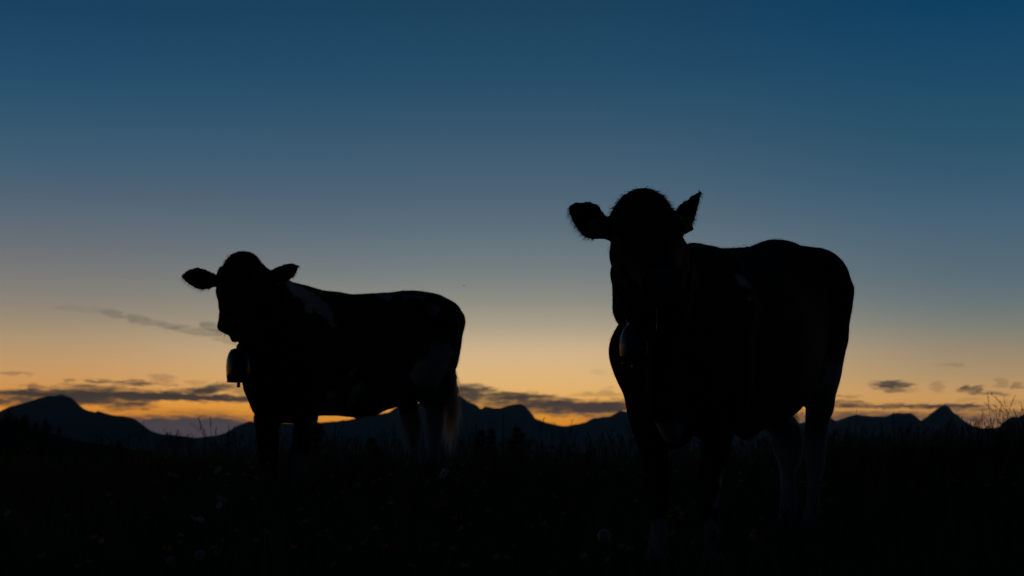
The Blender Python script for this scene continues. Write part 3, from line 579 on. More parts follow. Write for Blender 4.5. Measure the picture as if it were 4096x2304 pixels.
  (0.13, [(1.33,-0.128,1.24),(1.32,-0.085,1.27),(1.31,-0.045,1.25),(1.3,-0.021,1.22),(1.4,0.048,1.21),(1.31,0.026,1.25),(1.29,0.043,1.28),(1.3,0.072,1.29),(1.28,0.103,1.31),(1.27,0.144,1.3),(1.25,0.166,1.28),(1.29,0.199,1.25),(1.2,0.177,1.25),(1.28,0.221,1.22),(1.15,0.195,1.25),(1.12,0.205,1.29),(1.09,0.218,1.31),(1.06,0.236,1.3),(1.08,0.239,1.26),(1.1,0.237,1.22),(1.14,0.231,1.19),(1.16,0.224,1.16),(1.34,0.286,1.12),(0.933,0.113,1.17),(1.25,0.254,1.12),(0.553,0.012,1.21),(0.459,0.024,1.21),(0.501,0.04,1.21),(0.391,0.03,1.21),(0.43,0.056,1.2),(0.223,-0.006,1.23),(0.451,0.09,1.19),(0.109,-0.039,1.24),(0.35,0.062,1.2),(0.061,-0.031,1.24),(0.282,0.05,1.21),(0.213,0.039,1.22),(-0.006,-0.027,1.25),(0.162,0.035,1.23),(0.096,0.026,1.24),(-0.052,-0.003,1.26),(-0.087,0.005,1.27),(-0.259,-0.049,1.29),(-0.186,0.001,1.28),(-0.397,-0.069,1.31),(-0.443,-0.061,1.32),(-0.231,0.026,1.29),(-0.288,0.033,1.3),(-0.481,-0.024,1.33),(-0.328,0.044,1.31),(-0.481,0.027,1.34),(-0.38,0.053,1.33),(-0.469,0.067,1.33),(-0.509,0.09,1.32),(-0.398,0.159,1.3),(-0.456,0.175,1.29),(-0.412,0.205,1.28),(-0.505,0.207,1.29),(-0.508,0.246,1.28),(-0.532,0.27,1.26),(-0.569,0.284,1.24),(-0.593,0.296,1.21),(-0.616,0.301,1.18),(-0.628,0.308,1.14),(-0.598,0.319,1.1),(-0.638,0.299,1.06),(-0.585,0.314,1.06),(-0.624,0.297,1.02),(-0.571,0.309,1),(-0.613,0.291,0.979),(-0.553,0.306,0.96),(-0.535,0.305,0.923),(-0.598,0.282,0.911),(-0.522,0.304,0.897),(-0.59,0.278,0.868),(-0.571,0.274,0.823),(-0.55,0.275,0.782),(-0.522,0.277,0.743),(-0.51,0.274,0.71),(-0.531,0.259,0.679),(-0.561,0.241,0.653),(-0.579,0.228,0.629),(-0.629,0.204,0.601),(-0.662,0.189,0.577),(-0.681,0.175,0.554),(-0.617,0.171,0.579),(-0.76,0.146,0.535),(-0.8,0.125,0.503),(-0.823,0.111,0.465),(-0.83,0.106,0.426),(-0.829,0.103,0.39),(-0.824,0.1,0.348),(-0.814,0.099,0.307),(-0.81,0.091,0.267),(-0.801,0.087,0.222),(-0.792,0.086,0.184),(-0.801,0.081,0.149),(-0.774,0.085,0.123),(-0.739,0.1,0.087),(-0.753,0.102,0.063),(-0.72,0.025,0.091),(-0.749,0.027,0.124),(-0.763,0.03,0.16),(-0.785,0.027,0.194),(-0.78,0.03,0.233),(-0.789,0.027,0.274),(-0.798,0.024,0.318),(-0.81,0.024,0.356),(-0.813,0.029,0.399),(-0.809,0.033,0.445),(-0.789,0.037,0.482),(-0.756,0.039,0.511),(-0.732,0.041,0.541),(-0.705,0.054,0.57),(-0.66,0.062,0.595),(-0.224,0.192,0.585),(-0.191,0.177,0.559),(-0.207,0.161,0.55),(-0.777,-0.021,0.534),(-0.794,-0.013,0.5),(-0.811,-0.014,0.456),(-0.816,-0.018,0.409),(-0.814,-0.023,0.362),(-0.809,-0.03,0.333),(-0.691,-0.094,0.056),(-0.702,-0.09,0.091),(-0.727,-0.09,0.125),(-0.744,-0.092,0.161),(-0.757,-0.093,0.198),(-0.759,-0.094,0.24),(-0.772,-0.101,0.278),(-0.777,-0.109,0.319),(-0.783,-0.122,0.362),(-0.781,-0.133,0.404),(-0.773,-0.139,0.445),(-0.727,-0.136,0.474),(-0.703,-0.142,0.49),(-0.005,0.075,0.487),(-0.027,0.045,0.475),(0.021,0.042,0.473),(0.087,0.053,0.475),(0.132,0.063,0.476),(0.184,0.072,0.478),(-0.102,-0.045,0.481),(0.264,0.073,0.479),(-0.063,-0.049,0.48),(0.304,0.072,0.479),(0.574,0.167,0.456),(0.596,0.175,0.452),(0.601,0.164,0.411),(0.614,0.156,0.373),(0.622,0.145,0.333),(0.629,0.139,0.296),(0.635,0.139,0.255),(0.632,0.132,0.204),(0.633,0.127,0.164),(0.627,0.124,0.121),(0.617,0.128,0.084),(0.62,0.134,0.046),(0.647,0.147,0.015),(0.672,0.163,-0.002),(0.673,0.072,0.012),(0.645,0.072,0.046),(0.641,0.069,0.082),(0.644,0.065,0.124),(0.658,0.062,0.163),(0.661,0.054,0.206),(0.669,0.051,0.249),(0.658,0.048,0.287),(0.658,0.056,0.328),(0.644,0.057,0.361),(0.647,0.062,0.394),(0.626,0.055,0.429),(0.632,0.044,0.457),(0.589,0.032,0.461),(0.698,0.038,0.443),(0.726,0.019,0.42),(0.733,-0.01,0.413),(0.648,-0.065,0.39),(0.661,-0.059,0.359),(0.667,-0.054,0.32),(0.668,-0.053,0.276),(0.671,-0.057,0.23),(0.674,-0.064,0.184),(0.677,-0.064,0.14),(0.671,-0.065,0.104),(0.694,-0.06,0.071),(0.717,-0.048,0.04),(0.755,-0.116,0.035),(0.723,-0.118,0.062),(0.704,-0.12,0.101),(0.7,-0.125,0.139),(0.701,-0.127,0.175),(0.7,-0.132,0.217),(0.702,-0.137,0.257),(0.71,-0.138,0.297),(0.697,-0.149,0.336),(0.689,-0.162,0.373),(0.676,-0.18,0.409),(0.671,-0.197,0.449),(0.659,-0.216,0.486),(0.649,-0.231,0.521),(0.643,-0.241,0.554),(0.627,-0.253,0.588),(0.648,-0.255,0.621),(0.618,-0.271,0.629),(0.643,-0.276,0.661),(0.654,-0.287,0.691),(0.654,-0.302,0.728),(0.669,-0.305,0.766),(0.667,-0.306,0.805),(0.681,-0.289,0.845),(0.663,-0.283,0.878),(0.92,-0.161,0.896),(0.959,-0.149,0.93),(0.899,-0.176,0.945),(0.979,-0.14,0.961),(0.919,-0.17,0.983),(1,-0.129,0.999),(0.945,-0.159,1.01),(0.993,-0.137,1.04),(0.984,-0.139,1.06),(1.34,0.023,1.04),(1.38,0.037,1.05),(1.32,0.008,1.09),(1.3,0.002,1.12),(1.3,-0.036,1.14),(1.32,-0.076,1.15),(1.33,-0.113,1.18)],
   [(0.0016,-0.0024,0.0025),(-0.0005,0.0009,0.0002),(0.0003,-0.0011,-0.003),(0,0.001,0.0048),(0.0001,-0.0001,0.0001),(0.0001,-0.0003,-0.0008),(0,0.0001,0.0005),(-0.0002,0.0001,-0.0012),(0.0003,-0.0002,0.0022),(-0.0002,0.0001,-0.0011),(0.0002,-0.0003,0.0006),(0,-0.0001,-0.0001),(-0.0005,0.0007,-0.0011),(-0,0,-0.0001),(0.002,-0.0026,0.0046),(-0.0031,0.0041,-0.0068),(-0.0025,0.0034,-0.0052),(0.0014,-0.0014,0.0053),(0.0022,-0.0037,0.0014),(0.0012,-0.0019,0.0008),(-0.0008,0.0013,-0.0008),(-0.0004,0.0005,-0.0008),(0.0003,-0.0004,0.0004),(-0,0,-0),(-0,0.0001,0.0003),(-0,0.0002,0.0008),(0,0,0.0002),(-0,-0,-0.0003),(-0,0.0003,0.0012),(0,-0.0001,-0.0004),(0,-0.0001,-0.0003),(-0,0,-0),(0,-0.0001,-0.0004),(-0.0001,-0,-0.0007),(-0,0,0.0001),(0,-0,0.0004),(-0,0.0001,-0),(0,-0,0.0003),(-0,0,0),(0,0,0.0002),(-0.0001,0,-0.0006),(0.0001,-0,0.0008),(0,0,0),(-0,0,-0.0002),(-0.0001,0,-0.0008),(0.0002,-0.0001,0.001),(0.0001,-0.0001,0.0005),(-0.0001,0.0001,-0.0005),(-0,0,-0.0002),(0.0001,-0.0001,0.0005),(-0,0,-0.0002),(-0.0001,0.0001,-0.0004),(0,-0.0001,-0),(-0,0.0002,0.0007),(-0,0.0002,0.0009),(0,-0.0001,-0.0003),(0,-0.0001,-0.0003),(-0,0.0001,0.0001),(0.0002,-0.0005,-0.0009),(-0.0003,0.0008,0.0013),(-0.0001,0.0001,-0.0003),(0.0005,-0.001,-0.0002),(-0.0014,0.0026,0.0009),(0.0001,-0.0003,-0.0004),(0.0014,-0.0025,0.0003),(-0.0004,0.0007,-0.0001),(-0.0006,0.0011,-0.0002),(0.0003,-0.0004,0.0001),(0.0005,-0.0008,0.0001),(-0.0003,0.0006,-0.0001),(-0,0,-0),(0.0001,-0.0001,0),(-0.0005,0.0008,-0.0001),(0.0004,-0.0008,0.0001),(0.0005,-0.0009,0.0002),(-0.0002,0.0004,-0.0001),(0.0002,-0.0004,0.0001),(-0,0,-0.0001),(0.0001,-0.0001,0.0001),(0.0001,-0.0001,0),(-0.0003,0.0005,-0.0002),(0.0001,-0.0002,0.0001),(-0.0003,0.0005,-0.0003),(0.0003,-0.0005,0),(-0.0005,0.0008,-0.0002),(-0.0001,0.0002,0.0005),(0.0001,-0.0001,0),(-0.0005,0.0008,-0.0002),(-0.0008,0.0015,-0.0001),(-0,0.0001,0.0001),(-0,0.0001,-0),(-0.0008,0.0014,0.0001),(-0.0007,0.0012,-0.0002),(-0.0002,0.0004,-0.0002),(0.0012,-0.0021,0.0004),(0.0007,-0.0012,-0.0001),(0.0006,-0.0011,0),(-0.0014,0.0025,0),(-0.0013,0.0024,0.0001),(0.004,-0.0074,-0.0004),(-0.0009,0.0015,-0.0003),(0.0016,-0.0027,0.0006),(-0.0008,0.0014,-0.0004),(-0.0003,0.0007,0.0001),(-0.0006,0.001,-0.0002),(-0.0007,0.0012,0.0001),(0.0017,-0.0029,0.0005),(0.0046,-0.0084,-0.0011),(0.0072,-0.0128,0.0008),(0.0075,-0.0135,-0.0002),(0.0044,-0.0079,-0.0003),(0.0021,-0.0037,-0.0001),(-0.0019,0.0034,-0),(0.0029,-0.0052,0.0001),(-0.0015,0.0026,-0.0001),(0.0001,-0.0002,0.0001),(-0.0003,0.0005,-0.0001),(-0.0001,0.0001,-0.0005),(-0.0004,0.0009,0.0005),(-0.0011,0.002,0.0005),(-0.0071,0.0133,0.0025),(-0.0071,0.0125,-0.0016),(-0.0028,0.005,0.0001),(-0.0082,0.0143,-0.0021),(-0.0002,0.0004,-0.0001),(-0.0004,0.0006,-0.0001),(0.0012,-0.0021,0.0003),(-0.0008,0.0014,-0.0001),(0.0006,-0.0011,0),(-0.001,0.0018,0.0001),(0.0007,-0.0014,-0.0002),(-0.0001,0.0003,0.0002),(0.0004,-0.0007,-0.0002),(-0.0002,0.0003,0),(0.0007,-0.0013,-0.0001),(0.0012,-0.0026,-0.0022),(-0.0006,0.0013,0.001),(-0.0001,0.0002,-0.0003),(0.0001,-0.0002,-0.0001),(0,-0,0),(-0,-0,-0),(-0,0.0001,0.0003),(-0,-0,-0.0003),(-0,0,-0),(0.0003,-0.0003,0.0008),(-0,-0,-0.0001),(-0.0005,0.0007,-0.0011),(0.0001,-0.0001,0),(0.0006,-0.0011,0.0003),(-0.0006,0.001,-0.0003),(0,-0,0.0001),(0.0008,-0.0014,0.0004),(-0.0006,0.001,-0.0002),(-0.0001,0.0002,-0),(-0.0002,0.0004,0),(0.0005,-0.0009,-0.0001),(-0.0005,0.0009,0.0002),(0.0022,-0.0041,-0.0006),(-0.0001,0.0002,-0.0003),(-0.0009,0.0018,0.0005),(0.0004,-0.0007,-0.0002),(-0.0016,0.0029,-0.0004),(0.0028,-0.0048,0.0008),(-0.0008,0.0013,-0.0006),(-0.0021,0.004,0.0008),(0.0001,-0.0002,0.0002),(0.0008,-0.0014,-0.0004),(-0.0005,0.001,0.0001),(0.0007,-0.0012,0.0001),(-0.0008,0.0014,-0.0002),(0.0007,-0.0013,0.0002),(-0.0008,0.0013,-0.0005),(0.0012,-0.0017,0.0021),(-0.0018,0.0025,-0.0032),(0.0001,-0.0002,-0),(-0.0003,0.0002,-0.0014),(0.001,-0.001,0.0038),(-0.0008,0.0007,-0.0033),(0.001,-0.0017,0.0003),(-0.0005,0.0008,-0.0002),(0.0002,-0.0003,0.0001),(-0.0005,0.001,-0.0001),(0.0005,-0.001,0.0001),(-0.0009,0.0016,-0.0002),(-0.0001,0.0002,0.0001),(0.0021,-0.0038,0.0001),(-0.0019,0.0034,-0.0001),(0.0017,-0.0031,0.0001),(-0.0023,0.004,-0.0008),(0.0017,-0.003,0.0006),(0.0005,-0.001,-0.0001),(-0.0019,0.0034,-0.0001),(0.0004,-0.0006,0.0002),(0.0012,-0.0023,-0.0002),(-0.0005,0.0008,0),(-0.0007,0.0013,0.0003),(0.0005,-0.001,-0.0002),(-0.0002,0.0004,0),(-0.0002,0.0004,0.0002),(0.0001,-0.0001,-0.0001),(0.0002,-0.0003,-0.0001),(-0,0.0001,0),(0.0001,-0.0002,0),(0.0004,-0.0008,-0.0006),(-0.0012,0.0023,0.0012),(-0.0001,0.0002,0.0003),(0.0008,-0.0016,-0.0009),(-0.0001,0.0002,0.0002),(-0,0,-0.0001),(0.0005,-0.001,-0.0001),(0,0,0.0002),(-0.0017,0.0028,-0.0008),(0.0029,-0.005,0.0012),(0.0015,-0.0026,0.0001),(-0.0006,0.0011,-0),(-0.0002,0.0004,-0),(0.0002,-0.0003,0),(-0,0.0001,0),(0.0003,-0.0006,-0),(-0.0008,0.0015,0.0001),(-0.0017,0.0031,0.0002),(0.0028,-0.0051,-0.0003),(0.0007,-0.0015,-0.0007),(-0.0007,0.0014,0.0001),(-0.0027,0.0054,0.0027),(0.0034,-0.007,-0.0047),(-0.0011,0.0015,-0.0021),(0.0006,-0.0014,-0.0011),(-0.001,0.0021,0.0012)]),
  (0.1, [(1.34,-0.134,1.24),(1.33,-0.102,1.27),(1.32,-0.082,1.27),(1.31,-0.045,1.25),(1.3,-0.023,1.22),(1.3,0.001,1.21),(1.4,0.048,1.21),(1.32,0.025,1.24),(1.3,0.033,1.27),(1.29,0.05,1.29),(1.3,0.072,1.29),(1.28,0.081,1.3),(1.28,0.109,1.31),(1.27,0.139,1.3),(1.25,0.146,1.3),(1.25,0.168,1.28),(1.29,0.198,1.25),(1.3,0.204,1.24),(1.27,0.213,1.23),(1.2,0.18,1.25),(1.29,0.23,1.22),(1.16,0.193,1.25),(1.13,0.203,1.27),(1.1,0.213,1.29),(1.08,0.225,1.3),(1.06,0.236,1.31),(1.07,0.237,1.27),(1.09,0.234,1.24),(1.11,0.234,1.21),(1.14,0.23,1.18),(1.34,0.285,1.12),(1.17,0.224,1.16),(0.919,0.104,1.17),(0.948,0.122,1.17),(1.24,0.252,1.12),(0.556,0.004,1.21),(0.476,0.004,1.21),(0.557,0.031,1.2),(0.446,0.013,1.21),(0.471,0.035,1.21),(0.398,0.028,1.21),(0.433,0.061,1.2),(0.451,0.09,1.19),(0.109,-0.039,1.24),(0.35,0.062,1.2),(0.061,-0.031,1.24),(0.282,0.05,1.21),(0.213,0.039,1.22),(-0.006,-0.027,1.25),(0.162,0.035,1.23),(0.096,0.026,1.24),(-0.053,-0.006,1.26),(-0.023,0.01,1.26),(-0.087,0.005,1.27),(-0.259,-0.049,1.29),(-0.185,-0.011,1.28),(-0.179,0.011,1.28),(-0.409,-0.069,1.31),(-0.443,-0.062,1.32),(-0.23,0.026,1.29),(-0.272,0.027,1.3),(-0.477,-0.032,1.33),(-0.31,0.04,1.31),(-0.488,-0.001,1.34),(-0.34,0.048,1.32),(-0.38,0.053,1.33),(-0.475,0.046,1.34),(-0.467,0.071,1.33),(-0.513,0.079,1.33),(-0.508,0.102,1.32),(-0.398,0.159,1.3),(-0.448,0.172,1.3),(-0.406,0.198,1.29),(-0.488,0.193,1.29),(-0.424,0.219,1.28),(-0.514,0.22,1.28),(-0.514,0.256,1.27),(-0.489,0.256,1.27),(-0.534,0.272,1.26),(-0.563,0.284,1.24),(-0.59,0.294,1.22),(-0.613,0.3,1.19),(-0.619,0.305,1.16),(-0.604,0.317,1.13),(-0.636,0.31,1.12),(-0.596,0.317,1.09),(-0.64,0.3,1.07),(-0.591,0.315,1.07),(-0.576,0.311,1.03),(-0.629,0.296,1.03),(-0.618,0.293,0.997),(-0.57,0.307,0.993),(-0.609,0.291,0.97),(-0.549,0.305,0.951),(-0.602,0.285,0.933),(-0.528,0.304,0.908),(-0.596,0.281,0.897),(-0.522,0.302,0.88),(-0.591,0.275,0.862),(-0.572,0.275,0.827),(-0.557,0.274,0.796),(-0.543,0.275,0.77),(-0.507,0.283,0.748),(-0.53,0.273,0.737),(-0.512,0.274,0.714),(-0.515,0.266,0.688),(-0.542,0.252,0.669),(-0.57,0.236,0.646),(-0.583,0.226,0.626),(-0.633,0.205,0.607),(-0.611,0.21,0.602),(-0.659,0.191,0.581),(-0.638,0.196,0.581),(-0.678,0.178,0.557),(-0.618,0.171,0.579),(-0.758,0.147,0.535),(-0.793,0.128,0.506),(-0.819,0.116,0.479),(-0.824,0.109,0.446),(-0.826,0.106,0.411),(-0.825,0.102,0.375),(-0.821,0.101,0.34),(-0.815,0.1,0.307),(-0.808,0.093,0.27),(-0.805,0.087,0.241),(-0.791,0.086,0.214),(-0.798,0.083,0.191),(-0.775,0.088,0.179),(-0.801,0.081,0.157),(-0.788,0.083,0.132),(-0.764,0.089,0.11),(-0.736,0.098,0.094),(-0.75,0.097,0.066),(-0.717,0.026,0.09),(-0.745,0.023,0.106),(-0.752,0.028,0.135),(-0.765,0.03,0.164),(-0.781,0.028,0.188),(-0.783,0.029,0.206),(-0.789,0.028,0.237),(-0.787,0.029,0.27),(-0.796,0.023,0.303),(-0.802,0.019,0.335),(-0.802,0.016,0.369),(-0.807,0.012,0.399),(-0.799,0.018,0.433),(-0.789,0.023,0.465),(-0.775,0.027,0.493),(-0.751,0.034,0.515),(-0.731,0.04,0.541),(-0.704,0.051,0.57),(-0.689,0.061,0.597),(-0.656,0.065,0.595),(-0.224,0.192,0.585),(-0.192,0.18,0.562),(-0.237,0.166,0.563),(-0.196,0.163,0.549),(-0.781,-0.02,0.535),(-0.795,-0.011,0.508),(-0.817,-0.008,0.479),(-0.826,-0.006,0.443),(-0.827,-0.008,0.402),(-0.824,-0.01,0.366),(-0.819,-0.013,0.338),(-0.687,-0.094,0.048),(-0.701,-0.095,0.069),(-0.698,-0.087,0.094),(-0.721,-0.091,0.113),(-0.737,-0.091,0.146),(-0.754,-0.093,0.178),(-0.757,-0.093,0.209),(-0.76,-0.093,0.244),(-0.771,-0.099,0.272),(-0.775,-0.106,0.301),(-0.781,-0.113,0.334),(-0.784,-0.123,0.361),(-0.78,-0.131,0.393),(-0.777,-0.138,0.43),(-0.768,-0.142,0.455),(-0.733,-0.138,0.47),(-0.705,-0.141,0.486),(-0.018,0.077,0.488),(0.014,0.073,0.484),(-0.027,0.045,0.475),(0.012,0.042,0.472),(0.04,0.043,0.474),(0.087,0.053,0.475),(0.132,0.063,0.476),(0.184,0.072,0.478),(-0.102,-0.045,0.481),(0.247,0.073,0.479),(-0.052,-0.049,0.479),(0.304,0.073,0.479),(0.576,0.169,0.458),(0.605,0.181,0.462),(0.587,0.166,0.435),(0.603,0.165,0.411),(0.606,0.158,0.384),(0.612,0.15,0.359),(0.631,0.147,0.328),(0.629,0.139,0.296),(0.634,0.139,0.26),(0.636,0.136,0.224),(0.632,0.129,0.188),(0.632,0.125,0.153),(0.629,0.125,0.117),(0.626,0.128,0.088),(0.609,0.127,0.06),(0.637,0.138,0.049),(0.622,0.133,0.032),(0.649,0.149,0.016),(0.652,0.157,-0.003),(0.675,0.072,0.008),(0.652,0.072,0.037),(0.641,0.068,0.066),(0.649,0.074,0.098),(0.652,0.071,0.132),(0.653,0.061,0.164),(0.663,0.056,0.192),(0.663,0.05,0.222),(0.67,0.051,0.254),(0.657,0.047,0.28),(0.66,0.054,0.312),(0.644,0.052,0.336),(0.661,0.064,0.358),(0.634,0.054,0.372),(0.648,0.064,0.396),(0.624,0.054,0.425),(0.631,0.047,0.453),(0.583,0.033,0.461),(0.697,0.041,0.445),(0.729,0.029,0.426),(0.735,0,0.412),(0.737,-0.016,0.413),(0.638,-0.071,0.393),(0.663,-0.06,0.39),(0.656,-0.061,0.36),(0.668,-0.054,0.331),(0.668,-0.053,0.303),(0.667,-0.054,0.27),(0.67,-0.056,0.236),(0.673,-0.061,0.201),(0.676,-0.065,0.167),(0.676,-0.066,0.133),(0.672,-0.067,0.104),(0.684,-0.064,0.075),(0.705,-0.057,0.051),(0.728,-0.044,0.041),(0.702,-0.054,0.029),(0.756,-0.113,0.031),(0.726,-0.12,0.053),(0.714,-0.118,0.083),(0.697,-0.124,0.112),(0.701,-0.123,0.146),(0.698,-0.128,0.178),(0.702,-0.132,0.211),(0.697,-0.138,0.245),(0.708,-0.136,0.279),(0.702,-0.143,0.308),(0.701,-0.148,0.336),(0.688,-0.16,0.363),(0.689,-0.167,0.391),(0.673,-0.18,0.403),(0.68,-0.184,0.427),(0.67,-0.196,0.444),(0.665,-0.208,0.471),(0.652,-0.225,0.503),(0.644,-0.237,0.536),(0.639,-0.246,0.569),(0.614,-0.259,0.588),(0.65,-0.245,0.6),(0.608,-0.266,0.609),(0.646,-0.257,0.626),(0.628,-0.275,0.644),(0.659,-0.271,0.666),(0.633,-0.285,0.671),(0.653,-0.292,0.701),(0.644,-0.307,0.736),(0.67,-0.296,0.731),(0.663,-0.308,0.764),(0.668,-0.307,0.791),(0.67,-0.303,0.818),(0.679,-0.29,0.846),(0.672,-0.285,0.873),(0.655,-0.282,0.892),(0.92,-0.163,0.896),(0.95,-0.154,0.92),(0.899,-0.177,0.94),(0.97,-0.144,0.95),(0.925,-0.167,0.983),(0.995,-0.133,0.983),(0.948,-0.157,1.01),(1.01,-0.127,1.02),(0.968,-0.15,1.04),(0.993,-0.138,1.06),(1.34,0.024,1.04),(1.37,0.037,1.05),(1.32,0.013,1.07),(1.31,0.007,1.09),(1.3,-0.003,1.12),(1.3,-0.031,1.14),(1.31,-0.064,1.14),(1.32,-0.092,1.15),(1.33,-0.115,1.18)],
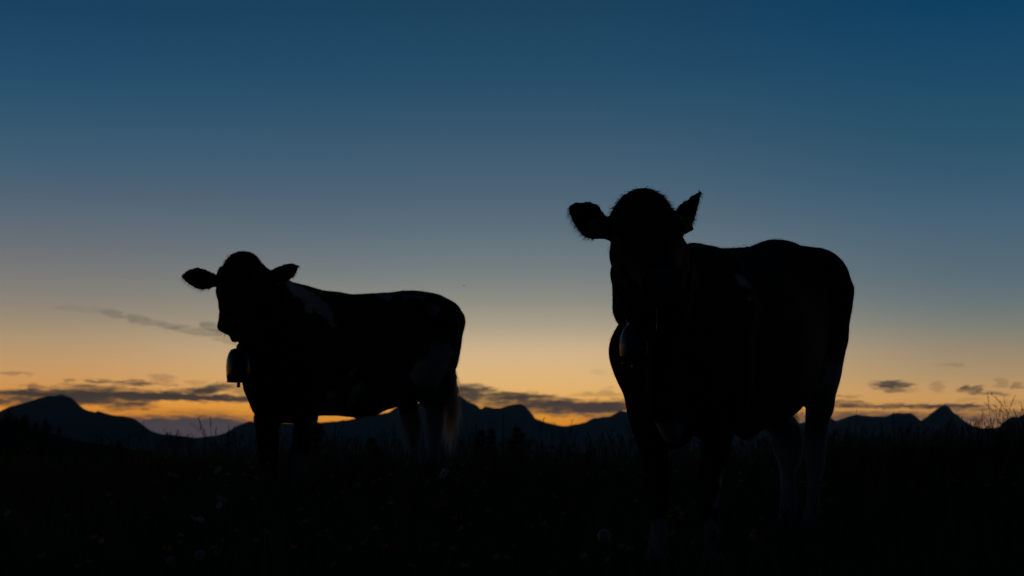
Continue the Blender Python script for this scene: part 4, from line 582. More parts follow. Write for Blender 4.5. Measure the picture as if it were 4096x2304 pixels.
   [(0.0008,-0.0016,-0.0006),(0.0007,0.0005,0.0083),(-0.0006,-0.0003,-0.0064),(0.0005,-0.0006,0.001),(-0.0012,0.0016,-0.0029),(0.0024,-0.0027,0.0076),(-0,0,0),(-0.0004,0.0003,-0.0016),(-0,0.0001,0.0002),(0.0001,-0.0001,0.0001),(0,-0,-0),(-0.0001,0.0001,-0.0003),(0.0001,0,0.0008),(0,-0.0002,-0.0008),(-0.0002,0.0005,0.0007),(0.0002,-0.0003,-0.0002),(0.0003,-0.0008,-0.0016),(-0.0005,0.0013,0.0023),(0.0001,-0.0001,0.0001),(-0.0002,0.0002,-0.0007),(0,-0.0003,-0.0009),(0.0017,-0.0023,0.0038),(-0.0019,0.0026,-0.0039),(-0.0003,0.0002,-0.0014),(0.0009,-0.0008,0.0036),(-0.0007,0.0014,0.0003),(0.0004,-0.0009,-0.001),(0,0.0001,0.0006),(0.0004,-0.0007,0.0001),(-0.0003,0.0004,-0.0002),(0,-0.0001,0),(-0.0001,0.0002,-0.0003),(-0.0001,0.0001,0.0001),(0,-0.0001,-0.0001),(-0,0.0001,0.0003),(-0,0.0005,0.0022),(0,0.0001,0.0004),(-0,-0.0003,-0.0018),(0,0,0.0001),(-0,0,-0.0001),(-0,0,0.0001),(0,-0.0001,-0.0002),(-0,0,0.0001),(0,-0,-0.0001),(-0,0,-0.0002),(-0,0,0),(0,-0,0.0001),(-0,0,-0),(-0,0,-0),(-0,0,-0),(0,-0,0),(-0.0001,0,-0.0004),(0.0001,-0,0.0005),(0,-0,0.0002),(0,-0,0),(-0.0001,0,-0.0004),(0.0001,-0,0.0008),(0.0001,-0,0.0007),(-0,-0,-0.0001),(0.0001,-0.0001,0.0004),(-0.0003,0.0003,-0.0015),(0,-0,0.0001),(0.0002,-0.0001,0.0008),(-0.0001,0,-0.0004),(0,-0,0.0001),(-0,0,-0),(-0,0.0002,0.0006),(0,-0.0002,-0.0006),(0.0001,-0.0004,-0.0014),(-0.0001,0.0006,0.0022),(-0,0,0.0002),(0,-0,-0.0001),(-0,0,0.0001),(0,-0.0002,-0.0007),(0,-0.0001,-0.0003),(-0.0001,0.0002,0.0006),(0.0002,-0.0006,-0.0008),(-0.0001,0.0002,0.0003),(-0.0003,0.0007,0.0009),(0.0002,-0.0005,-0.0006),(-0.0002,0.0004,0.0003),(0.0005,-0.0009,-0.0003),(-0.0012,0.0023,0.0005),(0.0005,-0.001,-0.0001),(0.0011,-0.002,-0.0003),(-0.0005,0.0009,0.0001),(-0.0001,0.0002,0),(0.0008,-0.0014,0.0001),(-0.0007,0.0013,-0.0002),(-0.0001,0.0002,-0.0001),(-0.0002,0.0003,-0),(0.0005,-0.0008,0.0001),(0.0003,-0.0005,0.0001),(0.0001,-0.0002,0),(-0.0005,0.0009,-0.0002),(-0.0005,0.0008,-0.0002),(0.0003,-0.0005,0.0001),(0.0013,-0.0023,0.0004),(-0.0005,0.0008,-0.0002),(0.0002,-0.0004,0.0001),(-0.0002,0.0004,-0.0001),(0.0004,-0.0007,0.0001),(0.0004,-0.0007,0.0001),(-0.0006,0.001,-0.0002),(0.0001,-0.0001,0),(0.0002,-0.0004,0.0001),(-0.0002,0.0004,-0.0001),(-0,0,-0),(0.0001,-0.0001,0.0001),(0.0003,-0.0004,0.0001),(-0,0,-0),(0.0004,-0.0007,0.0002),(-0.0007,0.0013,-0.0004),(-0,0.0001,-0),(0.0002,-0.0003,0.0001),(-0.0001,0.0001,-0),(-0.0003,0.0005,-0.0001),(-0.0001,0.0001,-0),(-0,0.0001,0),(0.0006,-0.001,0.0001),(-0.0004,0.0007,-0),(0.0001,-0.0002,0),(-0.0001,0.0001,0),(-0.0004,0.0006,-0.0002),(0.0002,-0.0004,0.0002),(0.0005,-0.0008,-0),(0.0002,-0.0004,-0),(-0.0009,0.0015,0),(0.0005,-0.0009,0),(0.0003,-0.0006,-0),(-0.0007,0.0014,0),(-0.0005,0.0009,0.0001),(0.0009,-0.0017,-0.0001),(-0.0005,0.0008,-0.0002),(0.0001,-0.0002,0.0001),(0.0006,-0.001,0.0002),(-0.0005,0.0008,-0.0002),(-0.0001,0.0001,0.0001),(0.0001,-0.0001,0),(-0.0006,0.0011,-0.0001),(0.0001,-0.0001,0.0001),(-0.0002,0.0003,0),(0.0006,-0.0012,-0),(0.0008,-0.0015,-0.0003),(0.0011,-0.002,0.0002),(0.0015,-0.0027,0),(0.0007,-0.0013,-0),(0.0003,-0.0006,0),(0.0003,-0.0005,-0),(-0.0003,0.0005,0),(-0.0004,0.0006,-0),(0.0031,-0.0055,0.0002),(-0.0013,0.0024,-0.0001),(0.0001,-0.0002,0.0002),(-0.0002,0.0004,-0.0002),(-0.0003,0.0004,-0.0005),(0.0003,-0.0005,0.0003),(-0.0002,0.0005,0.0003),(0.0002,-0.0004,-0.0004),(-0.0003,0.0006,0.0006),(-0.002,0.0036,0),(-0.0015,0.0027,-0.0002),(-0.0003,0.0006,0.0001),(-0.0009,0.0017,-0.0002),(0.0005,-0.0008,0.0002),(-0.0015,0.0026,-0.0005),(0.0007,-0.0012,0.0003),(0.0003,-0.0005,0.0001),(-0.0002,0.0003,-0.0001),(0,-0,0),(0.0001,-0.0003,-0),(-0.0006,0.0011,0.0001),(0.0009,-0.0017,-0.0003),(-0.0008,0.0016,0.0003),(0.0006,-0.0011,-0.0003),(-0.0002,0.0004,0.0001),(-0,0.0001,0),(0.0002,-0.0003,-0.0001),(-0.0001,0.0003,0.0002),(0.0005,-0.0011,-0.0008),(-0.0002,0.0004,0.0004),(0,0,0),(-0.0001,0.0002,-0.0002),(0.0001,-0.0002,-0),(0,-0,-0),(0,-0,0.0002),(-0,-0,-0.0001),(-0,0,0.0001),(-0,-0,-0.0001),(-0,0,-0),(0.0001,-0,0.0006),(0,-0,0),(-0.0001,0.0001,-0.0002),(0.0009,-0.0016,0.0003),(0.0004,-0.0007,0.0002),(-0.001,0.0018,-0.0004),(-0.0001,0.0001,-0.0001),(0.0007,-0.0011,0.0004),(-0.0005,0.0008,-0.0003),(0.0009,-0.0015,0.0004),(-0.0006,0.001,-0.0002),(0,-0,0),(-0,0,-0),(-0.0002,0.0004,-0),(0.0005,-0.0008,-0),(-0.0004,0.0008,0),(0.0003,-0.0005,0.0001),(0.0011,-0.002,-0.0005),(0.0006,-0.0012,-0.0003),(-0.0017,0.0031,0.0007),(-0.0007,0.0013,0.0004),(0.0011,-0.0021,-0.0005),(-0.0013,0.0023,-0.0003),(0.0016,-0.0027,0.0003),(-0.0006,0.001,-0.0001),(-0,-0,-0.0001),(-0.0003,0.0006,0.0002),(-0.0001,0.0002,0.0001),(0.0001,-0.0002,-0.0001),(0.0001,-0.0003,-0),(-0.0003,0.0005,-0),(0.0003,-0.0006,0),(0.0001,-0.0001,0),(-0.0007,0.0011,-0.0003),(0.0007,-0.0012,0.0002),(-0.0005,0.0008,-0.0001),(-0,0,-0.0002),(0.0004,-0.0006,0.0007),(-0.0007,0.0009,-0.0014),(0.0001,0,0.0005),(-0.0003,0.0004,-0.001),(0.0001,-0.0002,-0.0002),(0.0012,-0.001,0.0059),(-0.0014,0.0011,-0.0067),(0.0002,-0.0002,0.0006),(0.0004,-0.0009,-0.0004),(-0.0003,0.0006,-0),(-0.0001,0.0002,0),(0.0002,-0.0004,0),(-0.0006,0.001,-0.0001),(0.0004,-0.0006,0.0001),(-0.0001,0.0001,0),(-0.0002,0.0003,-0.0001),(-0.0002,0.0004,0),(0.0006,-0.0011,0),(0.0001,-0.0002,0),(-0.0022,0.0039,-0.0001),(0.001,-0.0017,0),(0.0022,-0.004,0.0001),(-0.0005,0.0009,-0.0002),(0.0002,-0.0003,0),(0.0006,-0.001,0.0002),(-0.0002,0.0002,-0.0001),(-0.0007,0.0014,0.0002),(0.0004,-0.0007,-0.0001),(0.0004,-0.0007,-0),(-0.0002,0.0004,0),(0.0002,-0.0004,-0.0001),(-0.0007,0.0013,0.0003),(0.0005,-0.0009,-0.0002),(-0.0001,0.0003,0.0001),(0.0004,-0.0008,-0.0003),(-0.0009,0.0017,0.0007),(0.0007,-0.0014,-0.0006),(-0.0003,0.0006,0.0003),(-0.0001,0.0001,0),(0.0003,-0.0006,-0.0002),(-0.0002,0.0005,0.0001),(0.0003,-0.0006,-0.0001),(0.0008,-0.0015,-0.0004),(-0.0008,0.0015,0.0003),(-0.0011,0.0021,0.0005),(0.0002,-0.0004,0.0001),(0,-0,0.0001),(0.0005,-0.0011,-0.0006),(0.0002,-0.0004,-0.0002),(-0.0003,0.0007,0.0003),(0.0009,-0.0017,-0.0005),(-0.0002,0.0005,0.0002),(-0.0007,0.0012,-0.0001),(0.0014,-0.0024,0.0004),(-0.0012,0.002,-0.0004),(-0,0,-0),(-0.0015,0.0026,-0.0006),(0.0035,-0.0061,0.0015),(0.0008,-0.0014,-0),(-0.0007,0.0013,0),(-0.0001,0.0003,-0),(0.0001,-0.0001,0),(-0.0003,0.0005,0),(0.0001,-0.0002,-0),(-0.0001,0.0002,0),(-0.0001,0.0002,0),(-0.0007,0.0013,0.0001),(0.0009,-0.0016,-0.0001),(0.0014,-0.0024,0),(-0.0004,0.0007,0),(-0.0015,0.0026,-0.0007),(0.0003,-0.0001,0.0018),(0.0012,-0.0029,-0.0035),(-0.0006,0.0011,0.0004),(0.0002,-0.0005,-0.0005),(-0.0002,0.0005,0.0006),(-0.0002,0.0004,0.0001)]),
  (0.1, [(1.34,-0.137,1.24),(1.33,-0.112,1.27),(1.32,-0.086,1.27),(1.31,-0.045,1.25),(1.3,-0.019,1.22),(1.4,0.048,1.21),(1.31,0.021,1.25),(1.3,0.032,1.27),(1.29,0.05,1.29),(1.3,0.072,1.29),(1.28,0.081,1.3),(1.28,0.109,1.31),(1.27,0.143,1.3),(1.25,0.145,1.3),(1.25,0.168,1.28),(1.29,0.198,1.25),(1.31,0.204,1.24),(1.27,0.21,1.23),(1.2,0.18,1.25),(1.29,0.23,1.22),(1.16,0.192,1.25),(1.13,0.204,1.27),(1.1,0.214,1.29),(1.08,0.223,1.3),(1.06,0.237,1.31),(1.07,0.237,1.27),(1.09,0.234,1.24),(1.11,0.234,1.22),(1.13,0.233,1.19),(1.15,0.229,1.17),(1.34,0.285,1.12),(1.18,0.226,1.16),(0.918,0.104,1.17),(0.948,0.122,1.17),(1.24,0.252,1.12),(0.546,-0.004,1.21),(0.5,-0.002,1.21),(0.551,0.031,1.2),(0.452,0.011,1.21),(0.419,0.019,1.22),(0.477,0.04,1.21),(0.391,0.03,1.21),(0.433,0.061,1.2),(0.451,0.09,1.19),(0.109,-0.039,1.23),(0.35,0.062,1.2),(0.061,-0.031,1.24),(0.282,0.05,1.21),(0.213,0.039,1.22),(-0.006,-0.027,1.25),(0.162,0.035,1.23),(0.096,0.026,1.24),(-0.053,-0.006,1.26),(-0.023,0.01,1.26),(-0.087,0.005,1.27),(-0.259,-0.049,1.29),(-0.185,-0.011,1.28),(-0.179,0.011,1.28),(-0.409,-0.069,1.31),(-0.443,-0.062,1.32),(-0.23,0.026,1.29),(-0.272,0.027,1.3),(-0.477,-0.032,1.33),(-0.31,0.04,1.31),(-0.488,-0.001,1.34),(-0.34,0.048,1.32),(-0.38,0.053,1.33),(-0.475,0.046,1.34),(-0.467,0.071,1.33),(-0.513,0.079,1.33),(-0.508,0.102,1.32),(-0.398,0.159,1.3),(-0.395,0.183,1.29),(-0.433,0.174,1.3),(-0.479,0.184,1.29),(-0.417,0.213,1.28),(-0.506,0.207,1.29),(-0.516,0.231,1.28),(-0.501,0.258,1.27),(-0.532,0.27,1.26),(-0.563,0.284,1.24),(-0.59,0.294,1.22),(-0.613,0.301,1.19),(-0.617,0.306,1.16),(-0.604,0.316,1.13),(-0.637,0.308,1.11),(-0.599,0.316,1.09),(-0.644,0.3,1.08),(-0.59,0.314,1.06),(-0.576,0.312,1.03),(-0.63,0.296,1.03),(-0.621,0.292,0.997),(-0.57,0.307,0.993),(-0.609,0.291,0.97),(-0.551,0.305,0.95),(-0.602,0.286,0.933),(-0.528,0.303,0.908),(-0.594,0.283,0.897),(-0.521,0.3,0.877),(-0.593,0.275,0.863),(-0.514,0.297,0.845),(-0.573,0.276,0.83),(-0.507,0.292,0.809),(-0.557,0.274,0.796),(-0.542,0.275,0.77),(-0.509,0.282,0.748),(-0.53,0.273,0.737),(-0.512,0.274,0.714),(-0.515,0.266,0.688),(-0.542,0.252,0.669),(-0.57,0.236,0.646),(-0.583,0.226,0.626),(-0.633,0.205,0.607),(-0.611,0.21,0.602),(-0.659,0.191,0.581),(-0.638,0.197,0.581),(-0.678,0.178,0.557),(-0.618,0.171,0.579),(-0.756,0.147,0.536),(-0.723,0.155,0.531),(-0.794,0.129,0.506),(-0.817,0.116,0.479),(-0.825,0.108,0.446),(-0.827,0.105,0.411),(-0.825,0.102,0.375),(-0.821,0.102,0.34),(-0.815,0.101,0.307),(-0.808,0.093,0.27),(-0.8,0.087,0.237),(-0.795,0.084,0.208),(-0.792,0.084,0.18),(-0.792,0.083,0.15),(-0.778,0.086,0.123),(-0.741,0.097,0.095),(-0.749,0.096,0.066),(-0.721,0.024,0.09),(-0.746,0.026,0.12),(-0.761,0.029,0.151),(-0.781,0.027,0.176),(-0.78,0.03,0.208),(-0.787,0.03,0.246),(-0.791,0.027,0.281),(-0.795,0.022,0.314),(-0.802,0.017,0.345),(-0.807,0.008,0.38),(-0.8,0.015,0.419),(-0.792,0.019,0.448),(-0.782,0.023,0.482),(-0.764,0.029,0.507),(-0.733,0.039,0.534),(-0.721,0.044,0.563),(-0.69,0.055,0.576),(-0.663,0.063,0.601),(-0.224,0.192,0.585),(-0.192,0.18,0.562),(-0.237,0.166,0.563),(-0.196,0.163,0.549),(-0.781,-0.02,0.536),(-0.795,-0.011,0.508),(-0.817,-0.007,0.479),(-0.827,-0.003,0.446),(-0.833,-0.006,0.412),(-0.832,-0.009,0.385),(-0.824,-0.012,0.344),(-0.687,-0.093,0.048),(-0.702,-0.094,0.069),(-0.698,-0.087,0.094),(-0.719,-0.091,0.113),(-0.736,-0.091,0.147),(-0.754,-0.093,0.178),(-0.757,-0.093,0.209),(-0.765,-0.095,0.244),(-0.771,-0.099,0.272),(-0.775,-0.106,0.301),(-0.781,-0.114,0.334),(-0.783,-0.123,0.361),(-0.78,-0.131,0.393),(-0.776,-0.139,0.429),(-0.763,-0.142,0.459),(-0.712,-0.138,0.479),(-0.702,-0.145,0.493),(-0.018,0.077,0.488),(0.014,0.073,0.484),(-0.027,0.045,0.475),(0.012,0.042,0.472),(0.04,0.043,0.474),(0.087,0.053,0.475),(0.132,0.063,0.476),(0.184,0.072,0.478),(-0.102,-0.045,0.481),(0.247,0.073,0.479),(-0.052,-0.049,0.479),(0.304,0.073,0.479),(0.576,0.169,0.458),(0.602,0.18,0.463),(0.587,0.164,0.43),(0.605,0.166,0.412),(0.606,0.157,0.384),(0.612,0.15,0.359),(0.632,0.146,0.328),(0.629,0.139,0.299),(0.635,0.141,0.268),(0.635,0.138,0.238),(0.633,0.132,0.201),(0.634,0.127,0.17),(0.629,0.123,0.134),(0.628,0.126,0.103),(0.639,0.132,0.083),(0.611,0.125,0.062),(0.637,0.138,0.049),(0.625,0.137,0.027),(0.651,0.15,0.016),(0.672,0.162,-0.002),(0.676,0.074,0.008),(0.653,0.071,0.037),(0.641,0.068,0.066),(0.646,0.072,0.097),(0.652,0.072,0.132),(0.653,0.061,0.164),(0.663,0.056,0.192),(0.661,0.05,0.222),(0.67,0.051,0.254),(0.656,0.046,0.28),(0.66,0.054,0.312),(0.645,0.053,0.337),(0.661,0.064,0.358),(0.634,0.054,0.372),(0.648,0.064,0.396),(0.623,0.054,0.429),(0.633,0.046,0.455),(0.583,0.033,0.461),(0.689,0.04,0.447),(0.725,0.033,0.43),(0.743,0.01,0.415),(0.743,-0.013,0.411),(0.641,-0.069,0.393),(0.663,-0.06,0.39),(0.654,-0.062,0.36),(0.669,-0.053,0.333),(0.667,-0.053,0.303),(0.665,-0.055,0.27),(0.67,-0.056,0.236),(0.674,-0.06,0.201),(0.674,-0.065,0.167),(0.674,-0.066,0.133),(0.668,-0.07,0.104),(0.687,-0.061,0.091),(0.69,-0.063,0.068),(0.709,-0.054,0.04),(0.746,-0.118,0.033),(0.722,-0.12,0.062),(0.712,-0.119,0.089),(0.697,-0.124,0.112),(0.699,-0.123,0.145),(0.7,-0.127,0.178),(0.703,-0.133,0.211),(0.697,-0.138,0.245),(0.708,-0.136,0.279),(0.699,-0.144,0.308),(0.701,-0.148,0.336),(0.689,-0.16,0.363),(0.689,-0.167,0.391),(0.672,-0.179,0.404),(0.68,-0.184,0.427),(0.67,-0.195,0.444),(0.665,-0.208,0.471),(0.651,-0.225,0.503),(0.644,-0.237,0.536),(0.635,-0.248,0.569),(0.614,-0.259,0.588),(0.65,-0.244,0.6),(0.608,-0.265,0.61),(0.646,-0.256,0.626),(0.63,-0.274,0.644),(0.66,-0.272,0.666),(0.634,-0.288,0.676),(0.655,-0.29,0.697),(0.647,-0.301,0.716),(0.672,-0.296,0.733),(0.657,-0.309,0.754),(0.671,-0.307,0.782),(0.657,-0.309,0.812),(0.682,-0.292,0.827),(0.678,-0.287,0.858),(0.664,-0.286,0.887),(0.922,-0.162,0.893),(0.894,-0.177,0.925),(0.95,-0.153,0.925),(0.971,-0.143,0.953),(0.908,-0.173,0.963),(0.995,-0.133,0.983),(0.941,-0.16,0.993),(1.01,-0.128,1.02),(0.961,-0.152,1.03),(0.984,-0.143,1.05),(0.994,-0.136,1.06),(1.35,0.025,1.04),(1.37,0.032,1.05),(1.32,0.014,1.07),(1.31,0.005,1.1),(1.3,-0.02,1.13),(1.31,-0.052,1.14),(1.32,-0.084,1.15),(1.33,-0.114,1.18)],
   [(0.0001,-0.0002,-0.0002),(0.0005,-0.0002,0.0029),(-0.0002,0,-0.0016),(-0,0.0001,0.0004),(0.0003,-0.0006,0),(-0,0,0),(-0.0001,0.0002,-0.0001),(-0,0.0001,-0.0001),(0.0001,-0.0001,0.0001),(0,-0,0),(-0.0001,0.0001,-0.0002),(0.0001,-0,0.0004),(0,-0.0001,-0.0004),(-0.0001,0.0003,0.0005),(0.0001,-0.0002,-0.0002),(-0,-0.0001,-0.0007),(-0.0005,0.0012,0.0012),(0.0002,-0.0003,-0.0001),(-0.0001,0.0002,-0.0003),(0.0001,-0.0002,-0.0003),(0.0007,-0.001,0.0016),(-0.0006,0.0008,-0.0015),(0.0002,-0.0001,0.001),(-0.0002,-0.0001,-0.0021),(-0.0006,0.0015,0.0022),(0.0004,-0.0007,-0.0001),(-0.0003,0.0005,-0),(0.0004,-0.0007,0.0003),(-0.0002,0.0004,-0.0003),(0.0002,-0.0003,0.0003),(0,-0,0),(-0.0003,0.0005,-0.0005),(-0,0,0),(0,-0,-0.0001),(0,-0,0.0001),(-0,0.0004,0.0017),(0,0,0.0002),(-0,-0.0002,-0.0012),(-0,-0,-0.0001),(0,0,0.0001),(-0,0,0.0002),(-0,0.0001,0.0001),(0,-0.0001,-0.0002),(-0,0,0),(0,-0,-0),(0,-0,-0),(0,0,0),(-0,0,-0),(-0,0,-0),(-0,0,-0),(-0,0,-0),(0,-0,0),(-0,0,-0.0002),(0,-0,0.0001),(0,-0,0.0001),(0,-0,0.0001),(-0,0,-0.0003),(0,-0,0.0003),(0,-0,0.0003),(-0,0,-0.0001),(0.0001,-0.0001,0.0002),(-0.0001,0.0001,-0.0003),(0,-0,0.0001),(0.0001,-0.0001,0.0003),(-0,-0,-0.0001),(-0,0,-0.0001),(-0,0,-0),(-0,0.0001,0.0004),(0,-0.0001,-0.0002),(0,-0.0002,-0.0007),(-0,0.0002,0.0009),(-0,0.0002,0.0007),(0,-0,-0.0002),(0.0001,-0.0005,-0.002),(-0,0.0003,0.0011),(-0,0.0002,0.0009),(0,-0.0002,-0.0007),(-0,0.0001,0.0002),(0.0001,-0.0002,-0.0003),(-0.0001,0.0002,0.0002),(0.0001,-0.0003,-0.0003),(-0.0002,0.0004,0.0002),(0.0005,-0.001,-0.0003),(-0.0008,0.0016,0.0004),(0.0002,-0.0004,-0.0002),(0.0007,-0.0012,0.0001),(-0,0.0001,0.0001),(-0.0005,0.0009,-0.0001),(0.0004,-0.0007,0.0001),(-0.0003,0.0006,-0.0001),(-0,0,-0),(-0.0005,0.0008,-0.0001),(0.0001,-0.0002,0),(0.0003,-0.0006,0.0001),(0.0003,-0.0005,0.0001),(-0.0005,0.0009,-0.0002),(-0.0003,0.0005,-0.0001),(0.0009,-0.0015,0.0003),(0.0003,-0.0005,0.0001),(-0.0007,0.0013,-0.0002),(0.0001,-0.0002,0),(0.0004,-0.0007,0.0001),(0.0007,-0.0011,0.0002),(-0.0003,0.0006,-0.0001),(0.0002,-0.0003,0.0001),(0.0004,-0.0006,0.0001),(-0.0004,0.0007,-0.0002),(0,-0,0),(0.0001,-0.0002,0.0001),(-0.0001,0.0002,-0),(0,-0,0),(-0,0,0),(0.0002,-0.0003,0.0001),(-0,0,-0),(0.0002,-0.0004,0.0001),(-0.0004,0.0006,-0.0002),(0,-0,0),(0.0001,-0.0001,0.0001),(-0,0,-0),(-0.0005,0.0009,-0.0002),(-0.0001,0.0001,-0),(-0,0.0001,-0),(-0.0001,0.0001,-0),(0.0003,-0.0005,0),(-0.0002,0.0004,-0),(0.0001,-0.0002,0),(-0,0.0001,0),(0,-0,-0),(-0.0003,0.0006,-0.0001),(0.0004,-0.0008,0.0001),(-0.0003,0.0006,-0),(0.0005,-0.0009,0),(-0.0003,0.0005,0),(-0.0002,0.0003,0),(0.0003,-0.0005,-0),(-0.0006,0.001,-0.0003),(0.0004,-0.0006,0.0002),(-0.0001,0.0001,-0),(-0.0003,0.0005,-0.0001),(-0,0,0),(-0.0001,0.0002,0.0001),(0.0001,-0.0002,-0),(-0.0001,0.0002,0),(0.0001,-0.0003,-0),(0.0003,-0.0006,-0),(0.0003,-0.0006,0),(0.0002,-0.0004,-0),(0.0002,-0.0004,0),(-0.0003,0.0005,-0),(-0.0001,0.0001,-0),(0.0001,-0.0001,-0),(0.0003,-0.0005,0),(-0.0004,0.0008,-0),(0.0001,-0.0002,0.0001),(-0.0002,0.0003,-0.0002),(-0.0001,0.0001,-0.0001),(0.0002,-0.0003,0.0002),(-0.0001,0.0001,0.0001),(0,-0.0001,-0.0001),(0.0001,-0.0002,0),(-0.0008,0.0015,0.0001),(0.0004,-0.0007,-0),(-0.0007,0.0013,-0.0001),(-0,0.0001,0),(0.0004,-0.0007,0.0001),(-0.0008,0.0013,-0.0003),(0.0004,-0.0006,0.0001),(0.0002,-0.0004,0.0001),(-0.0001,0.0001,-0),(0,0,0),(0.0001,-0.0002,-0),(-0.0003,0.0005,0.0001),(0.0006,-0.0011,-0.0002),(-0.0005,0.001,0.0002),(0.0004,-0.0008,-0.0002),(-0.0002,0.0004,0.0001),(0,-0.0001,-0),(-0,0,0),(0.0001,-0.0002,-0.0001),(0.0001,-0.0002,-0.0003),(-0.0001,0.0002,0.0005),(0,0,0.0001),(-0,0.0001,0),(0.0001,-0.0001,-0.0001),(-0,0,-0),(0,-0,0),(-0,0,0),(-0,0,0),(-0,-0,-0),(-0,0,-0),(0,-0,0.0001),(0,-0,0),(-0,0,-0),(0.0003,-0.0004,0.0001),(0.0005,-0.0009,0.0002),(-0.0007,0.0012,-0.0003),(0.0001,-0.0002,0),(0.0004,-0.0007,0.0002),(-0.0004,0.0007,-0.0002),(0.0006,-0.001,0.0002),(-0.0005,0.0009,-0.0001),(0.0001,-0.0003,0),(-0,0.0001,-0),(-0.0001,0.0001,-0),(-0.0001,0.0002,-0),(0.0001,-0.0002,0),(0.0001,-0.0002,-0.0001),(-0.0004,0.0007,0.0002),(0.0003,-0.0005,-0.0001),(0.0006,-0.0011,-0.0003),(-0.0008,0.0015,0.0004),(0.0002,-0.0003,-0.0001),(-0.0003,0.0006,0.0001),(-0.0006,0.001,-0.0001),(0.0007,-0.0012,0.0002),(-0.0003,0.0005,-0.0001),(-0.0002,0.0003,-0),(-0,0.0001,0),(0,-0.0001,-0),(-0.0001,0.0001,-0),(0.0003,-0.0005,-0.0001),(-0.0004,0.0006,-0),(0.0004,-0.0007,0.0001),(0,-0,0),(-0.0004,0.0007,-0.0002),(0.0004,-0.0007,0.0002),(-0.0001,0.0002,-0),(-0.0001,0.0001,-0.0002),(0.0004,-0.0005,0.0007),(-0.0005,0.0007,-0.0014),(0,-0,0.0003),(-0.0001,0.0001,-0.0006),(-0.0001,0,-0.0004),(0.0005,-0.0004,0.0022),(-0.0005,0.0004,-0.0024),(0.0005,-0.0007,0.0004),(-0,0,-0.0002),(-0.0002,0.0004,-0),(-0.0001,0.0002,0),(0.0003,-0.0005,-0),(-0.0005,0.0008,-0),(0.0003,-0.0005,0),(-0,0,0),(-0.0001,0.0002,-0),(0,-0,0),(-0.0006,0.001,-0),(0.0014,-0.0026,0.0001),(-0.0012,0.0022,-0.0001),(0.0004,-0.0007,0),(-0.001,0.0018,-0.0003),(0.0006,-0.0011,0.0002),(-0.0002,0.0003,-0),(0.0001,-0.0001,-0),(-0.0003,0.0005,0.0001),(0.0002,-0.0005,-0.0001),(0.0001,-0.0002,0),(-0.0002,0.0004,0),(0.0004,-0.0007,-0.0001),(-0.0008,0.0015,0.0003),(0.0005,-0.001,-0.0002),(-0.0002,0.0004,0.0001),(0.0003,-0.0006,-0.0002),(-0.0005,0.001,0.0004),(0.0005,-0.001,-0.0004),(-0.0002,0.0004,0.0002),(-0.0001,0.0001,0),(0.0002,-0.0005,-0.0002),(-0.0002,0.0003,0.0001),(0.0001,-0.0002,-0.0001),(0.0005,-0.0009,-0.0001),(-0.0004,0.0007,0.0003),(-0.0004,0.0008,0),(0.0003,-0.0006,-0.0003),(-0.0003,0.0006,0.0004),(0.0002,-0.0004,-0.0002),(0.0003,-0.0007,-0.0004),(-0.0005,0.001,0.0005),(0.0005,-0.001,-0.0003),(0.0001,-0.0002,-0.0001),(-0.0006,0.001,0.0002),(0.0006,-0.0011,-0),(-0.0005,0.0008,-0.0001),(0.0003,-0.0004,0.0001),(-0.0003,0.0005,-0.0002),(0.0002,-0.0004,0.0001),(0.0005,-0.001,0),(0.0004,-0.0008,-0.0001),(-0.0005,0.001,0),(0.0002,-0.0003,0),(-0,0,0),(0.0001,-0.0002,-0),(-0.0003,0.0006,0),(-0,0.0001,0),(-0.0002,0.0003,0),(-0.0012,0.0021,0.0001),(0.0018,-0.0032,-0.0002),(0.0011,-0.0019,0),(-0.0021,0.0037,-0.0002),(-0.0004,0.0006,-0),(-0.0001,0.0002,0.0001),(0.0003,-0.0009,-0.0015),(-0.0001,0.0004,0.001),(0,-0.0001,-0.0004),(-0,0.0001,0.0001)]),
 ],
 'far': [
  (0.4, [(1.2,-0.034,1.28),(1.12,0.029,1.26),(1.11,0.159,1.33),(1.03,0.181,1.42),(0.929,0.224,1.4),(0.828,0.223,1.35),(0.766,0.126,1.34),(0.736,0.3,1.33),(0.592,0.108,1.28),(0.491,0.061,1.26),(0.368,0.029,1.24),(0.236,0.019,1.23),(0.112,0.019,1.23),(-0.017,0.011,1.24),(-0.146,-0.001,1.25),(-0.268,-0.007,1.28),(-0.394,0.008,1.3),(-0.525,0.023,1.3),(-0.651,0.041,1.27),(-0.739,0.062,1.22),(-0.727,0.176,1.13),(-0.761,0.155,1.03),(-0.754,0.131,0.918),(-0.737,0.095,0.81),(-0.761,0.046,0.703),(-0.666,0.122,0.594),(-0.614,0.11,0.479),(-0.629,0.096,0.369),(-0.611,0.093,0.261),(-0.519,-0.118,0.205),(-0.536,-0.123,0.356),(-0.516,-0.137,0.464),(-0.279,0.02,0.521),(-0.178,0.019,0.482),(-0.067,0.013,0.448),(0.049,0.012,0.458),(0.163,-0.019,0.461),(0.255,0.009,0.465),(0.46,0.134,0.42),(0.504,0.076,0.329),(0.501,0.063,0.206),(0.506,0.045,0.112),(0.543,-0.011,0.455),(0.619,-0.1,0.368),(0.643,-0.099,0.249),(0.656,-0.104,0.141),(0.771,-0.025,0.523),(0.819,-0.043,0.635),(-0.534,0.069,0.1),(-0.575,0.069,0.183),(0.818,-0.077,0.734),(0.816,-0.092,0.831),(1.15,0.31,0.909),(1.21,0.306,0.992),(1.16,0.244,1.09),(1.09,0.106,1.18)],
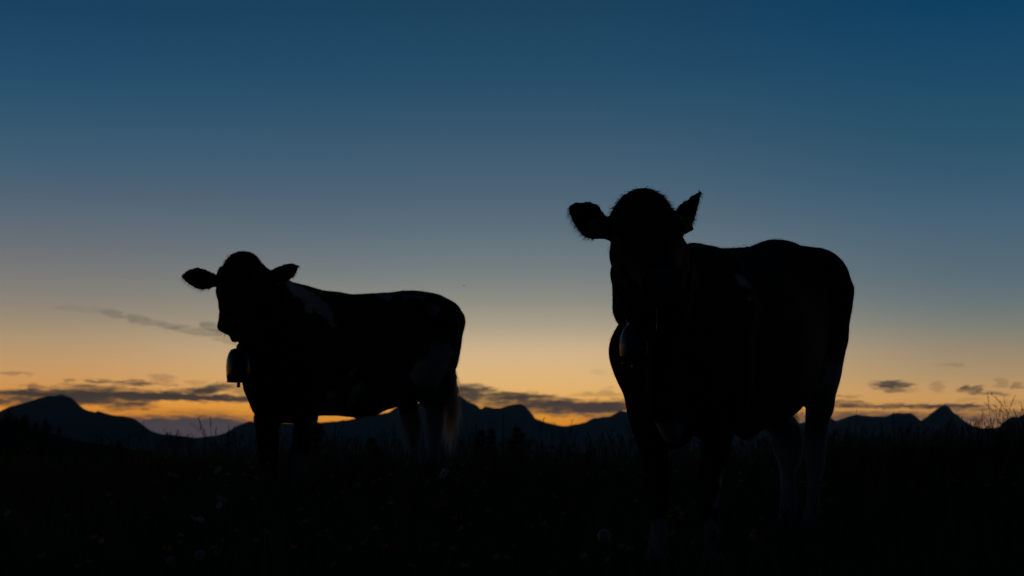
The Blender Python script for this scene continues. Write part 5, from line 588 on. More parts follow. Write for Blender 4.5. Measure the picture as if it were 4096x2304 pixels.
   [(0.0031,-0.0025,0.002),(-0.0049,0.0039,-0.0041),(0.002,-0.0012,0.0044),(-0.0007,0.0003,-0.0026),(-0.0004,0.0005,0.001),(0.0006,-0.0007,-0.0014),(0.0008,-0.0006,0.0008),(-0.0044,0.004,0.0008),(0.0002,-0.0004,-0.0015),(-0.0006,0.0014,0.0063),(-0.0016,0.0024,0.007),(0.0006,0.0003,0.0063),(-0.0008,0.0013,0.0044),(0.0009,-0.0002,0.0044),(0.0008,0.0004,0.0077),(0.0001,0,0.0008),(-0.0001,-0,-0.0007),(0.0002,-0,0.0014),(-0.0002,0.0005,0.0021),(-0.0026,0.0035,0.0079),(-0.0045,0.0042,0.0008),(0.0013,-0.0014,-0.0015),(0.0017,-0.0014,0.0008),(-0.0061,0.0053,-0.0016),(-0.0004,0.0003,-0.0001),(-0.0034,0.0029,-0.0011),(0.0025,-0.0022,0.0006),(0.0137,-0.0121,0.0015),(0.0065,-0.0054,0.0031),(-0.0189,0.0172,0.0007),(-0.0027,0.0024,-0.0006),(-0.0024,0.0021,-0.0005),(-0.0003,0.0002,-0.0005),(-0.0001,-0.0001,-0.0014),(0.0007,0.0002,0.0056),(-0.0004,-0.0002,-0.0047),(-0.0003,0.0003,0.0006),(0.001,-0.0007,0.0009),(-0.0146,0.0127,-0.0027),(-0.0038,0.0037,0.0022),(0.0013,-0.001,0.0016),(0.0064,-0.0064,-0.0049),(-0.0017,-0.0013,-0.0208),(-0.0016,0.002,0.0042),(-0.0045,0.0038,-0.0014),(0.003,-0.0027,0.0002),(0.0055,-0.005,-0.0005),(-0.003,0.0027,0.0002),(0.0049,-0.0044,0),(0.0194,-0.0178,-0.0022),(0.0035,-0.0032,-0.0009),(0.0066,-0.0061,-0.001),(0.0003,-0.0004,-0.0008),(-0.0005,0.0005,0.0002),(0.0056,-0.0051,-0.0008),(0.0068,-0.0063,-0.0015)]),
  (0.4, [(1.2,-0.034,1.28),(1.12,0.028,1.26),(1.11,0.157,1.34),(1.03,0.181,1.42),(0.936,0.227,1.41),(0.826,0.23,1.35),(0.765,0.132,1.34),(0.73,0.304,1.34),(0.602,0.119,1.28),(0.495,0.056,1.27),(0.372,0.034,1.25),(0.242,0.022,1.25),(0.126,0.023,1.24),(-0.002,0.013,1.25),(-0.134,0.004,1.26),(-0.264,-0.004,1.28),(-0.396,0.014,1.3),(-0.536,0.02,1.3),(-0.656,0.042,1.28),(-0.747,0.07,1.22),(-0.737,0.18,1.12),(-0.758,0.148,0.988),(-0.756,0.116,0.873),(-0.744,0.082,0.782),(-0.765,0.051,0.704),(-0.673,0.122,0.604),(-0.633,0.119,0.487),(-0.604,0.075,0.389),(-0.585,0.07,0.267),(-0.533,-0.109,0.206),(-0.545,-0.118,0.359),(-0.513,-0.141,0.474),(-0.266,0.019,0.516),(-0.164,0.013,0.475),(-0.042,0.02,0.45),(0.058,0.007,0.456),(0.164,-0.02,0.461),(0.295,0.059,0.466),(0.444,0.144,0.407),(0.492,0.081,0.323),(0.506,0.06,0.202),(0.513,0.039,0.107),(0.542,-0.009,0.437),(0.605,-0.088,0.36),(0.642,-0.097,0.253),(0.657,-0.105,0.141),(0.655,-0.138,0.4),(0.769,-0.028,0.513),(0.802,-0.068,0.628),(-0.528,0.05,0.121),(-0.55,0.046,0.195),(0.826,-0.073,0.709),(0.823,-0.1,0.805),(0.824,-0.099,0.872),(1.15,0.306,0.908),(1.21,0.3,0.993),(1.16,0.228,1.09),(1.1,0.098,1.18)],
   [(0.0053,-0.0041,0.0047),(-0.0077,0.0059,-0.0078),(0.003,-0.0018,0.0061),(-0.001,0.0004,-0.0038),(-0.0008,0.0009,0.0014),(0.001,-0.0013,-0.0023),(0.0015,-0.001,0.0029),(-0.0058,0.0054,0.0011),(0.0002,-0.0006,-0.0028),(-0.0003,0.001,0.0049),(-0.0014,0.002,0.0055),(0.0006,-0,0.0041),(-0.0008,0.0012,0.0037),(0.0006,-0.0003,0.0017),(0.0008,0.0004,0.0077),(-0.0001,-0,-0.0006),(0,0,0.0002),(-0.0001,0.0003,0.0013),(0.0011,-0.001,-0.0002),(-0.0045,0.0052,0.0086),(-0.0021,0.0018,-0.0003),(-0,-0.0001,-0.0007),(0.0043,-0.0036,0.0014),(-0.0121,0.0105,-0.0032),(0.004,-0.0035,0.0012),(-0.0009,0.0007,-0.001),(-0.0069,0.0062,-0.0006),(0.0181,-0.0161,0.0015),(-0.0005,0.0009,0.0034),(-0.0253,0.0228,0.0005),(-0.0018,0.0014,-0.0019),(-0.0025,0.0021,-0.001),(-0.0007,0.0003,-0.0019),(0.0002,-0.0002,-0),(0.0005,0.0002,0.0052),(-0.0004,-0.0004,-0.0055),(-0.0006,0.0008,0.0015),(0.0029,-0.0025,0.0012),(-0.014,0.0123,-0.0024),(-0.0021,0.0023,0.0028),(0.0045,-0.0037,0.002),(0.0039,-0.0042,-0.005),(-0.0028,-0.0009,-0.0247),(-0.0154,0.0151,0.0091),(-0.0061,0.0051,-0.003),(0.0043,-0.0038,0.0007),(0.0236,-0.0216,-0.0025),(0.0054,-0.005,-0.0008),(-0.0039,0.0036,0.0007),(0.0043,-0.0038,0.0001),(0.0231,-0.0211,-0.0025),(0.0026,-0.0025,-0.0013),(0.0007,-0.0004,0.0022),(0.0082,-0.008,-0.0043),(0.0007,-0.0007,-0.0003),(-0.0008,0.0007,-0.0003),(0.0049,-0.0046,-0.0009),(0.0071,-0.0065,-0.0004)]),
  (0.22, [(1.22,-0.055,1.29),(1.16,-0.002,1.32),(1.12,0.037,1.3),(1.14,0.169,1.32),(1.07,0.149,1.38),(1.04,0.161,1.41),(1,0.197,1.43),(0.943,0.229,1.41),(0.91,0.233,1.38),(0.846,0.195,1.35),(0.784,0.136,1.34),(0.813,0.271,1.34),(0.74,0.299,1.36),(0.714,0.315,1.32),(0.755,0.306,1.28),(0.617,0.134,1.28),(0.511,0.057,1.28),(0.433,0.043,1.27),(0.374,0.036,1.26),(0.301,0.029,1.26),(0.235,0.029,1.25),(0.166,0.029,1.25),(0.095,0.017,1.25),(0.027,0.017,1.25),(-0.051,0.009,1.26),(-0.11,0.008,1.26),(-0.188,0,1.27),(-0.266,0.004,1.28),(-0.334,-0.004,1.29),(-0.405,0.01,1.3),(-0.481,0.026,1.3),(-0.57,0.024,1.3),(-0.641,0.039,1.29),(-0.71,0.029,1.27),(-0.706,0.093,1.24),(-0.761,0.082,1.22),(-0.753,0.142,1.16),(-0.736,0.185,1.14),(-0.742,0.192,1.07),(-0.76,0.151,1),(-0.736,0.161,0.94),(-0.782,0.102,0.925),(-0.727,0.153,0.869),(-0.752,0.107,0.827),(-0.718,0.13,0.796),(-0.773,0.051,0.755),(-0.769,0.055,0.697),(-0.69,0.128,0.642),(-0.664,0.123,0.576),(-0.625,0.13,0.51),(-0.628,0.108,0.439),(-0.617,0.1,0.372),(-0.6,0.087,0.305),(-0.585,0.084,0.24),(-0.53,-0.102,0.193),(-0.552,-0.103,0.262),(-0.55,-0.115,0.33),(-0.525,-0.148,0.408),(-0.494,-0.158,0.476),(-0.473,-0.178,0.528),(-0.237,0.056,0.515),(-0.273,0.014,0.516),(-0.192,0.014,0.487),(-0.127,0.006,0.46),(-0.058,0.012,0.442),(0.022,0.029,0.458),(0.029,-0.009,0.449),(0.082,-0.013,0.456),(0.151,-0.009,0.459),(0.228,0.039,0.462),(0.282,0.057,0.465),(0.231,-0.062,0.467),(0.35,0.087,0.469),(0.428,0.165,0.432),(0.433,0.143,0.369),(0.447,0.117,0.309),(0.463,0.101,0.244),(0.47,0.086,0.167),(0.521,0.036,0.12),(0.523,0.042,0.191),(0.526,0.051,0.266),(0.52,0.062,0.336),(0.52,0.054,0.404),(0.537,-0.004,0.424),(0.562,-0.06,0.386),(0.582,-0.059,0.321),(0.595,-0.06,0.252),(0.607,-0.066,0.19),(0.661,-0.102,0.135),(0.658,-0.109,0.207),(0.666,-0.117,0.279),(0.668,-0.131,0.342),(0.663,-0.151,0.406),(0.655,-0.164,0.446),(0.762,-0.035,0.49),(0.775,-0.055,0.541),(0.77,-0.096,0.6),(0.804,-0.085,0.651),(0.845,-0.029,0.655),(-0.502,0.045,0.095),(-0.52,0.038,0.162),(-0.532,0.036,0.23),(-0.551,0.034,0.302),(-0.568,0.035,0.372),(-0.567,0.046,0.449),(-0.564,-0.092,0.434),(-0.576,-0.093,0.372),(-0.562,-0.085,0.175),(-0.545,-0.091,0.115),(0.826,-0.091,0.726),(0.83,-0.106,0.793),(0.834,-0.106,0.857),(1.13,0.311,0.895),(1.19,0.302,0.935),(1.22,0.298,0.996),(1.18,0.252,1.06),(1.16,0.205,1.11),(1.14,0.168,1.14),(1.1,0.09,1.18),(1.13,0.026,1.23),(1.18,-0.021,1.23)],
   [(0.0054,-0.0046,0.0015),(-0.0016,0.0026,0.009),(-0.0009,0.0018,0.0071),(0.0012,-0.0009,0.001),(0.0017,-0.0014,0.0012),(-0.0008,0.0008,0.0005),(-0.0007,0.0003,-0.0019),(0.0033,-0.0035,-0.0039),(-0.0052,0.0056,0.0066),(-0.0001,0.0001,-0.0001),(0.0001,-0,0.0004),(0.002,-0.0022,-0.0032),(0.0045,-0.002,0.0153),(-0.0043,0.0032,-0.0051),(-0.0111,0.0082,-0.0133),(0.0001,-0.0002,-0.0007),(-0.0001,0.0001,0.0005),(-0.0002,0.0005,0.0019),(-0.0003,0.0005,0.0016),(0,-0.0001,-0.0005),(0,0.0001,0.0008),(-0.0001,0.0005,0.0026),(-0,-0.0001,-0.001),(0,0,0.0006),(-0,-0,-0.0002),(0.0003,0.0001,0.0023),(0.0002,0.0001,0.0019),(-0.0001,-0,-0.0011),(-0,0,-0.0001),(0,-0,-0.0001),(-0,0.0001,0.0008),(0.0001,0,0.0009),(-0.0007,0.0009,0.0019),(0.0002,-0.0004,-0.0011),(0.0023,-0.0025,-0.0032),(-0.003,0.0036,0.006),(-0.0051,0.0051,0.0041),(-0.0003,0.0001,-0.0016),(0.0029,-0.0026,0.0001),(-0.0007,0.0006,0),(-0.0006,0.0005,-0.0002),(-0,0,-0.0001),(0.001,-0.0009,0.0003),(0.0027,-0.0024,0.0008),(-0.0056,0.0049,-0.0015),(-0.0065,0.0056,-0.0018),(0.0055,-0.0047,0.0015),(-0.0003,0.0002,0.0001),(-0,-0,-0.0004),(-0.0042,0.0036,-0.0014),(-0.002,0.0019,0.0005),(-0.0024,0.0022,-0.0002),(-0.0103,0.0091,-0.0014),(-0.0219,0.0195,-0.0014),(0.0071,-0.0063,0.0012),(-0.0057,0.005,-0.001),(0.0064,-0.0061,-0.0025),(0.0268,-0.025,-0.0065),(0.0073,-0.0069,-0.0023),(-0.0014,0.0013,0.0001),(-0.0005,0.0003,-0.0013),(-0,-0.0001,-0.0004),(0.0003,-0.0001,0.0012),(-0.0006,-0,-0.004),(0.0016,0.0004,0.0137),(-0.0016,-0.0003,-0.0132),(0.0008,0.0002,0.0065),(0.0001,-0.0002,-0.0003),(-0,0.0001,0.0004),(0,-0.0001,-0.0006),(-0.0001,0.0001,-0.0001),(0,0.0001,0.001),(0.0004,-0.0003,-0.0001),(-0.0044,0.0037,-0.002),(-0.0009,0.0008,0.0002),(-0.0105,0.009,-0.0035),(-0.0102,0.0084,-0.0054),(-0.0208,0.0187,-0.0004),(0.0043,-0.0042,-0.0021),(0.0204,-0.0181,0.0025),(0.0052,-0.0043,0.0028),(0.0087,-0.0077,0.001),(0.0079,-0.0065,0.0046),(-0.0077,0.0049,-0.015),(0.0004,-0.0003,-0.0002),(-0.0124,0.0113,0.0012),(-0.0093,0.0081,-0.0026),(-0.0277,0.0246,-0.0021),(0.0033,-0.003,0.0004),(0.0162,-0.0145,0.0003),(0.0057,-0.0052,-0.0003),(0.0032,-0.0029,-0.0007),(0.0003,-0.0002,0.0008),(0.0113,-0.0107,-0.0039),(0.0069,-0.0065,-0.0021),(-0.0039,0.0037,0.0012),(0.0008,-0.0008,-0.0003),(-0.0004,0.0004,0.0002),(0.0006,-0.0006,-0.0005),(-0.002,0.0018,0.0002),(0.0054,-0.0049,-0.0004),(0.0133,-0.0119,0.0009),(0.0146,-0.0127,0.0031),(0.0122,-0.0109,0.0006),(0.0165,-0.0148,0.0008),(-0.0267,0.0243,0.002),(-0.0166,0.0153,0.0023),(-0.0113,0.0101,-0.0007),(-0.0236,0.0211,-0.0011),(0.0015,-0.0014,-0.0004),(-0.0014,0.0014,0.0005),(0.0032,-0.003,-0.0009),(0.0014,-0.0014,-0.0016),(-0.0002,0.0004,0.0014),(-0.0005,0.0004,-0.0006),(0.0005,-0.0004,0),(0.0008,-0.0007,0.0003),(0.0019,-0.0019,-0.0016),(0.0021,-0.0014,0.004),(-0.002,-0.0001,-0.0138),(0.0006,-0.0011,-0.0046)]),
  (0.22, [(1.22,-0.058,1.29),(1.16,-0.001,1.33),(1.11,0.04,1.3),(1.14,0.171,1.32),(1.08,0.152,1.38),(1.04,0.187,1.42),(0.974,0.202,1.43),(0.936,0.239,1.41),(0.883,0.221,1.37),(0.845,0.184,1.36),(0.784,0.136,1.34),(0.821,0.267,1.34),(0.758,0.292,1.36),(0.705,0.318,1.34),(0.726,0.319,1.28),(0.617,0.133,1.28),(0.509,0.056,1.28),(0.441,0.043,1.28),(0.376,0.035,1.27),(0.311,0.035,1.26),(0.24,0.028,1.25),(0.166,0.029,1.25),(0.102,0.026,1.25),(0.022,0.01,1.25),(-0.053,0.005,1.26),(-0.11,0.008,1.27),(-0.184,0.006,1.27),(-0.268,0.002,1.28),(-0.334,-0.004,1.29),(-0.405,0.011,1.3),(-0.485,0.021,1.3),(-0.576,0.017,1.3),(-0.641,0.039,1.29),(-0.711,0.029,1.27),(-0.713,0.097,1.24),(-0.765,0.07,1.23),(-0.765,0.115,1.19),(-0.749,0.175,1.14),(-0.742,0.194,1.08),(-0.777,0.139,1.03),(-0.746,0.158,0.969),(-0.782,0.102,0.925),(-0.724,0.158,0.874),(-0.772,0.08,0.818),(-0.723,0.137,0.803),(-0.774,0.053,0.737),(-0.766,0.053,0.681),(-0.686,0.129,0.631),(-0.657,0.123,0.559),(-0.622,0.13,0.493),(-0.628,0.104,0.428),(-0.616,0.099,0.361),(-0.606,0.097,0.289),(-0.598,0.096,0.236),(-0.526,-0.11,0.205),(-0.557,-0.102,0.262),(-0.527,-0.141,0.338),(-0.511,-0.163,0.409),(-0.485,-0.171,0.472),(-0.471,-0.181,0.519),(-0.33,-0.022,0.532),(-0.237,0.056,0.514),(-0.267,0.012,0.512),(-0.19,0.017,0.487),(-0.131,0.001,0.463),(-0.063,-0.003,0.45),(0.029,0.013,0.453),(0.092,0.009,0.454),(0.139,-0.003,0.458),(0.228,0.039,0.462),(0.155,-0.053,0.464),(0.282,0.057,0.465),(0.231,-0.062,0.468),(0.349,0.087,0.468),(0.423,0.167,0.425),(0.429,0.146,0.351),(0.439,0.125,0.284),(0.452,0.109,0.223),(0.458,0.097,0.16),(0.524,0.029,0.116),(0.533,0.035,0.188),(0.534,0.043,0.265),(0.526,0.051,0.336),(0.527,0.061,0.394),(0.523,-0.008,0.414),(0.556,-0.052,0.377),(0.568,-0.044,0.301),(0.577,-0.041,0.233),(0.586,-0.048,0.184),(0.661,-0.104,0.136),(0.663,-0.109,0.205),(0.672,-0.122,0.275),(0.677,-0.136,0.346),(0.675,-0.158,0.414),(0.665,-0.177,0.451),(0.768,-0.041,0.496),(0.765,-0.08,0.562),(0.784,-0.094,0.623),(0.818,-0.079,0.673),(0.853,-0.014,0.65),(-0.502,0.045,0.095),(-0.515,0.032,0.163),(-0.524,0.025,0.234),(-0.538,0.022,0.309),(-0.548,0.023,0.38),(-0.548,0.032,0.444),(-0.582,-0.076,0.433),(-0.592,-0.081,0.367),(-0.582,-0.088,0.311),(-0.585,-0.074,0.179),(-0.569,-0.068,0.115),(0.831,-0.092,0.746),(0.831,-0.11,0.807),(0.836,-0.108,0.862),(1.13,0.312,0.894),(1.19,0.302,0.935),(1.22,0.305,0.996),(1.18,0.242,1.06),(1.17,0.21,1.1),(1.14,0.163,1.14),(1.1,0.081,1.19),(1.12,0.029,1.22),(1.17,-0.015,1.21),(1.2,-0.04,1.23)],
   [(0.0033,-0.0026,0.003),(-0.0008,0.0009,0.0017),(-0,0.0005,0.0036),(0.0004,-0.0003,0.0004),(0.0007,-0.0006,0.0005),(-0.0004,0.0004,0.0002),(-0.0003,-0,-0.0017),(0.0014,-0.0014,-0.0011),(-0.0025,0.0027,0.0034),(0.001,-0.001,-0.0011),(-0,0.0001,0.0004),(-0.0004,0.0001,-0.0022),(0.002,-0.0017,0.0013),(-0.0045,0.0045,0.0035),(0.0009,-0.0012,-0.0024),(-0,-0,-0.0003),(-0,0,-0.0001),(-0.0001,0.0001,0.0006),(-0.0001,0.0001,0.0004),(0,-0.0001,-0.0003),(0,-0,-0.0001),(-0,0.0002,0.001),(0,-0.0001,-0.0006),(0,0,0.0005),(-0,-0,-0.0005),(0.0001,0,0.0006),(0.0001,0,0.0009),(-0.0001,-0,-0.0007),(0,0,0.0003),(-0,-0,-0.0003),(0,0.0001,0.0006),(0.0001,0,0.0004),(-0.0003,0.0003,0.0009),(-0.0003,0.0003,-0.0003),(0.0015,-0.0016,-0.0019),(0.0015,-0.0014,-0.0005),(-0.0054,0.0055,0.0052),(0.0007,-0.0008,-0.0016),(0.0022,-0.0019,0.0007),(-0.0006,0.0005,-0.0001),(-0.0002,0.0002,-0.0001),(0.0002,-0.0002,0),(0.0003,-0.0002,0.0001),(-0.0007,0.0006,-0.0002),(-0.0006,0.0005,-0.0002),(-0.0021,0.0018,-0.0006),(0.0031,-0.0027,0.0009),(0.0001,-0.0001,0),(0.0001,-0.0001,-0),(-0.0023,0.002,-0.0007),(0.0011,-0.0009,0.0004),(-0.0016,0.0014,-0.0002),(-0.0004,0.0003,-0.0001),(-0.0071,0.0063,-0.0004),(0.0046,-0.0041,0.0003),(0.0007,-0.0008,-0.0014),(0.0127,-0.0118,-0.003),(0.0032,-0.0031,-0.0016),(0.001,-0.0009,-0.0001),(-0.0005,0.0004,0.0001),(0.0006,-0.0006,-0.0006),(0,-0.0001,-0.0003),(-0.0007,0.0005,-0.0011),(0.0005,-0.0002,0.0015),(-0.0007,0.0002,-0.0032),(0.0008,0.0001,0.0054),(-0.0004,-0,-0.0029),(0.0002,-0.0001,0.0008),(-0.0001,0.0002,0.0013),(0,-0.0001,-0.0005),(-0,-0.0003,-0.0021),(-0.0001,0.0001,0.0001),(0,0.0001,0.0009),(0.0002,-0.0002,0.0001),(-0.0015,0.0012,-0.0007),(-0.0001,0.0001,0.0002),(-0.0021,0.0017,-0.0011),(-0.0008,0.0007,-0.0005),(-0.007,0.0062,-0.0005),(-0.0002,0.0002,0.0003),(0.0096,-0.0086,0.0004),(-0.0009,0.0008,0.0003),(0.0009,-0.0008,0.0004),(0.0065,-0.0057,0.0012),(-0.0037,0.0029,-0.0037),(0.0005,-0.0006,-0.001),(-0.0035,0.0032,0.0004),(0.0019,-0.0018,-0),(-0.0116,0.0103,-0.0011),(0,0,0.0004),(0.0062,-0.0057,-0.0006),(-0.0005,0.0005,0),(0.0011,-0.001,-0.0002),(-0.0027,0.0026,0.0009),(0.006,-0.0057,-0.0019),(0.0016,-0.0015,-0.0005),(-0.0006,0.0006,0.0002),(-0.0001,0.0001,0.0001),(0.0003,-0.0003,-0.0002),(0.0001,-0.0001,-0.0001),(-0.0011,0.001,0.0001),(0.0017,-0.0015,-0.0002),(0.0034,-0.003,0.0004),(0.0039,-0.0035,0.0006),(0.0016,-0.0015,-0.0001),(0.0052,-0.0046,0.0003),(-0.0094,0.0085,0.0001),(0.0034,-0.003,0.0006),(-0.0178,0.0161,0.0008),(-0.001,0.0009,0.0002),(-0.0077,0.0069,-0.0004),(0.0007,-0.0006,-0.0001),(-0.0013,0.0013,0.0004),(0.002,-0.0019,-0.0007),(0.0006,-0.0007,-0.0007),(-0,0.0002,0.0011),(-0.0003,0.0002,-0.0005),(-0,0,0.0001),(0.0002,-0.0002,0),(0.0003,-0.0003,-0.0003),(0.0024,-0.002,0.0013),(-0.0015,0.0003,-0.0073),(-0.0004,0.0011,0.0055),(0.0003,-0.0013,-0.0073)]),
  (0.13, [(1.23,-0.067,1.29),(1.2,-0.031,1.33),(1.17,-0.002,1.33),(1.14,0.022,1.32),(1.1,0.046,1.3),(1.15,0.172,1.3),(1.13,0.171,1.33),(1.08,0.14,1.36),(1.05,0.122,1.39),(1.06,0.177,1.4),(1.03,0.187,1.43),(0.977,0.173,1.44),(0.984,0.217,1.43),(0.946,0.229,1.42),(0.919,0.241,1.39),(0.903,0.236,1.37),(0.855,0.194,1.36),(0.855,0.237,1.33),(0.766,0.132,1.34),(0.827,0.267,1.33),(0.784,0.281,1.36),(0.743,0.3,1.37),(0.703,0.319,1.35),(0.704,0.325,1.31),(0.732,0.318,1.28),(0.628,0.141,1.28),(0.582,0.107,1.28),(0.55,0.083,1.28),(0.507,0.051,1.28),(0.47,0.049,1.28),(0.412,0.026,1.28),(0.381,0.043,1.27),(0.336,0.036,1.26),(0.288,0.028,1.26),(0.243,0.025,1.26),(0.218,0.039,1.25),(0.169,0.025,1.25),(0.154,0.045,1.25),(0.112,0.031,1.25),(0.048,0.003,1.25),(0.012,0.015,1.25),(-0.029,0.011,1.26),(-0.073,0.005,1.26),(-0.122,0.002,1.27),(-0.166,0.004,1.27),(-0.215,0.007,1.28),(-0.259,0.001,1.28),(-0.299,-0.008,1.29),(-0.35,-0.029,1.3),(-0.331,0.031,1.29),(-0.397,-0.02,1.3),(-0.381,0.034,1.3),(-0.434,0.016,1.3),(-0.481,0.022,1.3),(-0.511,-0.004,1.31),(-0.5,0.051,1.3),(-0.569,0.008,1.3),(-0.603,0.031,1.3),(-0.64,0.039,1.29),(-0.687,0.033,1.28),(-0.727,0.024,1.26),(-0.698,0.095,1.25),(-0.767,0.052,1.24),(-0.743,0.099,1.23),(-0.768,0.109,1.21),(-0.771,0.139,1.17),(-0.736,0.194,1.13),(-0.742,0.192,1.08),(-0.778,0.139,1.04),(-0.764,0.146,0.999),(-0.74,0.162,0.957),(-0.782,0.102,0.925),(-0.726,0.159,0.884),(-0.721,0.156,0.854),(-0.775,0.084,0.832),(-0.724,0.135,0.798),(-0.777,0.056,0.765),(-0.772,0.053,0.72),(-0.764,0.053,0.681),(-0.694,0.124,0.642),(-0.677,0.128,0.603),(-0.66,0.124,0.563),(-0.645,0.124,0.536),(-0.621,0.138,0.502),(-0.624,0.117,0.461),(-0.63,0.098,0.417),(-0.619,0.1,0.373),(-0.612,0.099,0.328),(-0.61,0.101,0.281),(-0.605,0.102,0.243),(-0.601,0.098,0.215),(-0.517,-0.103,0.195),(-0.528,-0.114,0.239),(-0.529,-0.126,0.282),(-0.521,-0.144,0.325),(-0.514,-0.16,0.37),(-0.5,-0.169,0.415),(-0.486,-0.173,0.461),(-0.474,-0.177,0.503),(-0.465,-0.18,0.529),(-0.355,-0.04,0.54),(-0.24,0.089,0.524),(-0.285,0.006,0.516),(-0.232,0.031,0.504),(-0.202,0.015,0.492),(-0.169,0.014,0.477),(-0.132,-0,0.462),(-0.094,-0.005,0.455),(-0.048,0.006,0.451),(0.024,0.031,0.454),(0.037,-0.009,0.45),(0.073,0.014,0.453),(0.129,0.024,0.456),(0.087,-0.024,0.456),(0.144,0.004,0.456),(0.144,-0.047,0.461),(0.19,0.033,0.46),(0.25,0.046,0.463),(0.289,0.059,0.465),(0.231,-0.062,0.468),(0.349,0.087,0.468),(0.422,0.174,0.44),(0.422,0.161,0.398),(0.424,0.145,0.355),(0.433,0.137,0.317),(0.439,0.129,0.273),(0.446,0.116,0.233),(0.455,0.106,0.189),(0.452,0.102,0.149),(0.524,0.027,0.107),(0.536,0.034,0.157),(0.538,0.03,0.197),(0.539,0.041,0.239),(0.536,0.044,0.28),(0.527,0.044,0.323),(0.531,0.057,0.369),(0.533,0.05,0.409),(0.538,-0.003,0.409),(0.554,-0.049,0.39),(0.559,-0.048,0.349),(0.565,-0.041,0.305),(0.567,-0.04,0.26),(0.573,-0.042,0.211),(0.581,-0.043,0.178),(0.663,-0.102,0.122),(0.66,-0.109,0.159),(0.666,-0.113,0.205),(0.669,-0.124,0.251),(0.675,-0.128,0.297),(0.677,-0.136,0.341),(0.681,-0.142,0.381),(0.679,-0.161,0.419),(0.667,-0.184,0.451),(0.769,-0.038,0.487),(0.768,-0.061,0.528),(0.762,-0.088,0.572),(0.778,-0.093,0.611),(0.794,-0.093,0.641),(0.85,-0.022,0.655),(-0.495,0.049,0.081),(-0.511,0.041,0.115),(-0.512,0.032,0.162),(-0.519,0.02,0.21),(-0.525,0.023,0.255),(-0.532,0.022,0.306),(-0.539,0.021,0.353),(-0.544,0.024,0.397),(-0.545,0.027,0.439),(-0.547,0.027,0.47),(-0.585,-0.072,0.445),(-0.595,-0.067,0.4),(-0.598,-0.075,0.362),(-0.594,-0.081,0.32),(-0.588,-0.08,0.277),(-0.583,-0.076,0.229),(-0.585,-0.067,0.183),(-0.589,-0.065,0.14),(-0.568,-0.061,0.104),(0.818,-0.083,0.678),(0.839,-0.049,0.682),(0.818,-0.105,0.722),(0.841,-0.081,0.759),(0.819,-0.128,0.796),(0.846,-0.089,0.824),(0.833,-0.116,0.867),(1.13,0.316,0.886),(1.16,0.304,0.911),(1.19,0.299,0.929),(1.22,0.314,0.957),(1.21,0.286,0.97),(1.22,0.311,1.01),(1.19,0.26,1.05),(1.17,0.22,1.09),(1.16,0.184,1.12),(1.11,0.106,1.16),(1.14,0.152,1.16),(1.1,0.083,1.2),(1.12,0.032,1.22),(1.15,0.006,1.21),(1.18,-0.022,1.21),(1.21,-0.048,1.24)],
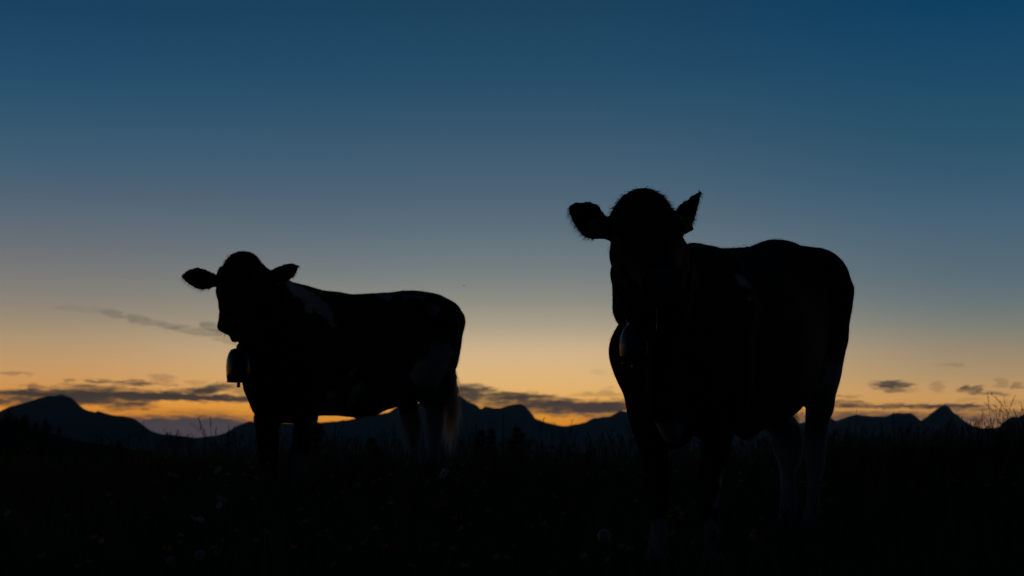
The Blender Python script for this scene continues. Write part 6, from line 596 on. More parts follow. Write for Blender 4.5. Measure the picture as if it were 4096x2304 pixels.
   [(0.002,-0.0017,0.0008),(0.0008,-0.0004,0.0024),(-0.0007,0.0009,0.0019),(0.0006,-0.0009,-0.0031),(-0.0002,0.0006,0.0032),(0.0013,-0.0009,0.0018),(-0.001,0.0007,-0.0012),(0.0014,-0.0011,0.0015),(-0.0004,0.0003,-0.0004),(-0.0002,0.0002,0),(-0,-0,-0.0005),(-0,0,0.0001),(-0.0003,0.0002,-0.0004),(0.0003,-0.0003,-0.0002),(0.0018,-0.0019,-0.0021),(-0.003,0.0031,0.0034),(0.0001,-0.0001,-0.0001),(-0.0002,0.0001,-0.0005),(0.0002,-0.0001,0.0006),(0.0006,-0.0004,0.0011),(-0.0013,0.0008,-0.0027),(0.0016,-0.0012,0.0018),(-0.0034,0.0035,0.0033),(0.0018,-0.0018,-0.001),(-0.0013,0.001,-0.0006),(-0,0,-0.0002),(0,-0,-0.0001),(0,-0.0001,-0.0005),(0,-0.0001,-0.0002),(-0.0001,0.0002,0.0008),(-0.0001,0.0002,0.0006),(0.0002,-0.0003,-0.0011),(-0.0002,0.0003,0.0012),(0.0001,-0.0002,-0.0009),(-0,0,0),(0,0,0.0002),(0.0001,-0,0.0002),(-0.0001,0.0003,0.0009),(0.0001,-0.0001,-0.0004),(-0,0,-0.0001),(0,0,0.0004),(-0,-0,-0.0004),(-0,-0,-0),(0,0,0.0002),(0,0,0.0003),(0,0,0.0001),(-0.0001,-0,-0.0006),(0,0,0.0002),(-0,-0,-0.0003),(0.0001,0,0.0006),(-0,0,0),(-0.0001,-0,-0.001),(0.0001,-0,0.0005),(-0.0001,0.0002,0.0008),(-0,0.0001,0.0002),(0.0002,-0.0004,-0.0017),(0,-0,-0.0003),(-0,0.0001,0.0004),(-0.0001,0.0002,0.0007),(0.0001,-0.0001,-0.0004),(-0.0001,0.0001,0.0003),(0.0003,-0.0004,-0.0011),(0.0001,-0.0002,-0.0005),(0.0005,-0.0005,-0.0003),(-0.0011,0.0012,0.0013),(-0.0005,0.0005,0.0002),(0.0005,-0.0005,-0.0002),(0.0007,-0.0006,0.0001),(-0.0002,0.0002,-0.0001),(0.0003,-0.0003,0.0001),(-0.0004,0.0004,-0.0001),(0.0001,-0,0),(0.0001,-0.0001,0),(0.0001,-0.0001,0),(0.0002,-0.0002,0.0001),(-0.0005,0.0004,-0.0001),(-0.0019,0.0017,-0.0005),(0.0003,-0.0003,0.0001),(0.0007,-0.0006,0.0002),(0.0001,-0.0001,0),(-0,0,0),(0,-0,-0.0001),(-0.0005,0.0004,-0.0001),(-0,-0,-0),(-0.0007,0.0006,-0.0002),(0.0008,-0.0007,0.0002),(0,-0,-0),(-0.0009,0.0008,-0.0001),(0.0004,-0.0003,0),(0.0016,-0.0014,0.0001),(-0.0049,0.0043,-0.0003),(-0.0011,0.001,0.0002),(0.0043,-0.004,-0.0004),(0.0046,-0.0044,-0.0019),(0.0012,-0.0011,-0.0004),(0.0021,-0.002,-0.0009),(-0.0003,0.0003,0.0002),(0.0003,-0.0003,-0.0001),(0.0008,-0.0007,-0.0003),(-0.001,0.001,0.0004),(0.0003,-0.0005,-0.0019),(0.0003,-0.0002,0.0006),(0.0003,-0.0002,0.0007),(-0.0006,0.0003,-0.0014),(0.0007,-0.0004,0.0015),(-0.0003,0.0002,-0.0002),(-0.0003,0.0001,-0.0016),(0.0002,-0,0.0012),(0.0003,0.0001,0.0025),(-0.0004,-0.0002,-0.0041),(0.0001,0.0002,0.0027),(0.0001,-0,0.0005),(-0,-0.0003,-0.0024),(-0.0001,-0.0001,-0.0009),(-0,0.0005,0.0035),(0,-0.0001,-0.0007),(0,-0.0002,-0.0013),(0,0,0.0001),(-0,0,0.0001),(-0,0,0.0002),(0,-0,0),(-0.0017,0.0014,-0.0007),(0.0012,-0.0011,0.0005),(0.0011,-0.001,0.0003),(-0.0024,0.0021,-0.0008),(0.0004,-0.0003,0.0002),(0.0009,-0.0008,0),(-0.0032,0.0028,-0.0003),(0.0006,-0.0005,0.0001),(-0.0024,0.0023,0.0013),(0.0042,-0.004,-0.0013),(0.0004,-0.0002,0.0009),(0.0005,-0.0005,-0.0001),(-0.0008,0.0007,-0.0002),(-0.0006,0.0005,0),(0.0016,-0.0015,-0.0002),(0.0002,-0,0.0011),(-0.0013,0.0008,-0.003),(0.0005,-0.0007,-0.0022),(0.0002,0,0.0014),(-0.002,0.0017,-0.0006),(0.0014,-0.0012,0.0003),(0.0011,-0.001,0),(-0.004,0.0035,-0.0004),(-0.0023,0.0022,0.0007),(0.0026,-0.0024,-0.0006),(0.0003,-0.0002,-0),(0.0004,-0.0004,-0.0001),(-0.0004,0.0004,0.0001),(-0.0001,0.0001,0),(0.0011,-0.001,-0.0003),(-0.0025,0.0024,0.0006),(0.0027,-0.0026,-0.0008),(0.0009,-0.0009,-0.0003),(-0.0007,0.0007,0.0002),(0.0006,-0.0006,-0.0002),(-0.001,0.001,0.0006),(0.0008,-0.0008,-0.0005),(0,-0.0001,-0.0002),(-0.005,0.0045,0.0001),(0.0049,-0.0044,-0.0001),(-0.0009,0.0008,0.0001),(-0.0012,0.001,-0.0001),(0.0023,-0.002,0.0004),(0.0006,-0.0005,0.0001),(-0.001,0.0009,-0.0002),(0.0014,-0.0012,0.0001),(0.0002,-0.0002,-0),(0.0015,-0.0013,0.0001),(-0.0061,0.0055,0),(0.0047,-0.0042,-0),(-0.0008,0.0007,0),(-0.002,0.0018,-0.0001),(-0.0044,0.0039,0),(-0.0049,0.0044,-0.0001),(-0.0008,0.0007,-0.0001),(0.0062,-0.0055,0.0003),(-0.008,0.0071,-0.0003),(-0.0005,0.0005,0.0002),(0.001,-0.0009,-0.0002),(0.0001,-0.0001,-0.0001),(0.0004,-0.0004,-0.0001),(-0.0002,0.0002,0),(-0.0002,0.0002,0.0001),(0.0011,-0.0011,-0.0005),(0.0028,-0.0031,-0.0047),(-0.0026,0.0031,0.0053),(-0.0019,0.0022,0.0037),(0.0005,-0.0016,-0.0083),(0.0036,-0.0029,0.0027),(-0.0018,0.0018,0.001),(-0.0008,0.0007,0),(0.0008,-0.0008,-0.0001),(-0.0006,0.0006,0.0002),(-0.0001,0.0002,0.0004),(0.0007,-0.0007,-0.0003),(0.0016,-0.0016,-0.0013),(-0.0003,0.0001,-0.001),(0.0001,-0.0002,-0.0009),(-0.0007,0.001,0.0028),(0.0008,-0.0011,-0.0032)]),
  (0.1, [(1.24,-0.071,1.29),(1.21,-0.047,1.32),(1.18,-0.021,1.34),(1.16,0.001,1.33),(1.14,0.019,1.33),(1.11,0.041,1.31),(1.1,0.051,1.3),(1.15,0.171,1.3),(1.14,0.171,1.33),(1.12,0.172,1.34),(1.09,0.146,1.36),(1.05,0.122,1.39),(1.07,0.177,1.4),(1.04,0.178,1.42),(1.01,0.202,1.43),(0.977,0.173,1.43),(0.971,0.223,1.43),(0.944,0.223,1.42),(0.931,0.243,1.4),(0.908,0.238,1.39),(0.879,0.218,1.37),(0.836,0.176,1.36),(0.854,0.237,1.33),(0.766,0.132,1.34),(0.827,0.267,1.33),(0.793,0.278,1.35),(0.754,0.294,1.37),(0.713,0.315,1.37),(0.694,0.326,1.33),(0.707,0.325,1.3),(0.732,0.318,1.28),(0.641,0.151,1.28),(0.605,0.125,1.28),(0.56,0.09,1.28),(0.515,0.055,1.29),(0.479,0.045,1.28),(0.43,0.026,1.28),(0.397,0.031,1.27),(0.375,0.042,1.27),(0.343,0.037,1.26),(0.303,0.032,1.26),(0.257,0.02,1.26),(0.231,0.033,1.25),(0.181,0.016,1.26),(0.158,0.035,1.25),(0.113,0.024,1.25),(0.109,0.053,1.24),(0.058,0.007,1.25),(0.024,-0.004,1.25),(0.018,0.023,1.25),(-0.011,0.018,1.25),(-0.052,-0,1.26),(-0.073,0.005,1.26),(-0.111,-0.001,1.27),(-0.152,-0.002,1.27),(-0.175,0.009,1.27),(-0.208,0.008,1.28),(-0.248,0.006,1.28),(-0.302,-0.02,1.29),(-0.293,0.017,1.29),(-0.35,-0.029,1.3),(-0.331,0.031,1.29),(-0.397,-0.02,1.3),(-0.381,0.034,1.3),(-0.437,-0.005,1.31),(-0.443,0.021,1.3),(-0.477,0.011,1.31),(-0.511,-0.004,1.31),(-0.5,0.048,1.3),(-0.575,0.008,1.3),(-0.569,0.034,1.3),(-0.606,0.038,1.3),(-0.64,0.032,1.29),(-0.641,0.055,1.28),(-0.687,0.033,1.28),(-0.72,0.023,1.27),(-0.692,0.092,1.25),(-0.767,0.052,1.24),(-0.736,0.104,1.23),(-0.767,0.107,1.21),(-0.775,0.123,1.19),(-0.772,0.143,1.17),(-0.733,0.194,1.13),(-0.741,0.192,1.09),(-0.745,0.182,1.06),(-0.777,0.141,1.04),(-0.772,0.14,1.02),(-0.755,0.153,0.985),(-0.738,0.163,0.952),(-0.782,0.102,0.925),(-0.727,0.159,0.89),(-0.721,0.157,0.859),(-0.775,0.084,0.832),(-0.711,0.154,0.808),(-0.726,0.131,0.793),(-0.779,0.059,0.77),(-0.777,0.053,0.737),(-0.767,0.054,0.704),(-0.761,0.052,0.675),(-0.697,0.121,0.648),(-0.68,0.13,0.615),(-0.666,0.128,0.578),(-0.669,0.108,0.559),(-0.647,0.126,0.54),(-0.621,0.142,0.507),(-0.626,0.121,0.477),(-0.625,0.11,0.444),(-0.629,0.097,0.412),(-0.62,0.099,0.379),(-0.614,0.1,0.344),(-0.613,0.099,0.311),(-0.608,0.102,0.271),(-0.606,0.103,0.238),(-0.605,0.101,0.214),(-0.515,-0.101,0.189),(-0.522,-0.113,0.222),(-0.524,-0.122,0.254),(-0.523,-0.135,0.285),(-0.516,-0.142,0.315),(-0.515,-0.156,0.347),(-0.507,-0.164,0.385),(-0.497,-0.17,0.42),(-0.487,-0.172,0.455),(-0.476,-0.173,0.488),(-0.471,-0.181,0.519),(-0.355,-0.04,0.538),(-0.24,0.089,0.525),(-0.285,0.006,0.516),(-0.239,0.032,0.506),(-0.21,0.014,0.494),(-0.174,0.014,0.479),(-0.147,0.005,0.467),(-0.113,-0.001,0.458),(-0.072,-0,0.456),(-0.049,-0.004,0.453),(0.005,0.035,0.456),(0.031,0.028,0.45),(0.037,-0.009,0.451),(0.061,0.009,0.452),(0.103,0.023,0.454),(0.087,-0.024,0.456),(0.136,0.011,0.457),(0.144,-0.015,0.458),(0.19,0.032,0.46),(0.15,-0.053,0.463),(0.241,0.043,0.462),(0.274,0.054,0.464),(0.3,0.065,0.466),(0.231,-0.062,0.469),(0.349,0.087,0.468),(0.416,0.168,0.447),(0.415,0.153,0.413),(0.433,0.171,0.39),(0.424,0.146,0.359),(0.431,0.141,0.325),(0.433,0.129,0.292),(0.442,0.128,0.264),(0.445,0.118,0.238),(0.452,0.113,0.206),(0.454,0.106,0.172),(0.449,0.101,0.143),(0.523,0.028,0.104),(0.533,0.029,0.138),(0.542,0.032,0.17),(0.541,0.029,0.201),(0.54,0.038,0.234),(0.538,0.044,0.264),(0.53,0.043,0.3),(0.527,0.047,0.336),(0.533,0.056,0.374),(0.534,0.049,0.409),(0.537,0.005,0.407),(0.552,-0.009,0.407),(0.552,-0.049,0.394),(0.56,-0.046,0.359),(0.562,-0.043,0.325),(0.564,-0.04,0.291),(0.568,-0.041,0.256),(0.571,-0.042,0.215),(0.577,-0.04,0.183),(0.662,-0.101,0.117),(0.66,-0.109,0.143),(0.663,-0.112,0.175),(0.667,-0.116,0.209),(0.668,-0.125,0.247),(0.675,-0.124,0.279),(0.675,-0.131,0.31),(0.678,-0.137,0.346),(0.681,-0.14,0.375),(0.679,-0.156,0.409),(0.673,-0.173,0.433),(0.668,-0.185,0.455),(0.77,-0.039,0.486),(0.767,-0.059,0.523),(0.764,-0.078,0.557),(0.765,-0.094,0.591),(0.786,-0.093,0.625),(0.811,-0.081,0.655),(0.851,-0.023,0.654),(-0.486,0.06,0.07),(-0.507,0.042,0.09),(-0.51,0.039,0.12),(-0.511,0.033,0.158),(-0.518,0.022,0.193),(-0.518,0.022,0.231),(-0.527,0.018,0.266),(-0.532,0.02,0.301),(-0.536,0.021,0.336),(-0.542,0.02,0.369),(-0.544,0.024,0.407),(-0.544,0.024,0.439),(-0.543,0.027,0.464),(-0.585,-0.07,0.454),(-0.596,-0.07,0.417),(-0.596,-0.071,0.385),(-0.602,-0.082,0.358),(-0.6,-0.08,0.326),(-0.594,-0.074,0.29),(-0.589,-0.072,0.259),(-0.589,-0.071,0.223),(-0.587,-0.068,0.19),(-0.59,-0.071,0.154),(-0.583,-0.06,0.12),(-0.569,-0.057,0.099),(0.793,-0.103,0.654),(0.814,-0.089,0.674),(0.842,-0.049,0.688),(0.833,-0.074,0.704),(0.82,-0.107,0.728),(0.841,-0.081,0.759),(0.819,-0.128,0.796),(0.847,-0.086,0.818),(0.848,-0.088,0.84),(0.825,-0.129,0.857),(0.837,-0.111,0.877),(1.12,0.314,0.88),(1.14,0.314,0.896),(1.14,0.3,0.91),(1.18,0.318,0.924),(1.21,0.307,0.939),(1.21,0.285,0.972),(1.22,0.301,1.01),(1.21,0.3,1.03),(1.19,0.261,1.05),(1.17,0.222,1.08),(1.16,0.204,1.11),(1.15,0.172,1.13),(1.11,0.099,1.15),(1.14,0.146,1.16),(1.1,0.072,1.19),(1.1,0.055,1.22),(1.12,0.029,1.21),(1.15,0.006,1.21),(1.18,-0.02,1.21),(1.2,-0.04,1.23),(1.22,-0.059,1.25)],
   [(0.0007,-0.0005,0.001),(0.0009,-0.0004,0.0029),(-0.0004,0,-0.0025),(-0.0001,0.0004,0.0022),(0.0003,-0.0004,-0.001),(-0.0004,-0,-0.0025),(0.0006,-0,0.004),(0.0027,-0.002,0.0031),(-0.0062,0.0048,-0.0063),(0.0059,-0.0046,0.0058),(-0.0002,0.0002,-0.0001),(-0,0,-0),(-0,0,-0.0001),(-0.0001,0.0001,-0.0002),(0,-0.0001,-0.0003),(-0,0,0.0001),(0,0,0.0004),(-0.0002,0.0002,-0),(0.0003,-0.0003,-0.0005),(0.0005,-0.0005,-0.0005),(-0.0009,0.001,0.0011),(0.0005,-0.0005,-0.0006),(0.0001,-0.0001,-0.0005),(0,-0,0.0001),(0.0002,-0.0001,0.0007),(-0.0005,0.0003,-0.001),(0.0001,-0.0002,-0.0005),(-0.0004,0.0008,0.0029),(-0.002,0.0015,-0.002),(0.0022,-0.0017,0.0019),(-0.0009,0.0007,-0.0008),(-0.0001,0.0001,0.0001),(0,-0,-0),(0,-0,-0.0003),(0,-0,-0.0001),(-0,0,0.0001),(-0,0.0001,0.0004),(-0,0,0),(0.0001,-0.0002,-0.0006),(-0.0001,0.0002,0.0009),(0.0001,-0.0001,-0.0006),(-0,0.0001,0.0003),(0,-0,-0.0002),(-0,0.0001,0.0006),(0,-0.0001,-0.0003),(0,-0.0001,-0.0007),(-0,0.0002,0.001),(-0,-0,-0.0004),(0,0,0.0007),(-0,-0,-0.0004),(0,0,0.0003),(-0,-0,-0.0003),(-0,-0,-0),(0.0001,0,0.0005),(-0,-0,-0.0003),(0,0,0.0004),(-0,-0,-0.0001),(-0,-0,-0.0001),(0,0,0.0003),(-0,-0,-0.0003),(-0,-0,-0.0001),(0,0,0.0002),(-0,0,0.0002),(-0,-0,-0.0002),(-0,-0,-0.0005),(0.0001,-0,0.0006),(-0,0.0002,0.0008),(0,-0,-0.0002),(0,-0.0002,-0.001),(0.0001,0.0001,0.0013),(-0.0002,0.0001,-0.0006),(0,-0.0001,-0.0001),(-0.0001,0.0002,0.0006),(0,-0.0001,-0.0002),(0.0002,-0.0002,-0.0005),(-0.0005,0.0006,0.001),(0.0002,-0.0002,-0.0004),(0.0001,-0.0001,-0.0003),(-0.0004,0.0005,0.0012),(-0.0002,0.0002,0),(-0.0006,0.0006,0.0004),(0.0004,-0.0003,-0.0001),(-0.0005,0.0004,0.0001),(0.0007,-0.0006,-0),(-0.0003,0.0002,0),(0.0002,-0.0001,0.0001),(-0.0007,0.0006,-0.0002),(0.0005,-0.0005,0.0001),(-0.0003,0.0002,-0.0001),(0,-0,0),(0.0001,-0.0001,0),(-0,0,-0),(0.0001,-0.0001,0),(-0.0005,0.0004,-0.0001),(-0.0003,0.0003,-0.0001),(-0.001,0.0008,-0.0003),(0.0007,-0.0006,0.0002),(-0.0002,0.0002,-0.0001),(0.0002,-0.0001,0),(-0.0002,0.0002,-0.0001),(0.0002,-0.0001,0),(0.0006,-0.0005,0.0004),(-0.0013,0.0011,-0.0007),(0.0004,-0.0004,0.0003),(0.0001,-0.0001,0),(-0.0006,0.0005,-0.0002),(0.0004,-0.0003,0.0001),(0,-0,-0),(0.0002,-0.0002,0),(-0.0004,0.0004,-0),(0.0003,-0.0003,0),(-0.0003,0.0003,-0),(0.0012,-0.0011,0.0001),(-0.0014,0.0013,-0.0001),(-0.0008,0.0007,0.0001),(0.0006,-0.0005,0),(0.0008,-0.0007,-0.0003),(0.0005,-0.0005,-0.0002),(0.0002,-0.0002,-0.0001),(-0.0001,0.0001,0.0001),(0.0009,-0.0008,-0.0004),(-0.0006,0.0006,0.0002),(0.0005,-0.0005,-0.0002),(-0.0003,0.0003,0.0001),(0.0002,-0.0002,-0.0001),(0,-0.0001,-0.0003),(0.0001,-0,0.0001),(0.0001,-0.0001,0.0002),(-0.0003,0.0002,-0.001),(0.0003,-0.0002,0.0007),(0.0003,-0.0001,0.0008),(-0.0006,0.0003,-0.0021),(0.0004,-0.0001,0.0017),(-0.0003,-0,-0.0019),(0.0003,0.0001,0.0023),(-0.0005,-0.0001,-0.004),(0.0002,0.0001,0.0018),(0,0.0001,0.0007),(-0.0001,-0,-0.0005),(0,0,0.0002),(0,-0,-0.0002),(-0,-0.0001,-0.0006),(-0,0.0002,0.0017),(0,-0,-0.0003),(0,-0.0001,-0.001),(-0,0,0.0003),(0,0,0.0001),(-0,-0.0001,-0.0004),(-0,0,0),(0,-0,0.0001),(-0.0015,0.0012,-0.0006),(0.0007,-0.0006,0.0003),(-0.0003,0.0003,-0.0001),(0.0005,-0.0005,0.0002),(-0.0006,0.0005,-0.0002),(-0.0003,0.0002,-0.0001),(0.0007,-0.0006,0.0003),(-0.0006,0.0005,-0.0002),(0.0011,-0.001,0.0002),(-0.0025,0.0022,-0.0003),(0.0016,-0.0014,0.0002),(-0.0022,0.0021,0.0012),(0.0028,-0.0026,-0.0011),(0,0,0.0004),(-0.0007,0.0006,-0.0002),(0.0009,-0.0008,0.0002),(-0.0007,0.0006,-0.0002),(0.0004,-0.0004,0.0001),(-0.0006,0.0005,-0),(0.0008,-0.0007,-0.0002),(-0.0001,0.0001,-0.0001),(0.0015,-0.0006,0.005),(-0.0025,0.0012,-0.0081),(0.0004,-0.0005,-0.0012),(0.001,-0.0007,0.001),(-0.0016,0.0014,-0.0004),(0.0007,-0.0006,0.0001),(0.0001,-0.0001,0),(0.0003,-0.0002,0),(-0.0004,0.0004,-0.0001),(-0.0014,0.0014,0.0005),(0.0009,-0.0008,-0.0003),(0.0005,-0.0005,-0.0001),(-0.0003,0.0002,0),(0.0006,-0.0005,-0.0001),(-0.0009,0.0008,0.0001),(0.0006,-0.0005,-0.0001),(-0.0004,0.0004,0.0001),(0.0004,-0.0004,-0.0001),(0.0001,-0.0001,-0.0001),(-0.0019,0.0018,0.0005),(0.0021,-0.002,-0.0006),(0.0003,-0.0003,-0.0001),(-0.0004,0.0004,0.0001),(0.0006,-0.0006,-0.0002),(-0.0003,0.0003,0.0001),(-0.0003,0.0003,0.0002),(-0.001,0.001,0.0006),(-0.0001,0.0001,0),(-0.0037,0.0033,0.0001),(0.0016,-0.0014,-0),(0.0006,-0.0006,-0),(-0.0002,0.0002,0),(-0.0004,0.0004,0),(-0.0001,0,-0),(0.0009,-0.0007,0.0002),(0.0001,-0.0001,0),(-0.0001,0.0001,-0),(-0.0007,0.0006,-0.0001),(0.0009,-0.0008,0.0001),(-0.0003,0.0003,-0),(-0,0,-0),(-0.0046,0.0041,-0),(0.0028,-0.0026,0),(0.0001,-0.0001,-0),(-0.0005,0.0005,0),(-0.0004,0.0004,-0),(0,-0,0),(-0.0015,0.0014,-0.0001),(-0.0005,0.0004,-0),(0.0002,-0.0002,0),(-0.0007,0.0006,-0),(0.0054,-0.0049,0.0002),(-0.0061,0.0055,-0.0002),(0.0011,-0.0011,-0.0007),(0.0005,-0.0004,-0.0002),(0.0007,-0.0007,-0.0003),(-0.0005,0.0005,0.0002),(0.0001,-0.0001,-0),(0.0001,-0.0001,-0),(-0,0,-0),(0,-0.0001,-0.0001),(0.0003,-0.0002,0.0001),(-0.0006,0.0005,0.0003),(0.0014,-0.0014,-0.0008),(0.0032,-0.0034,-0.0038),(-0.0028,0.0028,0.002),(-0.0006,0.0008,0.0022),(0.0006,-0.0007,-0.0015),(0.0002,-0.0002,-0.0001),(0.0007,-0.0007,-0.0001),(-0.0022,0.0019,-0.0006),(0.0015,-0.0013,0.0003),(-0.0003,0.0003,0),(0.0004,-0.0004,-0.0001),(-0.0002,0.0002,0),(-0.0003,0.0002,0.0001),(-0.0002,0.0001,-0.0002),(0.0004,-0.0004,-0.0001),(-0.0005,0.0008,0.0022),(0.0018,-0.0025,-0.006),(-0.0006,0.0009,0.0027),(0.0001,-0.0002,-0.0012),(-0.0003,0.0004,0.001),(-0.0002,0.0002,0.0002),(0.0009,-0.001,-0.0018)]),
  (0.1, [(1.24,-0.07,1.3),(1.21,-0.04,1.33),(1.18,-0.015,1.34),(1.15,0.011,1.33),(1.12,0.038,1.31),(1.1,0.051,1.3),(1.15,0.171,1.3),(1.12,0.165,1.33),(1.1,0.153,1.36),(1.07,0.13,1.37),(1.05,0.122,1.39),(1.07,0.177,1.4),(1.04,0.178,1.42),(1.01,0.202,1.43),(0.972,0.179,1.43),(0.971,0.223,1.43),(0.933,0.207,1.42),(0.932,0.242,1.4),(0.908,0.237,1.39),(0.882,0.226,1.37),(0.836,0.176,1.36),(0.854,0.238,1.33),(0.766,0.132,1.34),(0.827,0.268,1.33),(0.793,0.278,1.35),(0.754,0.295,1.37),(0.724,0.31,1.37),(0.695,0.324,1.35),(0.706,0.324,1.31),(0.732,0.318,1.28),(0.641,0.151,1.28),(0.605,0.125,1.28),(0.56,0.09,1.28),(0.515,0.055,1.29),(0.479,0.045,1.28),(0.434,0.023,1.28),(0.438,0.058,1.27),(0.397,0.031,1.27),(0.375,0.041,1.27),(0.343,0.037,1.26),(0.303,0.032,1.26),(0.258,0.02,1.26),(0.231,0.033,1.25),(0.181,0.016,1.26),(0.158,0.035,1.25),(0.113,0.024,1.25),(0.109,0.054,1.24),(0.058,0.007,1.25),(0.024,-0.004,1.25),(0.018,0.023,1.25),(-0.011,0.018,1.25),(-0.052,-0,1.26),(-0.073,0.005,1.26),(-0.11,-0.001,1.27),(-0.152,-0.002,1.27),(-0.175,0.009,1.27),(-0.208,0.008,1.28),(-0.248,0.006,1.28),(-0.302,-0.02,1.29),(-0.293,0.017,1.29),(-0.35,-0.029,1.3),(-0.331,0.031,1.29),(-0.397,-0.02,1.3),(-0.381,0.034,1.3),(-0.437,-0.005,1.31),(-0.443,0.021,1.31),(-0.477,0.011,1.31),(-0.511,-0.004,1.31),(-0.5,0.048,1.3),(-0.575,0.008,1.3),(-0.57,0.034,1.3),(-0.606,0.038,1.3),(-0.64,0.032,1.29),(-0.646,0.059,1.28),(-0.693,0.033,1.28),(-0.72,0.023,1.27),(-0.692,0.092,1.25),(-0.767,0.052,1.24),(-0.736,0.105,1.23),(-0.768,0.107,1.21),(-0.775,0.124,1.19),(-0.772,0.143,1.17),(-0.734,0.195,1.13),(-0.741,0.191,1.09),(-0.745,0.182,1.06),(-0.778,0.141,1.04),(-0.773,0.14,1.02),(-0.755,0.153,0.985),(-0.738,0.163,0.952),(-0.782,0.102,0.925),(-0.727,0.159,0.89),(-0.721,0.157,0.859),(-0.775,0.085,0.837),(-0.715,0.151,0.808),(-0.723,0.133,0.787),(-0.779,0.059,0.77),(-0.777,0.053,0.737),(-0.767,0.054,0.704),(-0.761,0.052,0.675),(-0.691,0.128,0.648),(-0.68,0.13,0.615),(-0.672,0.119,0.579),(-0.669,0.109,0.559),(-0.647,0.126,0.54),(-0.621,0.142,0.507),(-0.627,0.121,0.477),(-0.625,0.11,0.444),(-0.629,0.096,0.412),(-0.617,0.103,0.377),(-0.614,0.1,0.344),(-0.613,0.099,0.311),(-0.608,0.102,0.272),(-0.606,0.103,0.238),(-0.605,0.101,0.214),(-0.515,-0.101,0.19),(-0.522,-0.114,0.222),(-0.523,-0.123,0.253),(-0.522,-0.136,0.284),(-0.516,-0.142,0.315),(-0.515,-0.156,0.347),(-0.507,-0.164,0.385),(-0.497,-0.17,0.42),(-0.487,-0.172,0.455),(-0.476,-0.173,0.488),(-0.471,-0.181,0.519),(-0.355,-0.04,0.538),(-0.24,0.089,0.525),(-0.285,0.006,0.516),(-0.239,0.032,0.506),(-0.21,0.014,0.494),(-0.174,0.014,0.479),(-0.147,0.005,0.466),(-0.113,-0.001,0.458),(-0.072,-0,0.456),(-0.049,-0.004,0.454),(0.005,0.035,0.453),(0.031,0.028,0.45),(0.037,-0.008,0.451),(0.061,0.009,0.452),(0.103,0.023,0.454),(0.087,-0.024,0.456),(0.136,0.011,0.457),(0.144,-0.015,0.459),(0.19,0.032,0.459),(0.15,-0.053,0.462),(0.241,0.043,0.462),(0.274,0.054,0.464),(0.3,0.065,0.465),(0.231,-0.062,0.469),(0.349,0.087,0.468),(0.415,0.169,0.446),(0.415,0.153,0.413),(0.433,0.171,0.39),(0.424,0.146,0.359),(0.431,0.141,0.325),(0.432,0.129,0.292),(0.443,0.127,0.26),(0.451,0.121,0.227),(0.451,0.109,0.195),(0.452,0.105,0.16),(0.45,0.101,0.138),(0.522,0.029,0.103),(0.535,0.03,0.137),(0.543,0.031,0.17),(0.541,0.029,0.201),(0.54,0.038,0.234),(0.538,0.044,0.264),(0.53,0.043,0.3),(0.527,0.047,0.336),(0.534,0.056,0.374),(0.537,0.054,0.409),(0.541,0.006,0.406),(0.544,-0.024,0.402),(0.547,-0.063,0.387),(0.56,-0.046,0.35),(0.563,-0.04,0.31),(0.566,-0.041,0.274),(0.57,-0.043,0.241),(0.573,-0.04,0.206),(0.577,-0.04,0.177),(0.661,-0.101,0.118),(0.66,-0.109,0.143),(0.664,-0.113,0.175),(0.667,-0.117,0.209),(0.668,-0.125,0.247),(0.675,-0.124,0.279),(0.675,-0.131,0.31),(0.678,-0.137,0.346),(0.681,-0.14,0.375),(0.678,-0.156,0.409),(0.673,-0.173,0.433),(0.669,-0.186,0.455),(0.767,-0.042,0.486),(0.768,-0.058,0.522),(0.764,-0.078,0.557),(0.763,-0.094,0.587),(0.783,-0.092,0.618),(0.798,-0.086,0.636),(0.851,-0.023,0.654),(-0.489,0.063,0.07),(-0.507,0.042,0.09),(-0.509,0.038,0.12),(-0.511,0.033,0.158),(-0.518,0.022,0.193),(-0.518,0.021,0.231),(-0.525,0.019,0.265),(-0.532,0.019,0.301),(-0.537,0.021,0.336),(-0.542,0.021,0.369),(-0.545,0.022,0.407),(-0.544,0.024,0.439),(-0.543,0.027,0.464),(-0.585,-0.068,0.461),(-0.594,-0.069,0.429),(-0.595,-0.072,0.395),(-0.602,-0.081,0.363),(-0.601,-0.08,0.326),(-0.592,-0.071,0.29),(-0.591,-0.07,0.259),(-0.59,-0.07,0.223),(-0.587,-0.068,0.19),(-0.589,-0.072,0.154),(-0.575,-0.052,0.12),(-0.572,-0.054,0.099),(0.799,-0.098,0.658),(0.814,-0.089,0.674),(0.842,-0.049,0.688),(0.833,-0.074,0.704),(0.82,-0.107,0.728),(0.841,-0.082,0.759),(0.818,-0.128,0.796),(0.847,-0.087,0.818),(0.848,-0.088,0.84),(0.826,-0.129,0.857),(0.838,-0.112,0.876),(1.12,0.315,0.878),(1.15,0.326,0.904),(1.17,0.312,0.922),(1.2,0.313,0.934),(1.21,0.29,0.955),(1.22,0.294,0.983),(1.21,0.301,1.01),(1.21,0.3,1.03),(1.19,0.261,1.05),(1.17,0.222,1.08),(1.17,0.221,1.1),(1.16,0.184,1.12),(1.11,0.099,1.15),(1.14,0.146,1.16),(1.12,0.111,1.18),(1.1,0.064,1.21),(1.11,0.04,1.22),(1.13,0.02,1.21),(1.16,-0.004,1.21),(1.19,-0.027,1.22),(1.21,-0.05,1.24),(1.23,-0.067,1.26)],
